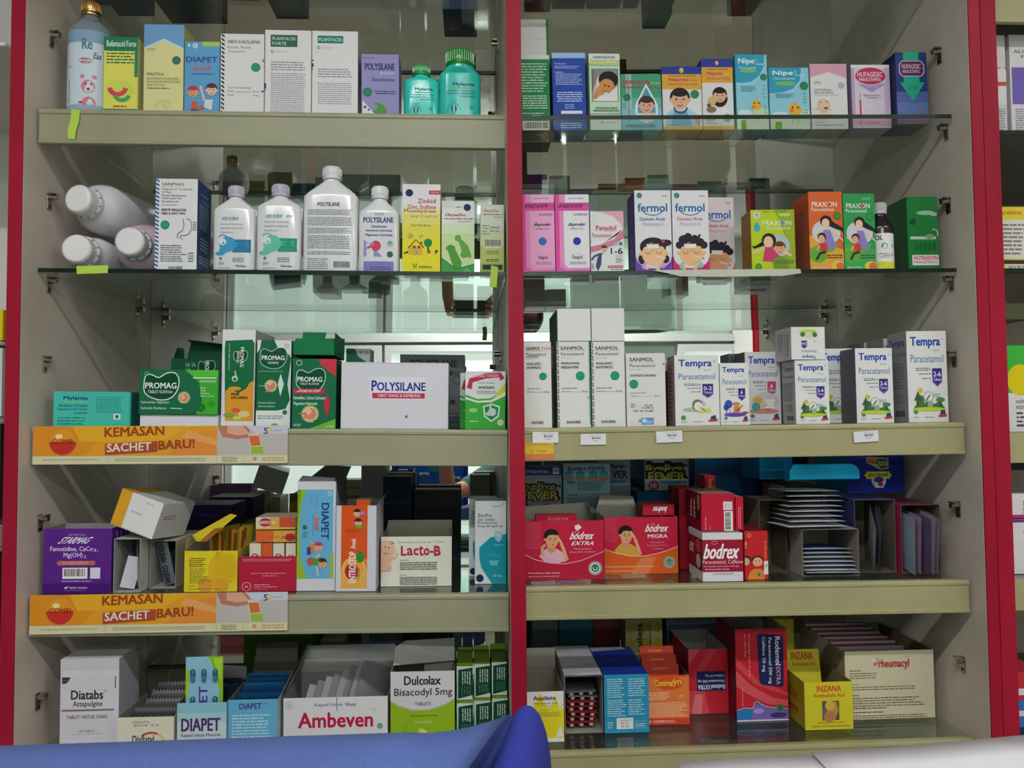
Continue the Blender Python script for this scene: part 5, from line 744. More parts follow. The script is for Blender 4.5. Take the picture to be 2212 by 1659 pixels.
a = k.F; a.r(0, 0, 1, .11, '#dfe4dc').t('GRAFADON', .14, .03, .7, .035, '#34603c', 2).t('Paracetamol 160 mg', .04, .08, .93, .028, '#456a4c', 1).r(0, .115, 1, .14, '#c9cf5a').r(0, .15, 1, .155, '#3a5a44').r(.08, .2, .93, .63, '#2a3a30').r(.1, .205, .91, .625, '#7f8480').p([(.28, .3), (.6, .25), (.6, .625), (.1, .625), (.1, .5)], '#d2cdd2').o(.62, .34, .32, '#1f1815', .27).o(.56, .42, .24, '#c98d52', .22).p([(.2, .6), (.1, .58), (.3, .42), (.5, .45), (.45, .56)], '#c98d52').p([(.1, .625), (.35, .55), (.6, .53), (.91, .42), (.91, .625)], '#e6e2e6').r(.12, .21, .14, .6, '#8a3a3a').r(.2, .21, .215, .6, '#8a3a3a').o(.5, .42, .03, '#3a2018').o(.62, .43, .03, '#3a2018').arc(.5, .47, .07, 200, 330, .02, '#8a3a30')
a.t('MENURUNKAN DEMAM', .18, .7, .7, .03, '#2a4a34', 1).t('MERINGANKAN RASA SAKIT', .1, .735, .86, .028, '#2a4a34', 1).r(0, .8, 1, 1, '#d8dcd8').arc(.38, .9, .04, 0, 360, .012, '#333').g(.5, .89, .8, .91, 1, '#777').r(0, .79, 1, .795, '#2a4a34')
k = C('medicine_box', 'green box with a smiling baby inside a white drop', 'R1', 1344, 1432, 160, {'': '#8fb8c4', 'F': '#3a9270', 'T': '#5aa080'}, Y=Q, d=.045)
a = k.F; a.r(0, .5, 1, 1, '#7fb4c4').r(0, .42, 1, .62, '#5aa498').r(.12, 0, .26, .62, '#9fb4b0').r(.16, 0, .2, .85, '#7a8a88').t('GRAFADON', .03, .11, .68, .075, '#a83044', 2).t('Drops', .75, .14, .23, .05, '#c8cc70', 1).t('Paracetamol 60 mg', .02, .21, .94, .06, '#a83a4c', 2).p([(.62, .17), (.9, .55), (.9, .72), (.78, .84), (.62, .88), (.46, .84), (.34, .72), (.34, .55)], '#dfe8ea').p([(.62, .23), (.84, .56), (.84, .7), (.74, .8), (.62, .83), (.5, .8), (.4, .7), (.4, .56)], '#4f94a8')
a.face(.62, .56, .19, '#dba890', '#3a2a24').p([(.42, .7), (.82, .7), (.86, .8), (.7, .84), (.5, .84), (.4, .8)], '#e4c0c0').o(.14, .42, .09, '#2a6a48').arc(.05, .5, .02, 0, 360, .008, '#ddd').g(.1, .9, .85, .96, 2, '#3a5a7c', 3, .8)
def nap(k, small, kid):
    a = k.F; a.r(0, 0, 1, .12, '#2a3a8c').o(.5, .06, .06, '#c9a84a', .07).o(.5, .05, .03, '#e0c878').r(0, .12, 1, .36 if small else .34, '#dba43a').t('Analgesik Antipiretik', .17, .135, .7, .028, '#4a3a3a', 1).t('Naprex', .17, .185, .5, .055, '#b02c70', 2).t(small and 'Drops' or 'Syrup', .7, .205, .2, .025, '#f0d8a0' if not small else '#4a3a6a', 1).t('Paracetamol 60mg' if small else 'Paracetamol 250mg', .17, .265, .72, .035, '#a83a6a', 1).r(0, .95, 1, 1, '#d8a43a')
    if kid: a.face(.56, .52, .22, '#dfae90', '#1f1a1c', long=1).p([(.34, .7), (.74, .68), (.95, .8), (.95, .93), (.25, .93)], '#e8e4e8').o(.3, .6, .14, '#c8b070', .14).o(.28, .72, .16, '#7a6a50', .1).o(.25, .84, .2, '#c8a880', .1).o(.78, .84, .14, '#7aa48a').g(.1, .9, .45, .92, 1, '#6a5a8a').o(.2, .66, .06, '#5a4a3a')
    else: a.face(.44, .52, .24, '#dfae90', '#1f1a1c').p([(.28, .66), (.44, .72), (.62, .66), (.85, .74), (.92, .94), (.06, .94), (.1, .74)], '#aacbe0').p([(.28, .7), (.6, .7), (.74, .94), (.2, .94)], '#6aa4d0').arc(.45, .63, .17, 190, 350, .035, '#2a2a3a').o(.82, .44, .11, '#2a7a4c').p([(.8, .76), (.95, .86), (.92, .94), (.82, .9)], '#c89070').g(.1, .91, .4, .93, 1, '#6a5a8a')
k = C('medicine_box', 'blue, yellow and white box with a laughing toddler looking sideways', 'R1', 1433, 1519, 144, {'': '#d8a43a', 'F': '#dfdde0', 'L': '#24337c', 'T': '#24337c'}, Y=Q, d=.045); nap(k, 1, 0)
k = C('medicine_box', 'blue, yellow and white box with a girl hugging a soft toy', 'R1', 1519, 1587, 127, {'': '#d8a43a', 'F': '#dfdde0', 'L': '#24337c', 'T': '#24337c'}, Y=Q, d=.05); nap(k, 0, 1)
def nipe(k, tall):
    a = k.F; a.p([(0, 0), (.93, 0), (.9, .16), (.75, .28), (.5, .36), (.2, .38), (0, .375)] if tall else [(0, 0), (.82, 0), (.78, .2), (.6, .34), (.35, .4), (0, .42)], '#2f97b5').l([(.95, 0), (.9, .18), (.74, .3), (.5, .38), (.2, .4), (0, .39)] if tall else [(.84, 0), (.78, .22), (.6, .36), (.35, .42), (0, .44)], .01, '#d8eef4').t('Nipe', .1, .05, .5, .09, '#eef4f6', 2).arc(.66, .07, .025, 0, 360, .01, '#cfe4ec').t('Fever', .66, .11, .24, .03, '#d4e8ee', 1).t('Paracetamol', .12, .16, .52, .035, '#c8e4ec', 1).o(.4, .22 if tall else .26, .26, '#6fb06a', .06).o(.87, .3, .1, '#2a7a54').arc(.87, .3, .1, 0, 360, .01, '#1a4a44')
    a.g(.15, .42, .66, .5, 4, '#3f7484', 3, .7).r(0, .8, 1, 1, '#d5dfc8').o(.25, .78, .22, '#cfe0e4', .1).o(.8, .78, .3, '#b8d2b0', .14).o(.62, .68, .17, '#e0ae3c', .15).p([(.6, .58), (.64, .52), (.66, .6)], '#e0ae3c').o(.56, .65, .025, '#2a2020').o(.7, .65, .025, '#2a2020').o(.54, .7, .06, '#d2752c', .035).l([(.58, .8), (.56, .9)], .02, '#cf8a4a').l([(.68, .8), (.69, .9)], .02, '#cf8a4a').r(.12, .88, .28, 1, '#6fa83a')
    for y in (.42, .47, .52, .57): a.o(.88, y, .05, '#6fb0a0', .02)
    for y in (.7, .74, .78): a.l([(.9, y), (.94, y - .01)], .015, '#4f7a5a').l([(.86, y - .01), (.9, y)], .015, '#4f7a5a')
k = C('medicine_box', 'taller light blue box with a yellow duckling', 'R1', 1592, 1662, 118, {'': '#8cc4d6', 'F': '#8cc8dc', 'L': '#3a9cb8', 'T': '#3a9cb8'}, Y=Q, d=.05, rz=.02); nipe(k, 1)
k = C('medicine_box', 'shorter light blue box with a yellow duckling', 'R1', 1665, 1752, 146, {'': '#8cc4d6', 'F': '#8cc8dc', 'T': '#7abcd0'}, Y=Q, d=.045); nipe(k, 0)
k = C('medicine_box', 'pink and white box with a laughing cartoon baby', 'R1', 1754, 1834, 138, {'': '#d8d0d4', 'F': '#dedade', 'L': '#c08ca0', 'T': '#b88898'}, Y=Q, d=.045)
a = k.F; a.p([(0, 0), (1, 0), (1, .22), (.5, .12), (0, .2)], '#cf9cb0').p([(0, .2), (.5, .12), (1, .22), (1, .235), (.5, .135), (0, .215)], '#e8c8d2').t('OTTO', .1, .27, .19, .045, '#55505a', 1).t('OTTOPAN', .1, .385, .45, .035, '#44404c', 1).t('PARACETAMOL', .1, .43, .52, .028, '#44404c', 1).t('ORAL DROPS 60 mg/0,6 mL', .1, .475, .66, .02, '#66606a', 1).o(.84, .335, .08, '#a8aaae').arc(.84, .335, .08, 0, 360, .01, '#8a8c90').o(.34, .64, .16, '#e0c0a0', .17).arc(.34, .64, .16, 0, 360, .01, '#8a6a54', .17).o(.4, .68, .06, '#6a3030', .03).arc(.25, .61, .04, 20, 160, .012, '#4a3a34').arc(.42, .6, .04, 20, 160, .012, '#4a3a34').o(.34, .8, .2, '#e0c0a0', .1).arc(.12, .72, .05, 0, 180, .01, '#8a6a54').arc(.52, .73, .05, 0, 180, .01, '#8a6a54').g(.1, .89, .35, .91, 1, '#888').g(.1, .93, .85, .95, 1, '#666', 4)
k = C('medicine_box', 'pink and lilac box with a crimson oval name', 'R1', 1843, 1927, 140, {'': '#c8b0cc', 'F': '#d4c8d8', 'L': '#8a7a98', 'T': '#c8bccc'}, Y=Q - .004, d=.05)
a = k.F; a.r(0, 0, 1, .05, '#e4e0e8').r(0, .05, .08, .95, '#b89cc0').r(.84, .05, 1, .95, '#c8b0d0').p([(.15, .3), (.9, .3), (.52, .44)], '#9a8ac0').o(.5, .18, .42, '#e2dce4', .24).o(.5, .18, .4, '#bc2c5a', .22).t('HUFAGESIC', .16, .115, .66, .075, '#d8c4d0', 2).t('PARACETAMOL', .2, .205, .58, .055, '#d8c4d0', 2).t('drops anak', .38, .34, .3, .025, '#d8d0e8').t('Obat Turun Panas', .3, .47, .44, .028, '#8a4a60', 1).t('Untuk Bayi', .4, .51, .26, .028, '#8a4a60', 1).r(.2, .45, .215, .8, '#9a7080').r(.19, .56, .23, .82, '#c03050').r(0, .85, 1, .96, '#e0a8c0').seal(.2, .92, .05, '#a04a6a', '#e0b8c8').g(.32, .9, .72, .94, 2, '#9a6a80', 3).arc(.5, .66, .14, 0, 360, .006, '#c0b0c0').arc(.75, .62, .14, 0, 360, .006, '#c0b0c0')
k = C('medicine_box', 'dark blue box with a teal arrow, rightmost on its shelf', 'R1', 1939, 2012, 113, {'': '#1d2a5c', 'F': '#24346c', 'L': '#1a2450', 'T': '#1d8a6a'}, Y=Q - .02, d=.055)
a = k.F; a.r(0, .55, 1, 1, '#4a5c98').r(0, .7, 1, 1, '#5a6a9c').r(.25, 0, .75, .42, '#1f9a7c').p([(.12, .42), (.92, .42), (.52, .68)], '#1f9a7c').p([(.2, .115), (.82, .115), (.92, .17), (.92, .29), (.82, .34), (.2, .34), (.1, .29), (.1, .17)], '#a8a0b8').p([(.22, .13), (.8, .13), (.88, .18), (.88, .28), (.8, .325), (.22, .325), (.14, .28), (.14, .18)], '#5a1a4a').t('HUFAGESIC', .2, .165, .6, .065, '#c0a8b8', 2).t('PARACETAMOL', .22, .245, .56, .045, '#c0a8b8', 2).g(.35, .46, .68, .52, 2, '#157a60', 3, .9, 'c').o(.78, .82, .05, '#b04a80').o(.86, .79, .05, '#2a8a70').r(0, .94, 1, 1, '#6a4a6a')
# ------------------------------------------------------------------ right bay, second shelf
for lb, x0, x1, pk, f in (('pink box with a light blue dot, beside the divider', 1126, 1200, '#e4a4cc', 0), ('white and magenta box with a dark blue dot, second from the divider', 1201, 1275, '#e4e2e8', 1)):
    k = C('medicine_box', lb, 'R2', x0, x1, 420, {'': '#d878b4', 'F': '#e094c4', 'T': '#dfc8d8'}, Y=.012, d=.05, grp='tall pink ibuprofen boxes')
    a = k.F; a.r(0, 0, .12, 1, '#dc4c9c').r(.12, .0, .25, 1, '#e08cc0').p([(.25, .18), (1, .18), (1, .94), (.36, .94), (.27, .9), (.25, .85)], pk).p([(.15, .93), (.3, .97), (1, .96), (1, 1), (0, 1)], '#d868ac').r(.3, 0, 1, .115, pk if f else '#e4b0d0').r(0, .105, 1, .21, '#cf4c98').t('RHELAFEN', .06, .125, .82, .045, '#2a1a34', 2, .2).g(.38, .04, .86, .065, 1, '#8a7a88').t('SUSPENSI', .54, .245, .4, .028, '#4a3a4c', 1).t('Ibuprofen', .34, .365, .58, .05, '#2f2a38', 2, .2).t('200 mg / 5 mL' if f else '100 mg / 5 mL', .4, .43, .48, .024, '#4a4450', 1, .2).o(.63, .6, .11, '#1f3a9c' if f else '#2a6ab4').arc(.63, .6, .11, 0, 360, .012, '#1a2450').t('lapi', .5, .78, .27, .06, '#4a404c', 1).arc(.63, .81, .17, 0, 360, .006, '#b8a8b4', .13).g(.4, .86, .9, .9, 2, '#8a7a86', 3, .9, 'c')
k = C('medicine_box', 'white and rose box with a jumping child and the numbers 1-6', 'R2', 1277, 1350, 456, {'': '#dcd8da', 'F': '#dedcde', 'T': '#d8a0b0'}, Y=.012, d=.045)
a = k.F; a.p([(0, 0), (1, 0), (1, .32), (.9, .2), (.7, .1), (.4, .03)], '#dfa4b4').p([(1, .3), (1, .44), (.7, .56), (.3, .64), (0, .68), (0, .58), (.35, .54), (.7, .46)], '#c87a94').p([(0, .58), (.35, .54), (.7, .46), (.96, .3), (.9, .36), (.6, .45), (.3, .5), (0, .53)], '#e8e4e8').t('Panadol', .17, .235, .6, .08, '#c43c50', 2).g(.4, .325, .75, .345, 1, '#c89aa4').t('Paracetamol', .05, .36, .56, .07, '#b05a6a', 1).t('1-6', .6, .605, .35, .1, '#3a3f54', 2).t('TAHUN', .73, .725, .2, .03, '#aaa6ac', 1).g(.74, .77, .95, .85, 3, '#777', 3, .8).r(.5, .89, .95, .93, '#c06078').t('TANPA ALKOHOL', .53, .9, .4, .018, '#ecd8dc', 1).o(.75, .535, .06, '#9aa89c').o(.9, .535, .055, '#3a7a5c')
a.face(.4, .62, .09, '#dfb498', '#3a3038').p([(.3, .68), (.4, .7), (.36, .8), (.28, .9), (.2, .98), (.14, .9), (.2, .76)], '#3f4468').p([(.33, .7), (.4, .71), (.36, .82), (.3, .88)], '#e4e4ea').l([(.28, .7), (.1, .74), (.02, .8)], .06, '#3f4468').g(.02, .85, .08, .95, 3, '#666').o(.62, .955, .02, '#555').g(.68, .94, .95, .965, 1, '#777').o(.28, .98, .05, '#e4e0e4', .015)
def fer(k, c, hair, cap):
    a = k.F; a.o(.14, .065, .07, '#3a8068').arc(.14, .065, .07, 0, 360, .01, '#2a5a4c').g(.76, .055, .9, .09, 1, '#888').t('fermol', .09, .165, .8, .1, '#2f5f9c', 2).arc(.5, .2, .32, 215, 325, .025, '#2f6fa8', .24).t('Demam Anak', .14, .335, .7, .04, c[1], 1).t('Paracetamol', .22, .395, .55, .045, c[2])
    a.p([(0, .82), (.1, .87), (.3, .92), (.5, .93), (.7, .92), (.9, .87), (1, .82), (1, 1), (0, 1)], c[0]).o(.5, .83, .48, c[3], .3)
    if hair == 'g': a.o(.48, .70, .36, '#26222a', .26).o(.84, .65, .15, '#26222a', .09).o(.17, .85, .1, '#26222a', .14).o(.82, .85, .1, '#26222a', .12).o(.76, .63, .05, '#b03a5a')
    else:
        a.o(.5, .68, .36, '#26222a', .2)
        for x, y in ((.18, .68), (.26, .61), (.42, .575), (.6, .6), (.76, .64), (.85, .68), (.3, .6)): a.o(x, y, .1, '#26222a')
        a.l([(.7, .6), (.74, .55)], .06, '#26222a')
    a.arc(.5, 1.0, .34, 25, 155, .08, c[5], .3).o(.5, .79, .33, c[4], .32).o(.16, .78, .06, c[4]).o(.84, .78, .06, c[4]).p([(.2, .70), (.26, .64), (.4, .66), (.55, .64), (.7, .66), (.8, .70), (.6, .685), (.4, .69)], '#26222a').p([(.3, .665), (.64, .665), (.62, .715), (.32, .715)], '#e8e4e4').arc(.34, .755, .07, 180, 360, .014, '#5a3a34').arc(.64, .755, .07, 180, 360, .014, '#5a3a34').arc(.49, .755, .03, 0, 180, .01, '#8a5a44').l([(.54, .81), (.8, .84)], .025, '#e8e4e8').o(.82, .845, .025, '#c03a5a').o(.24, .95, .08, c[5], .05).o(.72, .94, .09, c[5], .05).o(.3, .96, .05, c[4]).o(.6, .97, .06, c[4])
k = C('medicine_box', 'white and purple box with a sleeping cartoon girl, left of the three fever boxes', 'R2', 1373, 1453, 411, {'': '#5a3a94', 'F': '#dcdce0', 'L': '#4a2f80'}, Y=.008, d=.055); fer(k, ('#6a3fa4', '#4a4490', '#8a84b0', '#ddd6e4', '#eabf92', '#c49ac8'), 'g', 0)
k.L.t('fermol', .35, .1, .22, .3, '#7a68a8', 1, rot=-1).g(.3, .5, .7, .95, 3, '#7a68a8', 3, .9, rot=1)
k = C('medicine_box', 'white and pink box with a sleeping curly cartoon boy, in the middle of three', 'R2', 1454, 1534, 411, {'': '#c22f6c', 'F': '#dcdce0', 'T': '#d8d4d8', 'R': '#b02a60'}, Y=.008, d=.055); fer(k, ('#c82f6c', '#b83a6a', '#a88aa0', '#dcdce0', '#e8b688', '#82bcb8'), 'b', 0)
k = C('medicine_box', 'white and orange box with a sleeping curly boy, partly hidden, right of three', 'R2', 1515, 1590, 426, {'': '#cf4a34', 'F': '#d2c4cc', 'R': '#c4442e'}, Y=.066, d=.055, rz=.05); fer(k, ('#d25a3c', '#a8404c', '#a88a94', '#d2c4cc', '#d89c70', '#78a8a0'), 'b', 0); k.R.g(.3, .2, .7, .9, 3, '#e0a898', 3, .9, rot=1)
def woman(a, x, y, s, dress, child=None, hairx=1, baby=None):
    a.p([(x - .1 * s, y), (x + .1 * s, y - .02), (x + .2 * s * hairx, y + .02), (x + .45 * s * hairx, y + .1), (x + .62 * s * hairx, y + .1), (x + .5 * s * hairx, y + .145), (x + .2 * s * hairx, y + .1), (x, y + .05)], '#241d22').o(x, y + .01, .15 * s, '#241d22').o(x - .01 * s, y + .035, .1 * s, '#e6c0a4', .12 * s)
    a.p([(x - .07 * s, y + .12), (x + .1 * s, y + .12), (x + .17 * s, y + .22), (x + .25 * s, y + .34), (x + .16 * s, y + .37), (x - .14 * s, y + .35), (x - .1 * s, y + .2)], dress).l([(x - .1 * s, y + .14), (x - .24 * s, y + .19), (x - .36 * s, y + .22)], .05 * s, '#e6c0a4').l([(x + .12 * s, y + .14), (x + .3 * s, y + .2), (x + .46 * s, y + .26)], .05 * s, '#e6c0a4')
    if child: a.o(x - .12 * s, y + .21, .11 * s, '#2a2226').o(x - .13 * s, y + .235, .085 * s, '#dba480', .1 * s).p([(x - .2 * s, y + .29), (x, y + .29), (x + .03 * s, y + .38), (x - .14 * s, y + .4)], child).l([(x - .02 * s, y + .4), (x - .18 * s, y + .42), (x - .27 * s, y + .5)], .06 * s, '#2a2a30').l([(x - .18 * s, y + .32), (x - .26 * s, y + .38)], .04 * s, '#dba480')
k = C('medicine_box', 'shorter lime green box with a mother in a pink dress, before the orange box', 'R2', 1625, 1720, 453, {'': '#a8bc22', 'F': '#b0c426', 'L': '#8a6a1c', 'T': '#9aae2a'}, Y=.006, d=.045, rz=-.02)
a = k.F; a.p([(.55, 0), (1, 0), (1, 1), (.5, 1), (.8, .5)], '#8aa02a').seal(.14, .09, .08, '#7a9a7a').t('ED 05 24', .3, .02, .5, .025, '#4a5420', 1).o(.14, .3, .075, '#4a9cc0', .09).p([(.07, .27), (.14, .19), (.21, .27)], '#4a9cc0').r(.65, .06, .9, .11, '#b8c078').t('PRAXION', .26, .18, .66, .08, '#e0e6d0', 1).o(.73, .22, .05, '#6a8aac').t('Paracetamol', .35, .275, .54, .06, '#d4dcb8', 1).o(.62, .6, .26, '#a8b4bc', .26); woman(a, .40, .50, 1.1, '#c03a68', None, -.62); a.face(.64, .64, .13, '#dba880', '#5a3a24').p([(.48, .84), (.62, .76), (.8, .8), (.85, 1), (.5, 1)], '#6a8a30').o(.15, .94, .065, '#4a9a2a').arc(.15, .94, .065, 0, 360, .012, '#2a4a1a').g(.55, .83, .98, .9, 2, '#4a5a20', 3, .8)
def prax(k, bg, bg2):
    a = k.F; a.p([(0, .55), (.3, .62), (1, .75), (1, 1), (0, 1)], bg2).o(.5, .52, .42, '#c4c6cc', .37).p([(.02, .72), (.4, .66), (.9, .66), (.7, .76), (.4, .8), (0, .8)], '#6a9a3a').o(.25, .82, .25, '#5a9a34', .2).t('PRAXION', .1, .13, .74, .065, '#e8e6e4', 1).o(.6, .165, .055, '#b0503c').t('Paracetamol', .08, .205, .66, .045, '#e0dcd8', 1); woman(a, .5, .37, 1.15, '#8478b4', '#c43c34', 1); a.o(.84, .31, .1, '#2f8a3a').arc(.84, .31, .1, 0, 360, .014, '#1c3a20').g(.5, .8, .98, .86, 2, '#5a3a20', 3, .8).o(.82, .95, .2, '#dfe0d0', .13).o(.75, .955, .13, '#d8c03a', .12).o(.88, .955, .12, '#cf6a3c', .12).t('Bebas Alkohol', .08, .955, .44, .025, '#e4dccc', 1)
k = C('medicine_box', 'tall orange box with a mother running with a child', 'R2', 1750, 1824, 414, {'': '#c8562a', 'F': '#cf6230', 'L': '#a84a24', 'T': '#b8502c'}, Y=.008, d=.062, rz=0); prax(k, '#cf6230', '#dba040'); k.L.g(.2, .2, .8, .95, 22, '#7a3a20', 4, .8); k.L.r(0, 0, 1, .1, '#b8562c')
k = C('medicine_box', 'tall green box with a mother running with a child', 'R2', 1825, 1894, 418, {'': '#1f7a3c', 'F': '#2a8a48', 'L': '#1f7a3c', 'T': '#1b6a34'}, Y=.008, d=.06); prax(k, '#2a8a48', '#3a9a50'); k.F.t('FORTE', .6, .055, .26, .03, '#a8c8e0', 1)
def f_(a):
    a.t('OL', .06, .06, .26, .12, '#22242a', 2).o(.4, .42, .13, '#2a8f70').o(.82, .42, .09, '#7ab8a8').g(.3, .6, .9, .74, 3, '#666', 3, .9, 'c')
def f2_(a): a.r(.02, .0, .98, .56, W, 16).r(.02, .56, .98, .62, '#d8d43a', 16); a.r(.02, .17, .98, .85, W, 16).r(.02, .85, .98, .96, '#d8d43a', 16).t('OL', .1, .2, .22, .09, '#22242a', 2).o(.4, .46, .12, '#2a8f70').o(.78, .46, .08, '#7ab8a8').g(.25, .62, .8, .72, 3, '#666', 3, .9, 'c')
def f3_(a): a.r(.03, .13, .97, .8, W, 16).r(.03, .8, .97, .97, '#d4d044', 16).t('OL', .12, .18, .24, .11, '#22242a', 2).o(.42, .43, .12, '#2a8f70').o(.78, .43, .08, '#7ab8a8').g(.22, .6, .82, .72, 3, '#666', 3, .9, 'c')
bottle('dark brown syrup bottle with silver screw cap and white label', 'R2', 1889, 1944, 441, '#20161c|g', '#b4b2b8|g', 466, 1897, 1928, 498, Y=.012, dr=1, n=2, label_fn=f3_, slope=.9, neck=.0085)
k = C('medicine_box', 'dark glossy green box with a red and white name plate, rightmost', 'R2', 1963, 2031, 425, {'': '#0f5c26', 'F': '#14682e|g', 'L': '#0c4a1e|g', 'T': '#14682e'}, Y=.02, d=.075)
a = k.F; a.r(.12, .79, .97, .93, '#d6cdd0').t('NUTRADON', .17, .805, .76, .05, '#b83040', 2).t('PARACETAMOL', .17, .87, .76, .035, '#a04050', 1).o(.6, .22, .3, '#8fa898', .07).o(.85, .24, .12, '#8fa898', .06).o(.18, .34, .1, '#0a3c1c').l([(.08, .56), (.9, .56)], .09, '#a8b8a8').o(.7, .54, .14, '#6a8a70', .08).l([(.8, .44), (.95, .46), (.97, .54)], .03, '#c8d0c8')
for x in (.25, .4, .55, .7, .85): a.o(x, .68, .05, '#0f5426', .14)
# white film strip hanging over the edge of the second right shelf
b = B(); P = [un(x, y, -.004) for x, y in ((1408, 584), (1450, 583), (1728, 581), (1731, 590), (1690, 596), (1560, 598), (1470, 597), (1440, 590))]
b.add([(p.x, 0, p.z) for p in P] + [(p.x, -.0006, p.z) for p in P], [tuple(range(8))[::-1], tuple(range(8, 16))] + [(i, (i + 1) % 8, 8 + (i + 1) % 8, 8 + i) for i in range(8)], '#b9bcae|g')
P2_ = [un(1412, 584, -.004), un(1728, 581, -.004)]
tag(b.obj('torn_film_strip', None, Matrix.Translation((0, -.004, 0))), 'torn whitish film strip stuck along the glass edge under the fever boxes', 'plastic strip')
# ------------------------------------------------------------------ right bay, third shelf
def san(k, forte=0, mid='SIRUP', l1='ANALGESIC -', l2='ANTIPYRETIC', q='250 mg'):
    a = k.F
    if forte < 2: a.zig(.0, 0, .07 if forte == 0 else .03, 1, 26, '#3f8a70' if forte == 0 else '#777').zig(.02, .01, .06, 1, 13, '#b86a74') if forte == 0 else a.zig(.0, .01, .03, 1, 18, '#888')
    a.t('SANMOL', .12, .055, .7 if forte != 1 else .5, .04, '#3a3c42', 2)
    if forte == 1: a.t('Forte', .68, .055, .3, .035, '#c0445c', 1)
    a.r(.12, .105, .86, .108, '#c0606a').t('Paracetamol', .13, .125, .68, .035, '#4a4c52', 1).t(mid, .13, .18, .34, .022, '#a0a2a6', 1).t(l1, .13, .24, .56, .028, '#2e3036', 2).t(l2, .13, .285, .52, .028, '#2e3036', 2).o(.7, .4, .125, '#18906a').arc(.7, .4, .125, 0, 360, .014, '#14504a').g(.13, .53, .6, .555, 1, '#88898e').g(.13, .57, .4, .59, 1, '#88898e').r(.42, .583, .7, .586, '#999').t(q, .72, .57, .19, .026, '#66676c', 1).t('SANBE', .27, .92, .42, .03, '#4a4c52', 2)
k = C('medicine_box', 'narrow white box with red script after its name, beside the divider', 'R3', 1127, 1193, 739, {'': '#cfcdd0', 'F': '#dcdad8', 'R': '#d8c4cc', 'T': '#c8c6ca'}, Y=.012, d=.05); san(k, 1, 'Suspensi'); k.F.l([(.1, .172), (.4, .168), (.55, .178)], .02, '#44464c')
k1 = C('medicine_box', 'white box with green zigzag edge and Indonesian text, left of the zigzag pair', 'R3', 1204, 1277, 738, {'': '#dcdad8', 'F': '#dfdddb', 'L': '#2a5a44', 'T': '#d0ced0'}, Y=.008, d=.05); san(k1, 0, 'Sirup', 'PENURUN PANAS,', 'PEREDA NYERI', '120 mg'); k1.F.r(.965, 0, .99, .96, '#2a8a64').r(.9, .64, .97, .645, '#2a8a64').r(.9, .66, .97, .665, '#2a8a64')
k2 = C('medicine_box', 'white box with green zigzag edge and English text, right of the zigzag pair', 'R3', 1279, 1352, 738, {'': '#dcdad8', 'F': '#dfdddb', 'L': '#2a7a54', 'T': '#d0ced0'}, Y=.008, d=.05); san(k2, 0, 'Syrup', q='120 mg')
C('medicine_box', 'plain white carton with dark green side, lying on the left zigzag box', 'R3', 1205, 1278, 667, {'': '#dcdcd8', 'F': '#dee0dc', 'L': '#1d4a38', 'R': '#d8d8d4'}, Y=.008, d=.12, base=k1.top + .0005)
C('medicine_box', 'plain white carton lying on the right zigzag box', 'R3', 1279, 1351, 666, {'': '#dcdcd8', 'F': '#e0dddc', 'L': '#d0d0cc'}, Y=.008, d=.12, base=k2.top + .0005)
k = C('medicine_box', 'shorter white infant box with a small blue hologram sticker', 'R3', 1354, 1440, 763, {'': '#d0ced0', 'F': '#dcd8d8', 'R': '#b8a0aa', 'T': '#dcdad8'}, Y=.01, d=.05)
a = k.F; a.t('SANMOL', .1, .06, .6, .05, '#3a3c42', 2).r(.1, .125, .74, .129, '#c0606a').t('Paracetamol', .1, .15, .63, .038, '#4a4c52', 1).t('Drops', .1, .21, .33, .026, '#a0a2a6', 1).t('ANTIPYRETIC FOR INFANT', .1, .29, .67, .03, '#2e3036', 2).o(.19, .42, .105, '#18906a').arc(.19, .42, .105, 0, 360, .012, '#14504a').g(.1, .53, .5, .555, 1, '#88898e').g(.1, .575, .32, .595, 1, '#88898e').r(.34, .588, .7, .59, '#999').t('60 mg', .72, .572, .12, .026, '#66676c', 1).g(.1, .68, .22, .75, 3, '#777').t('041422', .45, .7, .22, .025, '#44464c', 1).t('13 APR 22', .38, .735, .3, .022, '#44464c', 1).t('HET RP 23.684', .17, .775, .5, .024, '#44464c', 1).t('SA', .3, .905, .08, .03, '#4a4c52', 2).r(.36, .88, .68, .97, '#7a86c8').p([(.36, .9), (.5, .88), (.6, .97), (.36, .97)], '#5ab0d8').o(.44, .92, .05, '#c8e0f0').g(.48, .92, .66, .96, 2, '#a8e8f0', 3).r(.93, .14, .97, .15, '#333').r(.93, .16, .97, .165, '#333')
GRP = 'white paracetamol boxes with blue name'
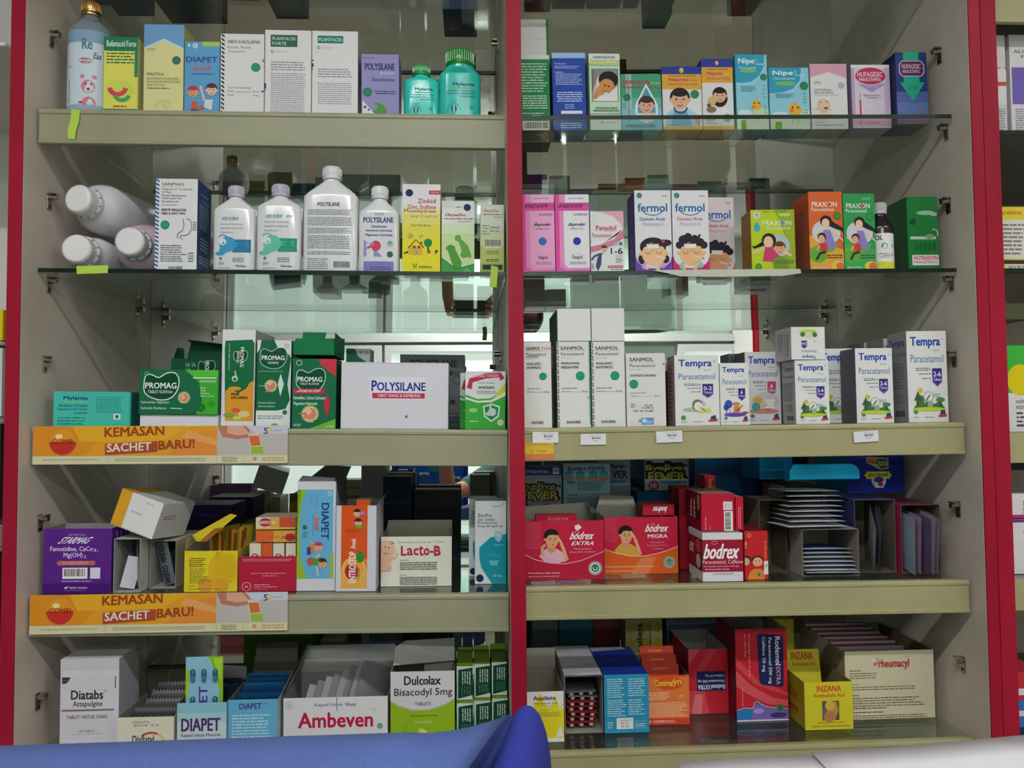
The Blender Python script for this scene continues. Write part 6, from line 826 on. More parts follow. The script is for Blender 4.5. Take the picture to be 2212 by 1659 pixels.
def tem(k, age, pic, sub='Syrup', badge='#3a2f7c', small=0):
    a = k.F; a.t('Tempra', .1, .065, .74, .125 if not small else .11, '#24489c', 2).arc(.9, .09, .015, 0, 360, .008, '#24489c').g(.66, .205, .84, .225, 1, '#888').t('Paracetamol', .09, .26, .82, .085, '#3f6aa0').g(.2, .4, .52, .44, 2, '#55575e', 3, .9, 'r').g(.28, .46, .52, .48, 1, '#55575e').g(.36, .51, .52, .53, 1, '#55575e')
    for y in (.42, .47, .52): a.o(.56, y, .018, '#55575e')
    a.p([(.62, .41), (.86, .41), (.86, .56), (.74, .61), (.62, .56)], badge).p([(.62, .5), (.86, .5), (.86, .56), (.74, .61), (.62, .56)], '#6a3fa0' if badge == '#3a2f7c' else '#3a9a94').p([(.635, .425), (.845, .425), (.845, .54), (.74, .585), (.635, .54)], badge if badge != '#3a2f7c' else '#352a74').t(age, .65 if len(age) > 1 else .71, .445, .18 if len(age) > 1 else .06, .055, '#e8e6f0', 2).t('Tahun', .645, .515, .19, .032, '#cfcce0', 2)
    a.o(.18, .885, .055, '#5a7a50' if badge == '#3a2f7c' else '#2a7a54').g(.12, .935, .26, .95, 1, '#777').g(.4, .935, .62, .95, 1, '#777').p([(.74, .92), (.95, .91), (.94, .94), (.74, .945)], '#b83a4c').p([(.8, .87), (.9, .85), (.92, .91), (.78, .915)], '#35404a')
    if pic == 0:                               # bird by a yellow patch
        a.o(.42, .77, .25, '#9ab8a8', .05).p([(.5, .8), (.76, .74), (.8, .8), (.6, .82)], '#d8cc50').o(.5, .71, .12, '#66645f', .13).o(.52, .725, .1, '#e6e2d8', .1).l([(.56, .74), (.68, .8)], .02, '#8a6a50').arc(.64, .7, .03, 0, 360, .01, '#777').arc(.6, .67, .03, 0, 270, .008, '#777')
    if pic == 1: a.o(.28, .66, .13, '#34509c', .14).o(.2, .71, .09, '#2a4088', .11).r(.19, .74, .215, .86, '#34509c').r(.32, .74, .335, .86, '#34509c').o(.5, .83, .38, '#5a4498', .07).o(.56, .68, .1, '#d8a070').o(.54, .655, .13, '#b8804a', .05).o(.56, .75, .11, '#c87a3a', .12).l([(.55, .78), (.76, .68)], .03, '#6a3a28').o(.84, .8, .12, '#7a5040', .04)
    if pic == 2: a.o(.55, .68, .38, '#bdb2b4', .24).o(.5, .82, .42, '#c07a74', .07).o(.35, .68, .12, '#d8a070').o(.33, .66, .13, '#c89a4a', .08).o(.28, .76, .12, '#3f8f88', .12).r(.55, .66, .8, .78, '#e0dcda').arc(.67, .72, .13, 0, 360, .008, '#777', .06).l([(.45, .76), (.62, .73)], .03, '#d8a070').o(.62, .8, .06, '#b85a50', .03)
    if pic == 3:                               # round-headed figure on a lawn between two trees
        a.o(.3, .65, .05, '#d0b83a').arc(.3, .65, .06, 0, 360, .015, '#d8c860').p([(.1, .86), (.22, .79), (.35, .8), (.5, .77), (.64, .8), (.8, .77), (.9, .84), (.9, .87)], '#3f6a40').o(.5, .855, .4, '#b8c83a', .05).p([(.19, .8), (.22, .72), (.3, .7), (.38, .72), (.4, .8)], '#ffffff' if 0 else '#3f6a40').p([(.14, .76), (.24, .66), (.34, .76)], '#34503c').r(.22, .76, .25, .82, '#4a3a30').o(.8, .755, .11, '#4a7a4c', .06).r(.78, .77, .81, .83, '#3a3a30').o(.5, .72, .12, '#e2e0da', .12).arc(.5, .72, .12, 0, 360, .012, '#66665f').l([(.44, .76), (.54, .7)], .03, '#44464c').o(.54, .8, .07, '#9a9a90', .09).g(.62, .68, .8, .73, 2, '#a0a0a0', 5)
    return k
def tside(f):
    f.t('Tempra', .1, .08, .78, .1, '#3a4a84', 2).t('Paracetamol', .1, .21, .8, .06, '#5a6a88', 1).g(.1, .34, .85, .64, 9, '#6a6c74', 4, .8).g(.35, .68, .85, .8, 5, '#6a6c74', 5, .7).l([(.14, .7), (.2, .78), (.26, .7)], .03, '#444').bar(.3, .86, .85, .96, bg=None)
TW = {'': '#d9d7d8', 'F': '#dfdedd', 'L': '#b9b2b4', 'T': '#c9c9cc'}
k = C('medicine_box', 'white box for ages 0-2 with a hedgehog-like drawing, leftmost of the blue-named row', 'R3', 1459, 1556, 767, TW | {'L': '#a88a94'}, Y=.01, d=.045, grp=GRP); tem(k, '0-2', 0, badge='#3a2f7c'); k.L.g(.2, .1, .8, .95, 14, '#7a5a6a', 4, .8)
k = C('medicine_box', 'small white box with a guitar player on a purple ground', 'R3', 1557, 1621, 784, TW, Y=.01, d=.05, grp=GRP); tem(k, '6', 1, small=1)
k = C('medicine_box', 'greyish white box with a painter on a rosy ground and pink badge', 'R3', 1612, 1689, 760, TW | {'F': '#cfcccf', 'L': '#55525c'}, Y=.066, d=.05, grp=GRP); tem(k, '6', 2, badge='#b83a64')
for i in (1, 2): k = C('medicine_box', 'white box with shade painted on, in the row behind the guitar player box, ' + ('nearer', 'farther')[i - 1], 'R3', 1573 + 4 * i, 1620, 762 + 2 * i, TW | {'F': '#55535c', 'L': '#4a4852', '': '#5a5862'}, Y=.066 + .062 * i, d=.045, grp=GRP); k.F.t('Tempra', .1, .05, .8, .1, '#24264a', 2)  # shaded copy of the white boxes: darkness put into the card colours
k = C('medicine_box', 'front white box for ages 2-6 with a grey side, under the upside-down box', 'R3', 1720, 1794, 778, TW | {'L': '#a9a7ab'}, Y=.006, d=.05, grp=GRP); tem(k, '2-6', 3); tside(k.L); kf = k
k = C('medicine_box', 'white box for ages 2-6 just behind the upside-down box, right of it', 'R3', 1772, 1848, 753, TW, Y=.068, d=.05, grp=GRP); tem(k, '2-6', 3)
k = C('medicine_box', 'white box for ages 2-6 standing free between two others, dark left side', 'R3', 1851, 1932, 752, TW | {'L': '#55535a'}, Y=.014, d=.05, grp=GRP); tem(k, '2-6', 3)
k = C('medicine_box', 'tallest white box for ages 2-6, rightmost on its shelf', 'R3', 1962, 2049, 715, TW | {'L': '#8f8b8e', 'T': '#a8a6a8'}, Y=.012, d=.055, rz=0, grp=GRP); tem(k, '2-6', 3); tside(k.L)
for i in (1, 2): k = C('medicine_box', 'white box greyed by painted shade, in the row behind the tallest box, ' + ('nearer', 'farther')[i - 1], 'R3', 1955 - 42 * i, 2034 - 46 * i, 722 + 9 * i, TW | {'F': '#b5b2b5', 'L': '#8a868a'}, Y=.07 + .06 * (i - 1), d=.055, grp=GRP); tside(k.L); k.F.t('Tempra', .05, .09, .8, .1, '#3a4a84', 2)  # fronts greyed, shade of the back row painted into the white card
# upside-down box lying on top
Y_ = .004; p, q = un(1710, 776, Y_), un(1782, 706, Y_); w_, h_ = q.x - p.x, .046; z_ = kf.top + .0008; b = B(); D_ = .06
b.box(0, w_, 0, D_, 0, q.z - z_, {'': '#d9d7d8', 'F': '#dfdedd', 'L': '#c0bcbe'}); H_ = q.z - z_; a = A(b, lambda u, v, e: (w_ * (1 - u), -e, H_ * v), w_, H_)
a.t('Tempra', .28, .03, .4, .12, '#24489c', 2).t('Paracetamol', .26, .2, .45, .09, '#3f6aa0').r(.54, .4, .7, .58, '#352a74').p([(.54, .4), (.7, .4), (.62, .34)], '#352a74').t('2-6', .56, .43, .12, .1, '#e8e6f0', 2).o(.5, .86, .25, '#b8c83a', .06).o(.48, .74, .1, '#d0cec8').o(.3, .76, .07, '#3f6a40').o(.66, .77, .07, '#3f6a40').o(.3, .57, .03, '#c8c050')
a = A(b, lambda u, v, e: (-e, D_ * (1 - u), H_ * (1 - v)), D_, H_); a.t('Tempra', .7, .18, .14, .7, '#3a3f5c', 2, rot=1).t('Paracetamol', .58, .2, .08, .7, '#6a6c80', 1, rot=1).g(.15, .15, .5, .85, 6, '#8a888e', 4, .8, rot=1)
tag(b.obj('medicine_box', None, Matrix.Translation((p.x, Y_, z_)) @ Matrix.Rotation(R(1.2), 4, 'Z')), 'white box lying upside down on top of the front box for ages 2-6', 'box', GRP)
# price tags
def ptag(lb, x0, y0, x1, y1, rot=0, art=None, c='#dedee2', s='white barcode labels on the shelf edge', Yt=-.0122, name='price_label'):
    p, q = un(x0, y1, Yt), un(x1, y0, Yt); w, h = q.x - p.x, q.z - p.z; b = B(); b.box(-w / 2, w / 2, 0, .0004, 0, h, c, .0001); a = A(b, lambda u, v, e: (-w / 2 + u * w, -e, h * (1 - v)), w, h)
    (art or (lambda a: a.g(.35, .14, .85, .2, 1, '#4a4a52').bar(.42, .26, .82, .55, bg=None).g(.48, .6, .7, .68, 1, '#4a4a52')))(a)
    return tag(b.obj(name, None, Matrix.Translation(((p.x + q.x) / 2, Yt, p.z)) @ Matrix.Rotation(rot, 4, 'Y')), lb, 'label', s)
ptag('white barcode label under the narrow box beside the divider', 1150, 933, 1206, 957, R(.5)); ptag('white barcode label under the zigzag pair', 1254, 937, 1309, 961, 0); ptag('white barcode label under the infant box with hologram', 1418, 931, 1474, 956, R(-2)); ptag('white barcode label under the free standing box for ages 2-6', 1845, 931, 1898, 955, R(-3))
ptag('yellow and orange price strip beside the divider on the third right shelf', 1133, 956, 1196, 994, 0, lambda a: a.r(0, 0, 1, .3, '#cfa83a').r(0, .65, 1, 1, '#c87a50').g(.1, .06, .85, .14, 1, '#8a6a2a').t('RP 5.000', .2, .4, .52, .17, '#a8842c', 2), '#dcb832', 'price strips', -.0118)
# ------------------------------------------------------------------ right bay, fourth shelf
RD = '#ab1c36'
def man(a, cx, cy, s, shirt, side):
    k_ = a.w / a.h
    a.p([(cx - 1.5 * s, cy + 2.1 * s * k_), (cx - .7 * s, cy + 1.2 * s * k_), (cx + .7 * s, cy + 1.25 * s * k_), (cx + 1.7 * s, cy + 1.9 * s * k_), (cx + 1.9 * s, cy + 2.7 * s * k_), (cx + .6 * s, cy + 3.0 * s * k_), (cx - .8 * s, cy + 2.8 * s * k_)], shirt)
    a.p([(cx - .5 * s, cy + .6 * s * k_), (cx + .45 * s, cy + .7 * s * k_), (cx + .5 * s, cy + 1.5 * s * k_), (cx, cy + 1.8 * s * k_), (cx - .55 * s, cy + 1.4 * s * k_)], '#c08a60').o(cx, cy - .25 * s * k_, .95 * s, '#1c1614', .9 * s).o(cx + .08 * s, cy + .15 * s * k_, .78 * s, '#d29c72', 1.0 * s).p([(cx - .85 * s, cy - .2 * s * k_), (cx - .6 * s, cy - .8 * s * k_), (cx, cy - 1.05 * s * k_), (cx + .7 * s, cy - .75 * s * k_), (cx + .85 * s, cy - .3 * s * k_), (cx + .3 * s, cy - .45 * s * k_), (cx - .3 * s, cy - .4 * s * k_), (cx - .7 * s, cy + .1 * s * k_)], '#1c1614').o(cx - .78 * s, cy + .1 * s * k_, .15 * s, '#c08a60')
    a.l([(cx - .3 * s, cy + .02 * s * k_), (cx - .02 * s, cy - .02 * s * k_)], .08 * s, '#2a1c18').l([(cx + .3 * s, cy - .02 * s * k_), (cx + .6 * s, cy + .04 * s * k_)], .08 * s, '#2a1c18').l([(cx - .3 * s, cy + .18 * s * k_), (cx, cy + .2 * s * k_)], .05 * s, '#3a2820').l([(cx + .3 * s, cy + .2 * s * k_), (cx + .58 * s, cy + .18 * s * k_)], .05 * s, '#3a2820').l([(cx + .17 * s, cy + .2 * s * k_), (cx + .25 * s, cy + .5 * s * k_), (cx + .1 * s, cy + .52 * s * k_)], .05 * s, '#a87450').l([(cx, cy + .78 * s * k_), (cx + .35 * s, cy + .76 * s * k_)], .09 * s, '#8a4a40')
    a.l([(cx + 1.9 * s, cy + 2.6 * s * k_), (cx + 1.5 * s, cy + 1.4 * s * k_), (cx + 1.2 * s, cy + .6 * s * k_)], .4 * s, '#d29c72')
    for i in range(4): a.l([(cx + 1.25 * s, cy + (.75 - .1 * i) * s * k_), (cx + (.95 - .05 * i) * s, cy + (.3 - .17 * i) * s * k_), (cx + .75 * s, cy + (.1 - .18 * i) * s * k_)], .15 * s, '#d8a67e')
    if side: a.l([(cx - 1.1 * s, cy + 2.0 * s * k_), (cx - 1.1 * s, cy + 1.0 * s * k_), (cx - .7 * s, cy + .75 * s * k_)], .38 * s, '#d29c72')
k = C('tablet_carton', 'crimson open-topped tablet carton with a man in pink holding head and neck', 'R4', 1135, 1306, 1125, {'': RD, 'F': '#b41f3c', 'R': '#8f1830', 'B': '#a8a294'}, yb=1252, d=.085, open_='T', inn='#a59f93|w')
a = k.F
for i in range(14): a.r(0, .03 + .033 * i, .2, .042 + .033 * i, '#c04a60')
man(a, .33, .3, .105, '#d8a8b8', 1)
a.p([(0, .58), (.12, .66), (.3, .72), (.5, .74), (.7, .69), (.85, .62), (1, .54), (1, 1), (0, 1)], '#a81c36').l([(0, .575), (.12, .655), (.3, .715), (.5, .735), (.7, .685), (.85, .61), (1, .53)], .008, '#e0c0c8').p([(.63, .08), (.68, .06), (.72, .12), (.66, .17), (.63, .14)], '#e6d8dc').t('bodrex', .56, .19, .33, .13, '#f0ecee', 2, .15).t('EXTRA', .58, .355, .31, .065, '#f0ecee', 2, .1).arc(.66, .195, .022, 0, 360, .006, '#e0c8cc').t('Paracetamol,', .62, .465, .22, .035, '#e0b8c0').t('Ibuprofen, Caffeine', .57, .52, .32, .035, '#e0b8c0').seal(.885, .815, .085, '#2a6a58', '#e4e2e0').t('Meredakan sakit kepala', .04, .87, .4, .035, '#e8ccd0', 1).g(.04, .93, .43, .955, 1, '#d8a4ac', 3)
hw, h_, d_ = k.w / 2, k.h, k.d; k.b.add([(-hw, d_, h_), (hw * .9, d_, h_), (hw * .8, d_ + .004, h_ + .018), (-hw, d_ + .004, h_ + .012)], [(0, 1, 2, 3)], '#8f8b7e'); k.b.add([(hw, 0.001, h_), (hw, d_, h_), (hw * .72, d_, h_ + .022), (hw * .8, .03, h_ + .012)], [(0, 1, 2, 3)], '#77726a')
kz = k; b = B(); b.box(-.032, .032, 0, .02, 0, .012, RD); A(b, lambda u, v, e: (-.032 + .064 * u, -e, .012 * (1 - v)), .064, .012).t('bodrex', .3, .2, .5, .5, '#c87a8a', 1)
tag(b.obj('tablet_pack', None, Matrix.Translation((k.x - .008, k.Y + .04, k.top - .008))), 'small red tablet pack just showing above the carton with the man in pink', 'box')
k = C('tablet_carton', 'crimson and orange open-topped carton with a man in a yellow shirt', 'R4', 1306, 1466, 1117, {'': RD, 'F': '#b8203c', 'R': '#8f1830', 'B': '#a8a294'}, yb=1240, d=.085, open_='T', inn='#a59f93|w')
a = k.F
for i in range(11): a.r(0, .03 + .038 * i, .17, .042 + .038 * i, '#c04a60')
man(a, .29, .3, .105, '#c8963c', 0)
a.p([(0, .56), (.15, .63), (.35, .69), (.55, .69), (.75, .64), (1, .53), (1, 1), (0, 1)], '#cf5a22').l([(0, .555), (.15, .625), (.35, .685), (.55, .685), (.75, .635), (1, .525)], .008, '#ecd0b8').p([(.5, .72), (.7, .7), (.6, 1), (.35, 1)], '#d8764a').t('bodrex', .55, .13, .34, .13, '#f0ecee', 2, .15).t('MIGRA', .59, .305, .27, .065, '#f0ecee', 2).arc(.66, .145, .022, 0, 360, .006, '#e0c8cc').t('Paracetamol,', .62, .43, .2, .035, '#d09aa4').t('Propyphenazone,', .58, .485, .28, .035, '#d09aa4').t('Caffeine', .66, .54, .14, .035, '#d09aa4').seal(.88, .8, .08, '#3f7a64', '#b8b4a0').t('Meringankan sakit kepala pada migrain', .01, .85, .66, .04, '#e8c4a0', 1).g(.01, .93, .4, .955, 1, '#e0b088', 3)
hw, h_, d_ = k.w / 2, k.h, k.d; k.b.add([(-hw, d_, h_), (hw * .2, d_, h_), (hw * .1, d_ + .004, h_ + .024), (-hw * .85, d_ + .004, h_ + .026)], [(0, 1, 2, 3)], '#8f8b7e')
p, q = un(1389, 1115, k.Y + .012), un(1456, 1089, k.Y + .012); w_ = q.x - p.x; b = B(); b.box(0, w_, 0, .05, 0, q.z - k.top - .0005, {'': RD, 'T': '#7a1428', 'L': '#8a182e'}); a = A(b, lambda u, v, e: (w_ * (1 - u), -e, (q.z - k.top) * v), w_, q.z - k.top); a.t('bodrex', .22, .25, .5, .5, '#f0ecee', 2, .15)
tag(b.obj('tablet_pack', None, Matrix.Translation((p.x, k.Y + .012, k.top + .0008))), 'small red tablet pack lying upside down on the carton with the man in yellow', 'box')
# white and red display carton turned 30 degrees, holding red boxes
k = C('tablet_carton', 'white and dark red tablet carton standing in front of the red stack', 'R4', 1517, 1605, 1151, {'': '#d4d0d4', 'F': '#d8d4d8', 'L': '#c8c4c8', 'T': '#a8a4a8'}, yb=1257, d=.075, ym=1200)
a = k.F; a.r(0, .14, 1, .8, '#8f1830').t('bodrex', .02, .23, .92, .3, '#f0ecee', 2, .1).arc(.3, .2, .07, 0, 360, .01, '#d8b8c0', .04).t('Paracetamol, Caffeine', .0, .555, 1.0, .09, '#e4ccd2').t('Meringankan sakit kepala, sakit gigi,', .02, .67, .88, .035, '#e0c0c8', 1).t('dan menurunkan demam', .06, .725, .6, .035, '#e0c0c8', 1).p([(.22, .86), (.3, .82), (.8, .82), (.72, .86)], '#a8a4aa').l([(.05, .02), (.14, .13)], .008, '#a8a4a8').l([(.85, .82), (1, .95)], .008, '#a8a4a8')
k.L.r(0, .14, .5, .8, '#9a1c34').r(.5, .14, 1, .8, '#4a2a2a').o(.7, .3, .18, '#b84a44', .14).o(.7, .62, .16, '#c8b8ac', .14).t('ex', .05, .3, .35, .2, '#f0ecee', 2, .15)
kq = k
def redbox(lb, x0, x1, yt, Y, d, base, h=None, art=None, side=None, c=None, name='medicine_box'):
    kk = C(name, lb, 'R4', x0, x1, yt, c or {'': '#a3182e', 'F': '#ae1a32', 'L': '#7f1226', 'T': '#8a7a74'}, Y=Y, d=d, base=base, h=h, ym=1100)
    if art: art(kk.F)
    if side: side(kk.L)
    return kk
def rb(a): a.r(.66, .22, .93, .44, '#e2dfe2').r(.7, .25, .74, .41, '#a8a4a8').p([(.76, .25), (.9, .25), (.9, .41), (.76, .41)], '#c8c4c8').bar(.68, .47, .94, 1, True).g(.1, .62, .16, .98, 1, '#d88a98', 3, rot=1).g(.24, .85, .28, .98, 1, '#d88a98', 3, rot=1)
Yq = kq.Y
redbox('tall red box with barcode on top of the white and red carton', 1514, 1587, 1066, Yq + .012, .085, kq.top + .0006, None, rb, lambda f: f.t('bodrex', .28, .2, .12, .5, '#e8d8dc', 2, rot=-1).t('bodrex', .5, .2, .12, .5, '#e8d8dc', 2, rot=-1).o(.8, .3, .16, '#3a1818', .3).o(.84, .25, .1, '#a86a60', .16))
redbox('red box with fine print, half hidden right of the barcode box', 1588, 1606, 1073, Yq + .018, .06, kq.top + .0006, None, lambda a: a.g(.3, .3, .7, .95, 2, '#d88a98', 3, rot=1))
k_ = redbox('small red box family pack, foremost right of the white and red carton', 1606, 1657, 1147, Yq + .012, .07, None, None, None, c={'': '#a3182e', 'F': '#b8232c', 'T': '#6a1420', 'R': '#8f1830'})
k_.F.o(.2, .09, .09, '#d8903c').o(.2, .09, .05, '#b8232c').o(.05, .6, .24, '#3a2420', .2).o(.05, .63, .17, '#dba488', .16).o(.55, .6, .25, '#2a1c1a', .18).o(.55, .64, .21, '#dba488', .2).o(.47, .62, .025, '#2a1c1a').o(.63, .62, .025, '#2a1c1a').arc(.55, .69, .08, 200, 340, .02, '#a04a40').p([(.2, .85), (.4, .78), (.7, .78), (.85, .85), (.85, 1), (.1, 1)], '#d8803c').o(.6, .9, .07, '#2f7a34').r(.82, .62, 1, .9, '#e0dcd8').l([(.86, .7), (.9, .76), (.96, .68)], .03, '#8a3a34').t('bodrexin', .85, .22, .1, .36, '#d8a03a', 2, rot=1).t('!', .02, .22, .06, .14, '#d8b03a', 2)
for i, (lb, x0, x1, yt, Y, hb) in enumerate((('dark red box in the stack behind, left side facing', 1466, 1506, 1056, Yq + .10, 0), ('second dark red box in the stack behind', 1470, 1530, 1056, Yq + .10, 0))):
    if i == 0: redbox(lb, x0, x1, yt, Y, .07, None, None, None, lambda f: f.t('bodrex', .4, .2, .2, .4, '#c8a0a8', 2, rot=-1), {'': '#7f1226', 'F': '#8a1428', 'L': '#7f1226'})
k_ = redbox('small red box with yellow letters on top of the red stack', 1490, 1545, 1028, Yq + .12, .05, None, .03, None)
C.ALL.pop(); 
k_ = C('medicine_box', 'small red box with yellow letters on top of the red stack', 'R4', 1522, 1546, 1027, {'': '#a3182e', 'F': '#ae1a32', 'L': '#7f1226', 'T': '#8a1428'}, Y=Yq + .10, d=.05, base=un(1530, 1056, Yq + .1).z, ym=1040); k_.F.t('bod', .35, .3, .4, .6, '#d8a83a', 2, rot=1)
C('medicine_box', 'tall dark red box under the one with yellow letters, behind the barcode box', 'R4', 1512, 1560, 1057, {'': '#8a1428', 'F': '#96182e', 'L': '#7a1022'}, Y=Yq + .10, d=.06, ym=1100)
# cooling-patch boxes at the back
def upper(k, f): return A(k.b, lambda u, v, e: k.F.fn(u, v * f, e), k.w, k.h * f)
def bye(a, v=.36, band=1, x=.04, w=.92):
    if band: a.r(0, 0, 1, .2, '#2b2f6a').p([(0, .2), (1, .2), (1, .3), (.8, .26), (0, .34)], '#8a94b8')
    for dx in (-.008, .008):
        for dy in (-.01, .01): a.t('ByeBye-', x + dx * 2, v + dy * 1.6, w, .19, '#14161e', 2).t('FEVER', x + dx * 2, v + .2 + dy * 1.6, w, .2, '#14161e', 2)
    a.t('ByeBye-', .04, .38, .9, .17, '#a8a22e', 1).t('FEVER', .08, .57, .84, .18, '#b8ae2a', 2)
BC = {'': '#5d7480', 'F': '#8fa2ae', 'L': '#44546a', 'T': '#3a4460'}
k = C('patch_box', 'fever patch box with navy top and the number 10, beside the divider', 'R4', 1105, 1213, 1008, BC, Y=.19, d=.04, ym=1060); a = upper(k, .46); bye(a); a.r(.86, .0, 1, .0001, '#fff').r(.8, .03, .94, .17, '#c8ccd8').t('10', .82, .06, .1, .08, '#22264a', 2).t('Hisamitsu', .2, .06, .5, .08, '#a8b0cc', 1).r(.3, .78, .9, .83, '#b05a78').o(.1, .88, .14, '#8a3a50').l([(.5, .9), (.7, .86), (.75, .98)], .03, '#3a3a40')
k = C('patch_box', 'fever patch box showing its pale blue instructions side', 'R4', 1216, 1318, 1003, {'': '#6f8a96', 'F': '#8cb0bc'}, Y=.20, d=.04, ym=1060); a = upper(k, .45); a.t('ByeBye-FEVER', .1, .06, .8, .1, '#2a3038', 2)
for x in (.12, .36, .64, .86): a.o(x, .3, .1, '#a88a6a', .1).p([(x - .1, .28), (x - .08, .18), (x, .14), (x + .08, .18), (x + .1, .28)], '#2f8a9c')
a.o(.17, .42, .1, '#2a6a88', .02).g(.3, .4, .9, .62, 5, '#4f6a7a', 3, .8).r(.05, .68, .97, 1, '#a0a8b8').r(.06, .69, .96, .99, '#8a94a8').g(.1, .76, .9, .97, 7, '#4a5468', 4, .9).g(.1, .7, .3, .73, 1, '#20242c')
k = C('patch_box', 'fever patch box half hidden by the pale blue instructions box', 'R4', 1290, 1362, 985, {'': '#5d7480', 'F': '#74848c'}, Y=.25, d=.05, ym=1060); upper(k, .5).t('Bye-', .35, .16, .55, .12, '#14161e', 2).t('VER', .45, .3, .45, .15, '#14161e', 2).r(.3, .5, .85, .55, '#2a6a88')
k = C('patch_box', 'fever patch box with large yellow lettering left of the cyan carton', 'R4', 1392, 1488, 970, BC | {'F': '#8595a0'}, Y=.235, d=.06, base=un(1440, 1060, .235).z, ym=1030); bye(k.F, .3, 1); k.F.r(.35, .76, .95, .82, '#2a7a9c').o(.2, .88, .12, '#8a3a50').t('10', .14, .83, .12, .1, '#c8ccd0', 2)
k = C('carton', 'blue carton under the yellow lettered fever patch box', 'R4', 1376, 1470, 1062, {'': '#143f68', 'F': '#15466f', 'T': '#0f3558'}, Y=.225, d=.09, ym=1120)
C('carton', 'tall blue carton behind the red stack, left of the sachet cartons', 'R4', 1500, 1640, 985, {'': '#0e3f66', 'F': '#10476f', 'L': '#12304a'}, Y=.30, d=.07, ym=1060)
k = C('carton', 'bright cyan carton with a folded down flap, above the sachets', 'R4', 1640, 1712, 984, {'': '#107cae', 'F': '#1184b8', 'R': '#0f6a98'}, Y=.19, d=.10, base=un(1680, 1036, .19).z, ym=1010)
Yf = .118; p, q = un(1706, 1036, Yf), un(1856, 1002, Yf); w_ = q.x - p.x; b = B(); hh = q.z - p.z
b.add([(0, 0, 0), (w_, 0, 0), (w_, 0, hh * .55), (w_ * .96, 0, hh * .85), (w_ * .9, 0, hh), (w_ * .06, 0, hh), (0, 0, hh * .6)], [tuple(range(7))], '#1fb4e6'); b.add([(0, .0008, 0), (w_, .0008, 0), (w_, .0008, hh * .55), (w_ * .96, .0008, hh * .85), (w_ * .9, .0008, hh), (w_ * .06, .0008, hh), (0, .0008, hh * .6)], [tuple(range(7))[::-1]], '#0f6a94')
b.box(-.002, w_ - .004, .004, .022, -.001, 0, '#1184b8'); b.box(0, w_ - .006, .021, .022, 0, hh, '#0f6a94')
tag(b.obj('carton_tray', None, Matrix.Translation(p)), 'low cyan card tray with rounded front flap, on top of the silver sachets', 'carton')
# cartons of sachets
kb = C('carton', 'tall open-ended brown board carton, left of the silver sachets', 'R4', 1641, 1702, 1080, {'': '#6f6253', 'F': '#7a6c5a'}, yb=1236, d=.07, open_='F', inn='#5f5548|w')
ku = C('carton', 'navy open-ended carton holding the upper pile of silver sachets', 'R4', 1694, 1778, 1050, {'': '#1a1f4a', 'R': '#1a1f4a', 'L': '#77705f'}, Y=.142, d=.10, open_='F', inn='#4a443c|w', ym=1100)
kl = C('carton', 'open-ended navy and cream carton holding the lower fan of white sachets', 'R4', 1733, 1856, 1143, {'': '#232c66', 'T': '#8a8c98', 'L': '#9a948c'}, yb=1245, d=.105, open_='F', inn='#8a8176|w', ym=1200)
kl.L.r(.0, 0, .3, 1, '#1d2760').t('10', .35, .1, .12, .14, '#2a3a7a', 2).g(.45, .3, .6, .6, 1, '#5a6a9a', 3, rot=1)
ks = C('carton', 'open-ended brown lined carton with grey sachets leaning left', 'R4', 1846, 1935, 1079, {'': '#3a3c6a', 'T': '#3a3f7a'}, yb=1237, d=.10, open_='F', inn='#6a6258|w', ym=1160)
km = C('carton', 'magenta edged open-ended carton with upright purple sachets, rightmost', 'R4', 1947, 2046, 1090, {'': '#8a2a50', 'R': '#776b60', 'L': '#a02a54', 'T': '#7a2a48'}, yb=1238, d=.10, open_='F', inn='#6a6055|w', ym=1160)
k = C('carton', 'navy carton with upside-down patch stickers under the shelf, right of the cyan tray', 'R4', 1832, 1985, 985, {'': '#14206a', 'F': '#172678', 'L': '#107cae'}, Y=.145, d=.13, base=max(ks.top, km.top) + .0008, ym=1030)
a = k.F; a.p([(.33, .02), (.72, .06), (.72, .34), (.58, .38), (.33, .18)], '#a8a06a').p([(.35, .04), (.52, .06), (.52, .22), (.35, .17)], '#a03a3c').p([(.52, .06), (.7, .08), (.7, .32), (.58, .35), (.52, .22)], '#2f4a50').t('FEVER', .36, .07, .15, .08, '#cfa03a', 2, rot=2).t('KOOL', .53, .14, .16, .12, '#c8c060', 2, rot=2)
a.o(.54, .66, .13, '#c8ccd8', .13).r(.32, .42, .74, .62, '#c8b83a').o(.32, .52, .03, '#c8b83a').o(.74, .52, .03, '#c8b83a').t('JAPAN TOP', .35, .45, .36, .1, '#2a3a40', 2, rot=2).o(.54, .7, .1, '#2a3a8a', .09).p([(.44, .66), (.54, .74), (.66, .64), (.62, .86), (.48, .86)], '#d0d4dc').o(.57, .76, .045, '#b82a34')
def flat(lb, x, Y, z, w, d, key, rx=0, rz=0, grp=None, ry=0, t=.005, txt=None, key2=None):   # pouch lying down, crimped edge to the front
    return sachet(lb, 'sachet', Matrix.Translation((x, Y, z)) @ Matrix.Rotation(rz, 4, 'Z') @ Matrix.Rotation(ry, 4, 'Y') @ Matrix.Rotation(R(-90) + rx, 4, 'X'), w, d, key, key2, t, txt, grp)
od = ('topmost', 'second from the top', 'third from the top', 'fourth from the top', 'fifth from the top', 'sixth from the top', 'seventh from the top', 'lowest')
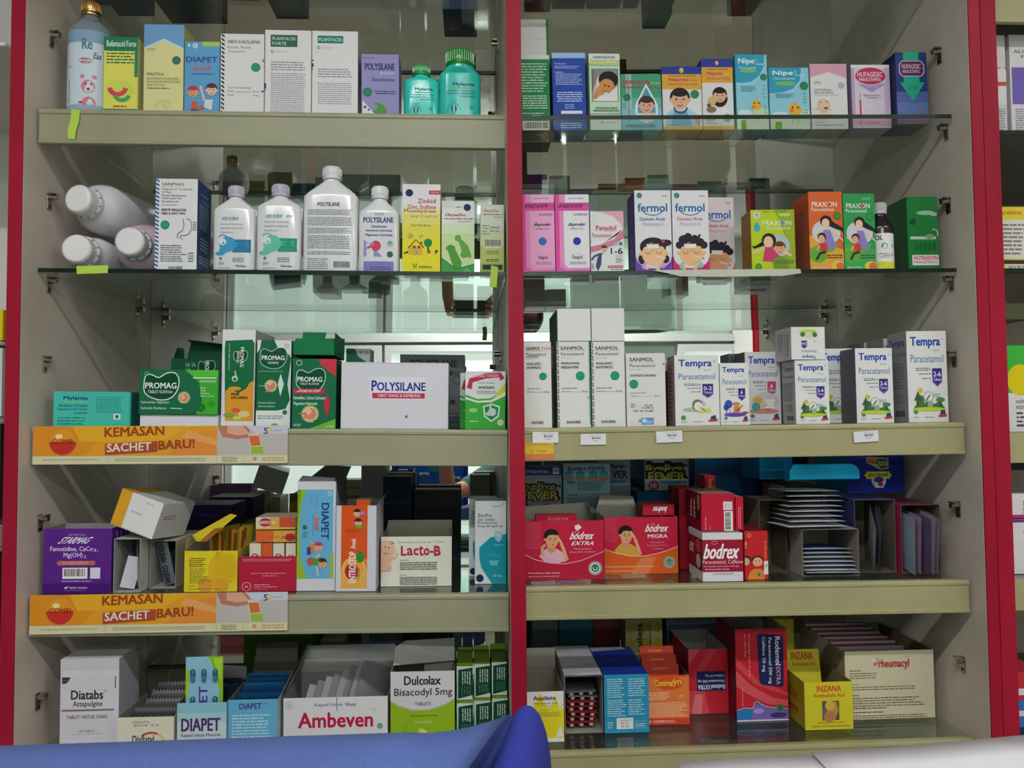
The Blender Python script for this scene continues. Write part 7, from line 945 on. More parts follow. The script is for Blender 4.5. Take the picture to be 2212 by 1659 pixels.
for i in range(8):
    yy = 1062 + 11.0 * i; Yk = .050 - .003 * i; p = un(1698 + (i * 13) % 9 + .5 * i, yy, Yk); w_ = un(1812 + (i * 17) % 12 + 1.5 * i, yy, Yk).x - p.x
    flat('silver sachet stacked in the upper pile, ' + od[i], p.x + w_ / 2, Yk, p.z, w_, .085, '#c8c9ce' if i > 2 else '#8a8c92', R(-2), R((i * 7) % 5 - 2), 'silver sachets in the upper pile', t=.0062, key2='#dcdde2')
for i in range(7):
    yy = 1187 + 9.2 * i; Yk = kl.Y + .016 - .0042 * i; p = un(1736 + 3.2 * i, yy, Yk); w_ = un(1852 + 3 * i, yy, Yk).x - p.x
    flat('white and blue sachet in the lower fan, ' + (od[i] if i < 6 else 'lowest'), p.x + w_ / 2, Yk, p.z, w_ - .002, .080, '#c4c6d4' if i else '#27387a', R(-3), R(-2), 'white sachets in the lower fan', t=.0048, key2='#d8dae4')
od2 = ('leftmost', 'second from the left', 'third from the left', 'fourth from the left', 'fifth from the left', 'sixth from the left')
for i in range(3): sachet('grey sachet leaning left in the brown lined carton, ' + ('leftmost', 'middle', 'rightmost')[i], 'sachet', MT_(ks.x - .004 + .014 * i, ks.Y + .006 + .012 * i, ks.z0 + .001, 0, R(-24 + i * -2), R(70)), .075, .078 + .004 * i, ('#a9acb4', '#6a6c76', '#858892')[i], None, .004, None, 'grey leaning sachets')
for i in range(6): sachet('purple and grey sachet upright in the magenta edged carton, ' + od2[i], 'sachet', MT_(km.x - .028 + .0092 * i, km.Y + .008 + .004 * (i % 3), km.z0 + .001, 0, R(-3 - i), R(82)), .08, .086 - .002 * (i % 2), ('#9aaabc', '#9a5a80', '#b0acba', '#6a5a80', '#b8b0ba', '#948a9c')[i], None, .0042, None, 'purple sachets in the magenta edged carton')
# ------------------------------------------------------------------ right bay, lowest shelf
k = C('medicine_box', 'open-topped white box with yellow diamonds, beside the divider', 'R5', 1125, 1219, 1494, {'': '#c8c4bc', 'F': '#dcd9d2', 'R': '#c8c4ba'}, yb=1604, d=.12, open_='T', inn='#8f877c|w', ym=1550)
a = k.F; a.r(0, .3, 1, 1, '#d8cc2a').p([(.2, .3), (.38, .02), (.55, .3)], '#d8cc2a').p([(.7, .3), (.83, .02), (1, .3)], '#d8cc2a').p([(.82, .3), (.92, .36), (1, .22), (1, .34), (.9, .38)], '#dcd9d2').p([(.8, .14), (.9, .34), (1, .14), (1, .0), (.86, .0)], '#dcd9d2').p([(.9, .66), (.78, .9), (1, .9)], '#dcd9d2').r(.3, .92, 1, 1, '#dcd9d2').t('Aspilets', .2, .09, .58, .1, '#24285a', 2).t('Acetylsalicylic Acid', .2, .215, .63, .045, '#5a5840', 1).g(.3, .27, .72, .29, 1, '#77704a').g(.35, .36, .6, .38, 1, '#6a6430').g(.3, .4, .95, .5, 4, '#8a8238', 3, .8)
hw, h_, d_ = k.w / 2, k.h, k.d; k.b.add([(-hw, d_, h_), (hw, d_, h_), (hw, d_, h_ + .03), (-hw, d_, h_ + .03)], [(0, 1, 2, 3)], '#8f8a80')
kw = C('carton', 'long white carton open to the front, full of red-brown blister strips', 'R5', 1220, 1303, 1458, {'': '#b4b0b2', 'T': '#c2c0c6', 'L': '#a8a4a4'}, yb=1584, d=.155, open_='F', inn='#9a948c|w', ym=1530)
kw.T.p([(0, .72), (1, .62), (1, .9), (0, .98)], '#a8a6ac').p([(0, .25), (1, .1), (1, .2), (0, .4)], '#cfcdd4')
hw, h_ = kw.w / 2, kw.h; kw.b.add([(-hw, -.001, h_ - .002), (hw, -.001, h_ - .002), (hw * 1.05, -.012, h_ + .001), (-hw * .9, -.010, h_ + .004)], [(0, 1, 2, 3)], '#b8b6ba')
for i in range(7):
    z = kw.z0 + .0125 + .0078 * i; st = i > 4; b = B(); w_ = kw.w * .78; b.box(-w_ / 2, w_ / 2, 0, .10, 0, .0008, '#7a2026' if not st else '#8a8a90|s', .0001); pl = '#c8b4b0|g' if not st else '#9a9aa0|g'
    for x in (-.33, 0, .33):
        for y in range(6): b.loft([(-.0058, .0026, .0024, 2, x * w_, .0035 + .014 * y), (-.0045, .0036, .0034, 2, x * w_, .0035 + .014 * y), (0, .004, .0036, 2, x * w_, .0035 + .014 * y)], pl, 12)
    b.box(-w_ / 2, w_ / 2, -.0006, 0, -.0008, .001, '#6a1a20' if not st else '#5a5a60', .0001)
    tag(b.obj('blister_strip', None, Matrix.Translation((kw.x - .003 + .0012 * (i % 3), kw.Y + .008 + .002 * (i % 2), z)) @ Matrix.Rotation(R(2 * (i % 3 - 1)), 4, 'Y')), ('silver' if st else 'red-brown') + ' strip of white tablets in the long white carton, ' + ('lowest', 'second from the bottom', 'third from the bottom', 'middle', 'third from the top', 'second from the top', 'topmost')[i], 'tablets', 'strips in the long white carton')
k = C('carton', 'teal blue printed carton with deep blue top, right of the blister strip carton', 'R5', 1305, 1403, 1457, {'': '#16327a', 'F': '#2a82a4', 'T': '#1a2f8c', 'L': '#1f3f8a', 'R': '#8a9098'}, yb=1584, d=.145, ym=1530)
a = k.F; a.g(.07, .06, .46, .4, 9, '#a4ccd8', 3, .75).g(.54, .06, .93, .38, 8, '#a4ccd8', 4, .75).g(.07, .42, .5, .72, 8, '#a4ccd8', 5, .7).g(.54, .42, .93, .7, 7, '#a4ccd8', 6, .7).r(.27, .74, .64, .93, '#dcdadc').t('24 0 8 A 7', .35, .77, .24, .03, '#44464c', 1).t('02 22', .36, .82, .18, .03, '#44464c', 1).t('02 25', .36, .87, .18, .03, '#44464c', 1).l([(.68, .8), (.92, .8), (.92, .92), (.68, .92), (.68, .8)], .01, '#a4ccd8').g(.7, .83, .9, .9, 2, '#c8e0e8', 7, .9).g(.07, .8, .2, .92, 3, '#a4ccd8', 8, .7)
hw, h_, d_ = k.w / 2, k.h, k.d; k.T.r(0, .5, 1, .52, '#3a58b0').p([(0, 0), (.8, 0), (.85, .1), (0, .16)], '#a8acb8')
k = C('carton', 'orange open-topped tablet carton with yellow script, right of the teal carton', 'R5', 1397, 1490, 1459, {'': '#b8653a', 'F': '#d8743a', 'R': '#a8988a', 'L': '#c0602f'}, yb=1566, d=.11, open_='T', inn='#7a5a50|w', ym=1520)
a = k.F; a.o(.52, .16, .34, '#cf4c24', .15).r(.1, 0, .95, .04, '#cf4c24').t('Contrex', .2, .09, .42, .12, '#d8c23a', 2).t('yn', .62, .1, .2, .13, '#d8c23a', 2).l([(.66, .07), (.56, .23)], .02, '#d8c23a').g(.05, .33, .55, .5, 4, '#ecc8a0', 3, .8).g(.75, .4, .88, .46, 2, '#ecc8a0').g(.05, .54, .95, .84, 8, '#ecc8a0', 4, .8).r(0, .87, 1, 1, '#c03a2c').g(.14, .9, .7, .96, 2, '#ecc8b0', 5, .8).arc(.08, .93, .025, 0, 300, .014, '#ecd0c0')
for i in range(3): sachet('red strip with orange script in the orange carton, ' + ('frontmost', 'middle', 'rearmost')[i], 'tablet_strip', MT_(k.x - .003 + .001 * i, k.Y + .014 + .018 * i, k.z0 + .003, R(-14), 0, 0), k.w * .84, k.h + .005 + .009 * i, '#bf3a24', None, .002, lambda a: a.t('contrexyn', .2, .04, .5, .06, '#e0a05a', 1, .2), 'red strips in the orange carton')
def rod(a, up):
    a.p([(.0, .2), (.3, 0), (.6, 0), (.2, .5), (0, .6)], '#c24a54').p([(0, .75), (.6, .6), (1, .75), (1, .85), (.5, .75), (0, .9)], '#c8505a')
k = C('carton', 'open-topped red carton with its navy name plate upside down', 'R5', 1488, 1574, 1402, {'': '#a02030', 'F': '#b0202e', 'R': '#7a1a24', 'L': '#8a1a26'}, yb=1542, d=.12, open_='T', inn='#8a857c|w', ym=1480)
a = k.F; a.p([(0, 0), (.3, 0), (0, .25)], '#c04a54').p([(.5, 0), (.75, 0), (.3, .4), (.1, .45)], '#b83440').p([(0, .65), (.4, .62), (.5, 1), (0, 1)], '#c2404c').p([(.15, .7), (.35, .7), (.3, 1), (.05, 1)], '#cf6a74').r(.2, .345, .93, .65, '#1a2450').t('Rodemol EXTRA', .23, .555, .68, .07, '#d8d8e4', 2, rot=2).t('Paracetamol 500 mg', .23, .47, .66, .05, '#d8d8e4', 1, rot=2).t('Caffeine 50 mg', .42, .39, .48, .045, '#d8d8e4', 1, rot=2)
k = C('carton', 'tall red open-topped carton standing on end, blue reclining head at its foot', 'R5', 1590, 1702, 1358, {'': '#98202c', 'F': '#b4222e', 'L': '#6a1420', 'R': '#a02030'}, yb=1558, d=.10, open_='T', inn='#6f6a64|w', ym=1460)
a = k.F; a.p([(0, .45), (.3, .62), (.7, .75), (1, .78), (1, .85), (.6, .82), (.2, .7), (0, .62)], '#c85058').p([(0, .3), (.4, .55), (1, .7), (1, .74), (.35, .6), (0, .4)], '#c23e48').p([(0, .88), (.08, .875), (.14, .86), (.2, .86), (.24, .87), (.32, .86), (.34, .81), (.4, .79), (.48, .83), (.62, .86), (.8, .87), (1, .88), (1, .985), (0, .985)], '#2a6aa0').p([(.3, .87), (.36, .81), (.46, .84), (.7, .875), (1, .89), (1, .985), (.28, .985)], '#6a5a9c').o(.42, .89, .1, '#9a8ac0', .05).o(.8, .94, .16, '#3a2a6a', .05).l([(0, .875), (.08, .868), (.14, .853), (.2, .853), (.24, .863), (.32, .853), (.34, .803), (.4, .783), (.48, .823), (.62, .853), (.8, .863), (1, .873)], .01, '#d8c8d8').r(0, .985, 1, 1, '#d8c8d8').o(.84, .86, .065, '#1f6a34')
a.p([(.42, .07), (.47, .05), (.9, .075), (.93, .1), (.92, .62), (.88, .64), (.5, .61), (.45, .58)], '#17204a').t('Rodemol', .77, .09, .1, .31, '#dcdce8', 2, .0, rot=1).t('EXTRA', .78, .42, .08, .19, '#c88a90', 2, rot=1).t('Paracetamol 500 mg', .62, .1, .08, .5, '#dcdce8', 1, rot=1).t('Caffeine 50 mg', .5, .09, .08, .38, '#dcdce8', 1, rot=1).t('Meringankan Sakit Kepala', .24, .05, .045, .47, '#e0a8ac', rot=1).t('dan Sakit Gigi', .16, .05, .045, .25, '#e0a8ac', rot=1).g(.1, .64, .13, .84, 1, '#d8989c', rot=1)
hw, h_, d_ = k.w / 2, k.h, k.d
k = C('carton', 'low yellow open-topped box with orange lettering and small picture', 'R5', 1738, 1843, 1473, {'': '#b8a828', 'F': '#c8bc2c', 'L': '#9a8a22', 'R': '#8a7f30'}, yb=1577, d=.12, open_='T', inn='#8a7c58|w', ym=1520)
a = k.F; a.t('INZANA', .26, .08, .5, .12, '#c8441e', 2).t('Acetylsalicylic Acid', .18, .24, .65, .1, '#b84a24', 1).r(.36, .4, .71, .8, '#5a4430').p([(.45, .4), (.66, .42), (.7, .6), (.62, .8), (.4, .8), (.46, .6)], '#b08a3a').o(.52, .5, .1, '#d0a850').o(.5, .72, .12, '#b0704a').p([(.36, .48), (.44, .6), (.4, .7), (.36, .7)], '#4a5a78').g(.26, .83, .82, .87, 1, '#8a7a28').t('SEMBUH UNTUK ANAK DAN DEWASA', .14, .905, .8, .035, '#8a6a20', 1); k.L.t('INZANA', .2, .3, .6, .2, '#b8441e', 2).r(.3, .65, .8, .75, '#b04a2a')
for i in range(1): sachet('yellow box lid with orange lettering sticking up inside the yellow box', 'box_lid', MT_(k.x - .008, k.Y + .06, k.z0 + .003, R(-10), 0, 0), k.w * .72, k.h + .026, '#c0b42c', None, .001, lambda a: a.t('INZANA', .15, .04, .65, .12, '#b8541e', 2).t('Acetylsalicylic Acid', .15, .2, .7, .08, '#a8642a', 1), cat='box', crimp=False)
kr = C('carton', 'large cream open-topped carton full of tablet blisters, right end of lowest shelf', 'R5', 1826, 2037, 1405, {'': '#b8ad90', 'F': '#c8bfa2', 'L': '#a2977c', 'R': '#b0a588'}, yb=1553, d=.17, open_='T', inn='#6a6252|w', ym=1480, hs={'R': None} and None)
a = kr.F; a.t('rheumacyl', .38, .13, .34, .15, '#a8343c', 2).p([(.31, .18), (.36, .09), (.39, .13), (.36, .2), (.33, .22)], '#b85a60').t('Neo', .315, .12, .06, .08, '#f0e0d8', 1, rise=.05).g(.68, .08, .72, .11, 1, '#888').g(.05, .27, .18, .3, 1, '#55503e').g(.05, .31, .37, .41, 3, '#77705a', 3, .9).g(.05, .48, .15, .5, 1, '#55503e').g(.05, .51, .8, .58, 2, '#77705a', 4, .9).g(.05, .63, .15, .66, 1, '#55503e').g(.05, .67, .9, .82, 4, '#77705a', 5, .85).g(.05, .82, .45, .85, 1, '#44402f').g(.05, .88, .42, .91, 1, '#44402f').g(.05, .93, .95, .99, 2, '#66604a', 6, .9)
kr.L.t('rheumacyl', .05, .45, .85, .3, '#8a3a34', 2).o(.9, .1, .03, '#8a8068')
for i in range(12):
    st = i < 3; strip('tablet blister in the large cream carton, ' + ('frontmost', 'second', 'third', 'fourth', 'fifth', 'sixth', 'seventh', 'eighth', 'ninth', 'tenth', 'eleventh', 'rearmost')[i] + (' from the front' if 0 < i < 11 else ''), MT_(kr.x - .012, kr.Y + .012 + .0125 * i, kr.z0 + .004, R(-14), 0, 0), kr.w * .76, kr.h - .004 + .0004 * i, 6, 3, '#5a2a34|s' if i % 2 else '#77757c|s', '#c8866a|g' if st else '#a8a4a8|g', 'blisters in the large cream carton', False, 'blister_strip', .0062)
k = C('medicine_box', 'yellow diamond patterned box standing on end at the back, sideways lettering', 'R5', 1352, 1432, 1338, {'': '#6a6a3c', 'F': '#8a8660'}, Y=.205, d=.05, ym=1400); a = k.F
for i in range(5):
    for j in range(3): a.p([(j * .4 - .1, .1 + .2 * i), (j * .4 + .1, .02 + .2 * i), (j * .4 + .3, .1 + .2 * i), (j * .4 + .1, .18 + .2 * i)], '#8a7a20')
a.t('Aspilets', .3, .05, .2, .5, '#1c1c20', 2, rot=-1).t('Acetylsalicylic', .62, .02, .1, .6, '#2a2a20', 1, rot=-1)
C('carton', 'grey-green carton at the back of the lowest shelf, above the white carton', 'R5', 1150, 1206, 1340, {'': '#3a4240', 'F': '#3f4846'}, Y=.26, d=.08, ym=1380); C('carton', 'dark teal carton at the back of the lowest shelf', 'R5', 1208, 1282, 1340, {'': '#1a3848', 'F': '#1d4052'}, Y=.26, d=.08, ym=1380); C('carton', 'dark maroon carton at the back of the lowest shelf', 'R5', 1283, 1340, 1340, {'': '#4a1a24', 'F': '#5a1f2a'}, Y=.26, d=.08, ym=1380)
C('carton', 'bluish grey open carton behind the upside-down name plate carton', 'R5', 1440, 1560, 1335, {'': '#3f4656', 'F': '#464e60'}, Y=.245, d=.09, ym=1380)
C('carton', 'mustard carton at the back between the tall red and the cream cartons', 'R5', 1672, 1716, 1338, {'': '#7a6c1c', 'F': '#857620'}, Y=.17, d=.10, ym=1380)
# ------------------------------------------------------------------ neighbouring cabinets' stock
def nbox(lb, x0, x1, yt, yb, c, art=None, Y=.03, d=.08):
    p, q = un(x0, yb, Y), un(x1, yt, Y); w, h = q.x - p.x, q.z - p.z; p.x = max(p.x, XF + .001)
    for py_ in (-5, 282, 580, 935, 1250, 1590):
        zb_ = un(2200, py_, 0).z
        if abs(p.z - zb_) < .03: h += p.z - zb_ - .0005; p.z = zb_ + .0005
    b = B(); b.box(0, w, 0, d, 0, h, {'': c}); a = A(b, lambda u, v, e: (u * w, -e, h * (1 - v)), w, h)
    if art: art(a)
    return tag(b.obj('medicine_box', None, Matrix.Translation(p)), lb, 'box')
def alc(c): return lambda a: a.t('ALCO', .1, .15, .5, .03, '#3a3a44', 1).t('Plus', .3, .2, .3, .03, '#3f3f8a', 1).r(.04, .32, 1, .68, c).p([(.4, .68), (.45, .5), (.38, .44), (.5, .34), (.9, .32), (1, .34), (1, .68)], '#e0dce4').p([(.5, .48), (.65, .42), (.65, .46), (1, .46), (1, .5), (.65, .5), (.65, .54)], '#c04a34').g(.1, .72, .95, .98, 12, '#77757c', 3, .9)
nbox('white box with a violet profile picture in the neighbouring cabinet, outermost', 2186, 2262, 76, 278, '#d8d4d8', alc('#6a5aa8')); nbox('white box with a magenta picture in the neighbouring cabinet, beside the red edge', 2125, 2170, 76, 278, '#d0ccd0', alc('#b83a8a'))
nbox('yellow and white box in the neighbouring cabinet, second row', 2120, 2222, 447, 578, '#dccb3c', lambda a: a.r(.4, .2, .95, .8, '#d8d4cc').t('nacetine', .35, .05, .5, .07, '#c04a2a', 1).g(.45, .25, .92, .75, 8, '#77706a', 3, .8).r(.45, .82, .9, .88, '#3a2a28').bar(.5, .89, .95, 1))
nbox('green and white box with a yellow disc in the neighbouring cabinet', 2128, 2232, 746, 915, '#dcd8d8', lambda a: a.r(0, 0, 1, .55, '#3fa83a').o(.72, .4, .26, '#dcc81e', .3).t('nchitin', .62, .62, .3, .05, '#44464c', 1).t('ectorant', .62, .69, .3, .045, '#44464c', 1).g(.62, .76, .9, .95, 4, '#44464c', 3))
nbox('upper white box with magenta stripe in the neighbouring cabinet', 2140, 2246, 1066, 1120, '#d8d4d8', lambda a: a.r(0, .86, 1, 1, '#b02a6a').t('Dex', .66, .3, .12, .2, '#3a3a44', 1).g(.64, .55, .85, .8, 3, '#88868c', 3)); nbox('lower white box with violet stripe in the neighbouring cabinet', 2144, 2250, 1122, 1240, '#d8d4d8', lambda a: a.r(0, 0, 1, .05, '#6a2a7a').t('OBAT', .62, .2, .14, .06, '#44464c', 1).g(.62, .4, .85, .42, 1, '#88868c').bar(.68, .6, .86, .85))
nbox('red and blue box low in the neighbouring cabinet', 2180, 2260, 1450, 1586, '#b8303a', lambda a: a.r(0, .5, 1, 1, '#3a6ab0').r(.1, .3, .5, .42, '#e0dcd8').r(.2, .7, .6, .8, '#e0dcd8'))
nbox('dark flat pack on the neighbouring cabinet shelf', 2160, 2240, 990, 1016, '#2c2a2e'); nbox('olive and dark pack on the neighbouring cabinet shelf', 2150, 2230, 655, 690, '#4a4c38')
for lb, y0, y1, c in (('yellow box in the left neighbouring cabinet', 660, 737, '#dcb81e'), ('black box in the left neighbouring cabinet', 905, 1122, '#2a2422'), ('white box low in the left neighbouring cabinet', 1123, 1180, '#d0ccd0'), ('dark brown box lowest in the left neighbouring cabinet', 1190, 1400, '#3a2a28'), ('white carton in the left neighbouring cabinet', 742, 900, '#c8c4c8')):
    p, q = un(-60, y1, -.03), un(3, y0, -.03); q.x = XO - .0055; b = B(); b.box(0, q.x - p.x, 0, .10, 0, q.z - p.z - .007, c); tag(b.obj('medicine_box', None, Matrix.Translation((p.x, -.04, p.z))), lb, 'box')
# ------------------------------------------------------------------ foreground
FY = -.45; fs = (FY - EYE.y) / .42
o_ = empty('upholstered_chair', (-.35, FY - .15, 0), 'blue cloth chair back cropped by the bottom frame edge, shade painted on its rounded end', 'chair')
oc = Vector(o_.location); b = B(); n = 26; m = 9; pts = []; fs_ = []
pA, pB = un(-60, 1603, FY), un(1065, 1562, FY)
for i in range(n + 1):
    u_ = i / n; z = un(-60 + 1160 * u_, 1603 - 38 * u_ - 34 * max(0, (u_ - .84) / .16) ** 2, FY).z
    for (dy, dz) in ((0, -.42), (0, -.014), (-.003, -.005), (-.010, 0), (-.045, .0025), (-.09, .001), (-.125, -.004), (-.135, -.02), (-.135, -.42)): x = pA.x + (pB.x + .018 + dy * .42 - pA.x) * u_; pts.append((x - oc.x, FY + dy - oc.y, z + dz + (dy * .12 if u_ > .84 else 0)))
for i in range(n):
    for j in range(m - 1): q = i * m + j; fs_.append((q, q + 1, q + m + 1, q + m))
fs_ += [tuple(range(m)), tuple(range(n * m, n * m + m))[::-1]]; b.add(pts, fs_, 'blue_cloth', True); b.obj('backrest', o_)
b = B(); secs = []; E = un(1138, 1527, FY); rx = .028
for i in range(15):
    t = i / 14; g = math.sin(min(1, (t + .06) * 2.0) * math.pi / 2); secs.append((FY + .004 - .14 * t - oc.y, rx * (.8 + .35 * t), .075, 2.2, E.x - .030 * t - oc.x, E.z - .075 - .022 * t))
b.loft(secs, 'shaded_blue_cloth', 36, True, 'y'); b.obj('side_bolster', o_)  # same cloth as the backrest, its shade put into a darker colour
b = B(); b.box(-.25, .30, .13, .15, .45, pA.z - .43, '#2a2a30', .005); b.obj('support_post', o_); b = B(); b.box(-.3, .36, -.28, .12, .40, .46, 'blue_cloth', .02); b.obj('seat', o_)
for x_ in (-.26, .32):
    for y_ in (-.24, .08): b = B(); b.box(x_ - .015, x_ + .015, y_ - .015, y_ + .015, 0, .40, '#2a2a30|m', .003); b.obj('leg', o_)
# tall desk with sheets of paper, seen as a white edge at the bottom right
zt = un(1462, 1646, FY).z - .016
o_ = empty('desk', (.62, FY - .16, 0), 'white topped desk below the frame edge, carrying the paper sheets', 'desk')
b = B(); b.box(-.36, .5, -.16, .13, zt - .03, zt, '#c8c4c0', .003); b.obj('desk_top', o_)
for x_ in (-.32, .46):
    for y_ in (-.13, .10): b = B(); b.box(x_ - .02, x_ + .02, y_ - .02, y_ + .02, 0, zt - .03, '#8a8680', .003); b.obj('leg', o_)
def sheet(lb, far, lift):
    b = B(); F_ = [un(x, y, FY - .02) for x, y in far]; n = len(F_); vs = []
    for j in range(9):
        t = j / 8
        for p in F_: vs.append((p.x, p.y - .25 * t, p.z + (zt + .0025 + lift - p.z) * t * t * (3 - 2 * t)))
    K = len(vs); vs += [(x, y, z - .0006) for x, y, z in vs]; f = []
    for j in range(8):
        for i in range(n - 1): q = j * n + i; f += [(q, q + 1, q + n + 1, q + n), (K + q, K + q + n, K + q + n + 1, K + q + 1)]
    f += [(i, K + i, K + i + 1, i + 1) for i in range(n - 1)] + [(j * n, (j + 1) * n, K + (j + 1) * n, K + j * n) for j in range(8)] + [(j * n + n - 1, K + j * n + n - 1, K + (j + 1) * n + n - 1, (j + 1) * n + n - 1) for j in range(8)]
    b.add(vs, f, '#e9e6ee', True); return tag(b.obj('paper_sheet', None), lb, 'paper', 'paper sheets at the bottom edge')
sheet('white paper sheet curling up at the bottom right corner of the picture', ((1752, 1624), (1850, 1619), (1950, 1612), (2050, 1603), (2140, 1594), (2240, 1585)), .006)
sheet('flat white paper sheet left of the curling one, at the bottom edge', ((1462, 1646), (1560, 1639), (1660, 1634), (1770, 1631), (1880, 1632), (2000, 1636)), 0)
# ------------------------------------------------------------------ the photographer, seen only in the mirrors
def skinned(name, nodes, edges, key, parent=None, lvl=2, root=0):
    me = bpy.data.meshes.new(name); me.from_pydata([n[0] for n in nodes], edges, []); o = bpy.data.objects.new(name, me); sc.collection.objects.link(o)
    if parent: o.parent = parent
    md = o.modifiers.new('skin', 'SKIN'); md.use_smooth_shade = True
    for i, n in enumerate(nodes):
        v = me.skin_vertices[0].data[i]; r = n[1] if isinstance(n[1], tuple) else (n[1], n[1]); v.radius = r; v.use_root = (i == root)
    sb = o.modifiers.new('sub', 'SUBSURF'); sb.levels = sb.render_levels = lvl; me.materials.append(MT.get(key) or mt(key)); return o
m_, nt_, p_ = newmat('skin'); p_.inputs['Base Color'].default_value = lin('#b98468'); p_.inputs['Roughness'].default_value = .55; MT['skin'] = m_
noisy('shirt', '#3a6a6c', '#437577', 60, .85); noisy('trousers', '#23262e', '#2b2e37', 60, .9)
N = []; E_ = []
def nd(p, r, par=None):
    N.append((p, r)); i = len(N) - 1
    if par is not None: E_.append((par, i))
    return i
pel = nd((.26, -1.60, .84), (.145, .10)); ch1 = nd((.26, -1.59, 1.0), (.125, .095), pel); ch2 = nd((.255, -1.58, 1.16), (.14, .10), ch1); nk0 = nd((.25, -1.57, 1.25), (.06, .055), ch2)
nk = nd((.245, -1.56, 1.30), (.048, .048), nk0); h1 = nd((.24, -1.545, 1.35), (.064, .07), nk); h2 = nd((.24, -1.54, 1.40), (.074, .088), h1); h3 = nd((.24, -1.545, 1.455), (.062, .074), h2)
arms = {}
for sd, pts in (('L', ((.10, -1.575, 1.205, .05), (.0, -1.48, 1.15, .042), (-.10, -1.38, 1.13, .036), (-.11, -1.30, 1.25, .031), (-.10, -1.235, 1.35, .024))), ('R', ((.40, -1.575, 1.205, .05), (.37, -1.46, 1.14, .042), (.33, -1.35, 1.10, .036), (.21, -1.29, 1.23, .031), (.115, -1.235, 1.35, .024)))):
    q = ch2
    for x, y, z, r in pts: q = nd((x, y, z), r, q)
    arms[sd] = q
for s_ in (-1, 1):
    q = pel
    for x, y, z, r in ((.09, -1.60, .76, .082), (.10, -1.59, .45, .058), (.10, -1.61, .30, .05), (.10, -1.61, .09, .036), (.105, -1.55, .035, .034), (.11, -1.47, .028, .03)): q = nd((.26 + s_ * x, y, z), r, q)
for sd, s_ in (('L', -1), ('R', 1)):           # palm behind the phone end, fingers curling over its edge
    w0 = arms[sd]; px = s_ * .088 - .008; pm = nd((px + s_ * .004, -1.205, 1.40), (.03, .014), w0)
    for f, (zt_, L_) in enumerate(((1.462, .95), (1.442, 1.0), (1.422, .95), (1.404, .8))):
        k0 = nd((px, -1.196, zt_ - .004), .0088, pm); k1 = nd((px - s_ * .006, -1.176, zt_), .0082, k0); k2 = nd((px - s_ * .018 * L_, -1.166, zt_ + .001), .0076, k1); nd((px - s_ * .032 * L_, -1.1655, zt_ + .001), .0066, k2)
    t0 = nd((px - s_ * .010, -1.212, 1.395), .011, pm); t1 = nd((px - s_ * .028, -1.206, 1.412), .0095, t0); nd((px - s_ * .042, -1.200, 1.424), .008, t1)
body = skinned('person', N, E_, 'skin'); tag(body, 'person in a teal shirt and glasses holding up a dark phone, mirrored behind the shelves', 'person')
def sub(ids_pts, edges, key, name): return skinned(name, ids_pts, edges, key, body)
g = .012
def cl(i, k=g): p, r = N[i]; r = r if isinstance(r, tuple) else (r, r); return (p, (r[0] + k, r[1] + k))
sn = [cl(0, .010), cl(1), cl(2), ((.25, -1.572, 1.235), (.075, .068))]; se = [(0, 1), (1, 2), (2, 3)]
for base in (8, 13): sn += [cl(base), cl(base + 1), ((Vector(N[base + 1][0]) * .5 + Vector(N[base + 2][0]) * .5)[:], (.05, .05))]; o0 = len(sn) - 3; se += [(2, o0), (o0, o0 + 1), (o0 + 1, o0 + 2)]
sub(sn, se, 'shirt', 'shirt')
tn = [cl(0, .008)]; te = []
for base in (18, 24):
    o0 = len(tn); tn += [cl(base), cl(base + 1), cl(base + 2), cl(base + 3, .014)]; te += [(0, o0), (o0, o0 + 1), (o0 + 1, o0 + 2), (o0 + 2, o0 + 3)]
sub(tn, te, 'trousers', 'trousers')
b = B(); hc = Vector((.24, -1.548, 1.425)); vs = []; fs = []
for j in range(11):
    for i in range(24):
        t = math.tau * i / 24; ph = math.pi * .5 - j / 10 * math.pi * (.78 if math.sin(t) < .3 else .40); vs.append((hc.x + .086 * math.cos(ph) * math.cos(t), hc.y + .098 * math.cos(ph) * math.sin(t) - .006, hc.z + .088 * math.sin(ph)))
for j in range(10):
    for i in range(24): fs.append((j * 24 + i, j * 24 + (i + 1) % 24, (j + 1) * 24 + (i + 1) % 24, (j + 1) * 24 + i))
b.add(vs, fs, '#17130f', True); b.obj('hair', body)
b = B()
for s_ in (-1, 1):
    b.loft([(-1.459, .006, .004, 2, .24 + s_ * .028, 1.40), (-1.4585, .003, .003, 2, .24 + s_ * .028, 1.40)], '#1a1412', 10, True, 'y'); b.loft([(-1.462, .013, .007, 2, .24 + s_ * .028, 1.40), (-1.460, .011, .006, 2, .24 + s_ * .028, 1.40)], '#e0dcd6', 14, True, 'y')
b.obj('eyes', body); b = B(); b.loft([(-1.468, .004, .006, 2, .24, 1.395), (-1.452, .009, .008, 2, .24, 1.372), (-1.46, .013, .006, 2, .24, 1.366)], 'skin', 12, True, 'y'); b.obj('nose', body)
b = B(); b.loft([(-1.462, .02, .006, 2, .24, 1.345), (-1.456, .016, .004, 2, .24, 1.345)], '#9a5448', 14, True, 'y'); b.obj('mouth', body)
for s_ in (-1, 1): b = B(); b.loft([(.24 + s_ * .074, .012, .02, 2, -1.54, 1.39), (.24 + s_ * .084, .010, .018, 2, -1.545, 1.39)] if s_ > 0 else [(.24 - .084, .010, .018, 2, -1.545, 1.39), (.24 - .074, .012, .02, 2, -1.54, 1.39)], 'skin', 12, True, 'x'); b.obj('ear', body)
b = B()
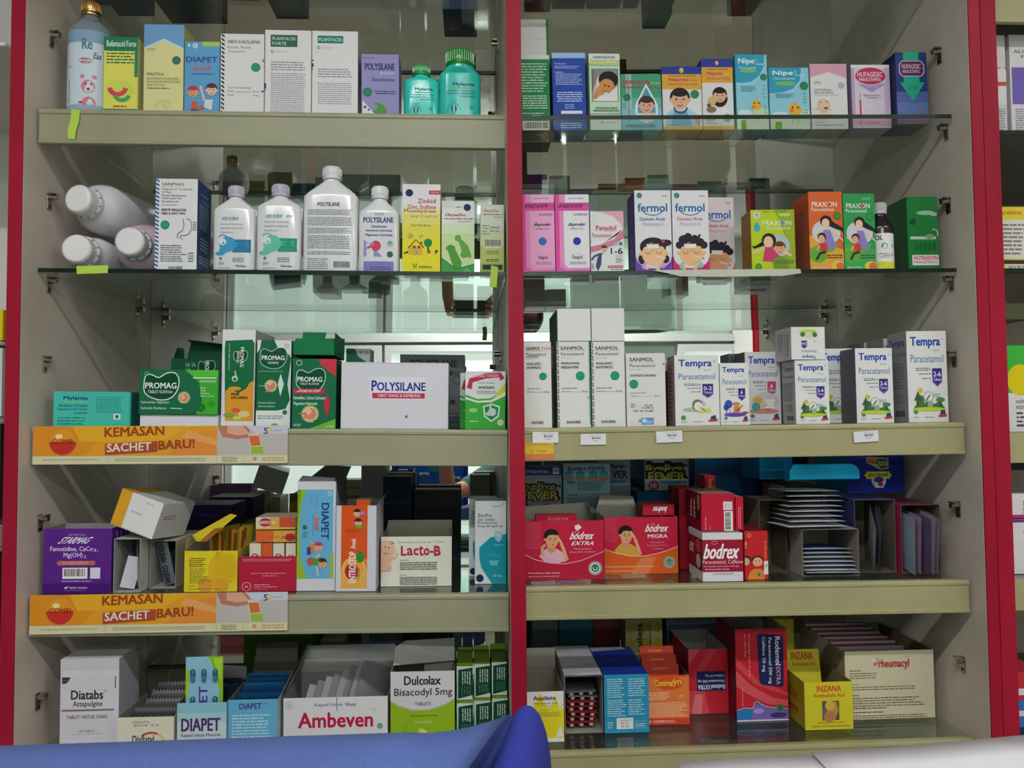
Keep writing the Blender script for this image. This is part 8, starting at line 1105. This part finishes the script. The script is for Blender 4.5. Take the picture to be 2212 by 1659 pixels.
for s_ in (-1, 1):
    cx = .24 + s_ * .03; n = 20
    for i in range(n):
        t0, t1 = math.tau * i / n, math.tau * (i + 1) / n; P = []
        for t in (t0, t1):
            for r in (1, .86): P.append((cx + .026 * r * math.cos(t), -1.446, 1.398 + .019 * r * math.sin(t)))
        b.add(P + [(x, y + .0025, z) for x, y, z in P], [(0, 1, 3, 2), (4, 6, 7, 5), (0, 2, 6, 4), (1, 5, 7, 3)], '#15151a|g')
    b.box(cx + s_ * .026 - .0012, cx + s_ * .026 + .0012 + s_ * .014 if s_ > 0 else cx - .026 + .0012, -1.54, -1.446, 1.399, 1.402, '#15151a|g', .0002) if s_ > 0 else b.box(cx - .041, cx - .0385, -1.54, -1.446, 1.399, 1.402, '#15151a|g', .0002)
b.box(.236, .244, -1.446, -1.443, 1.399, 1.402, '#15151a|g', .0002); b.obj('glasses', body)
o_ = tag(bpy.data.objects.new('mobile_phone', None), 'dark mobile phone held sideways by the person in the mirror', 'phone'); sc.collection.objects.link(o_); o_.location = (-.006, -1.186, 1.437)
b = B(); b.box(-.074, .074, -.004, .004, -.036, .036, '#16181c|g', .003); b.obj('phone_body', o_); b = B(); b.box(-.068, .068, -.0047, -.0041, -.033, .033, '#2a3a44|g', .0002); b.obj('screen', o_)
b = B(); b.loft([(.0041, .006, .006, 2, .006, .013), (.0052, .005, .005, 2, .006, .013)], '#08090c|g', 16, True, 'y'); b.obj('camera_lens', o_)
# contents of open cartons: nudge (and if need be narrow) each so that it stays between the carton's walls
for o in list(sc.objects):
    if o.name.split('.')[0] in ('sachet', 'tablet_strip', 'envelope', 'blister_strip', 'leaflet', 'box_lid', 'blister_pack') and o.type == 'MESH':
        if o.get('group') == 'silver sachets in the upper pile': continue
        vs = [o.matrix_basis @ v.co for v in o.data.vertices]; c0 = sum(vs, Vector()) / len(vs); best = None
        for k in C.ALL:
            if not k.open: continue
            q = k.mat().inverted() @ c0
            if abs(q.x) < k.w / 2 + .006 and -.02 < q.y < k.d + .01 and -.01 < q.z < k.h + .06: best = k if best is None or abs(q.x) < bx else best; bx = abs(q.x) if best is k else bx
        if best is None: continue
        k = best; Mi = k.mat().inverted(); L = [Mi @ v for v in vs]; g = .0018
        lim = [(-k.w / 2 + g, k.w / 2 - g), (g if k.open == 'T' else -9, k.d - g), (g, 9 if k.open == 'T' else k.h - g)]
        for ax in range(3):
            lo = min(v[ax] for v in L); hi = max(v[ax] for v in L); a, b = lim[ax]
            if hi - lo > b - a: f = (b - a) / (hi - lo); m0 = (lo + hi) / 2; L = [Vector([(c - m0) * f + (a + b) / 2 if i == ax else c for i, c in enumerate(v)]) for v in L]
            else:
                d = a - lo if lo < a else (b - hi if hi > b else 0)
                for v in L: v[ax] += d
        for v, p in zip(o.data.vertices, L): v.co = p
        o.matrix_basis = k.mat(); o.data.update()
for c_ in C.ALL: c_.done()
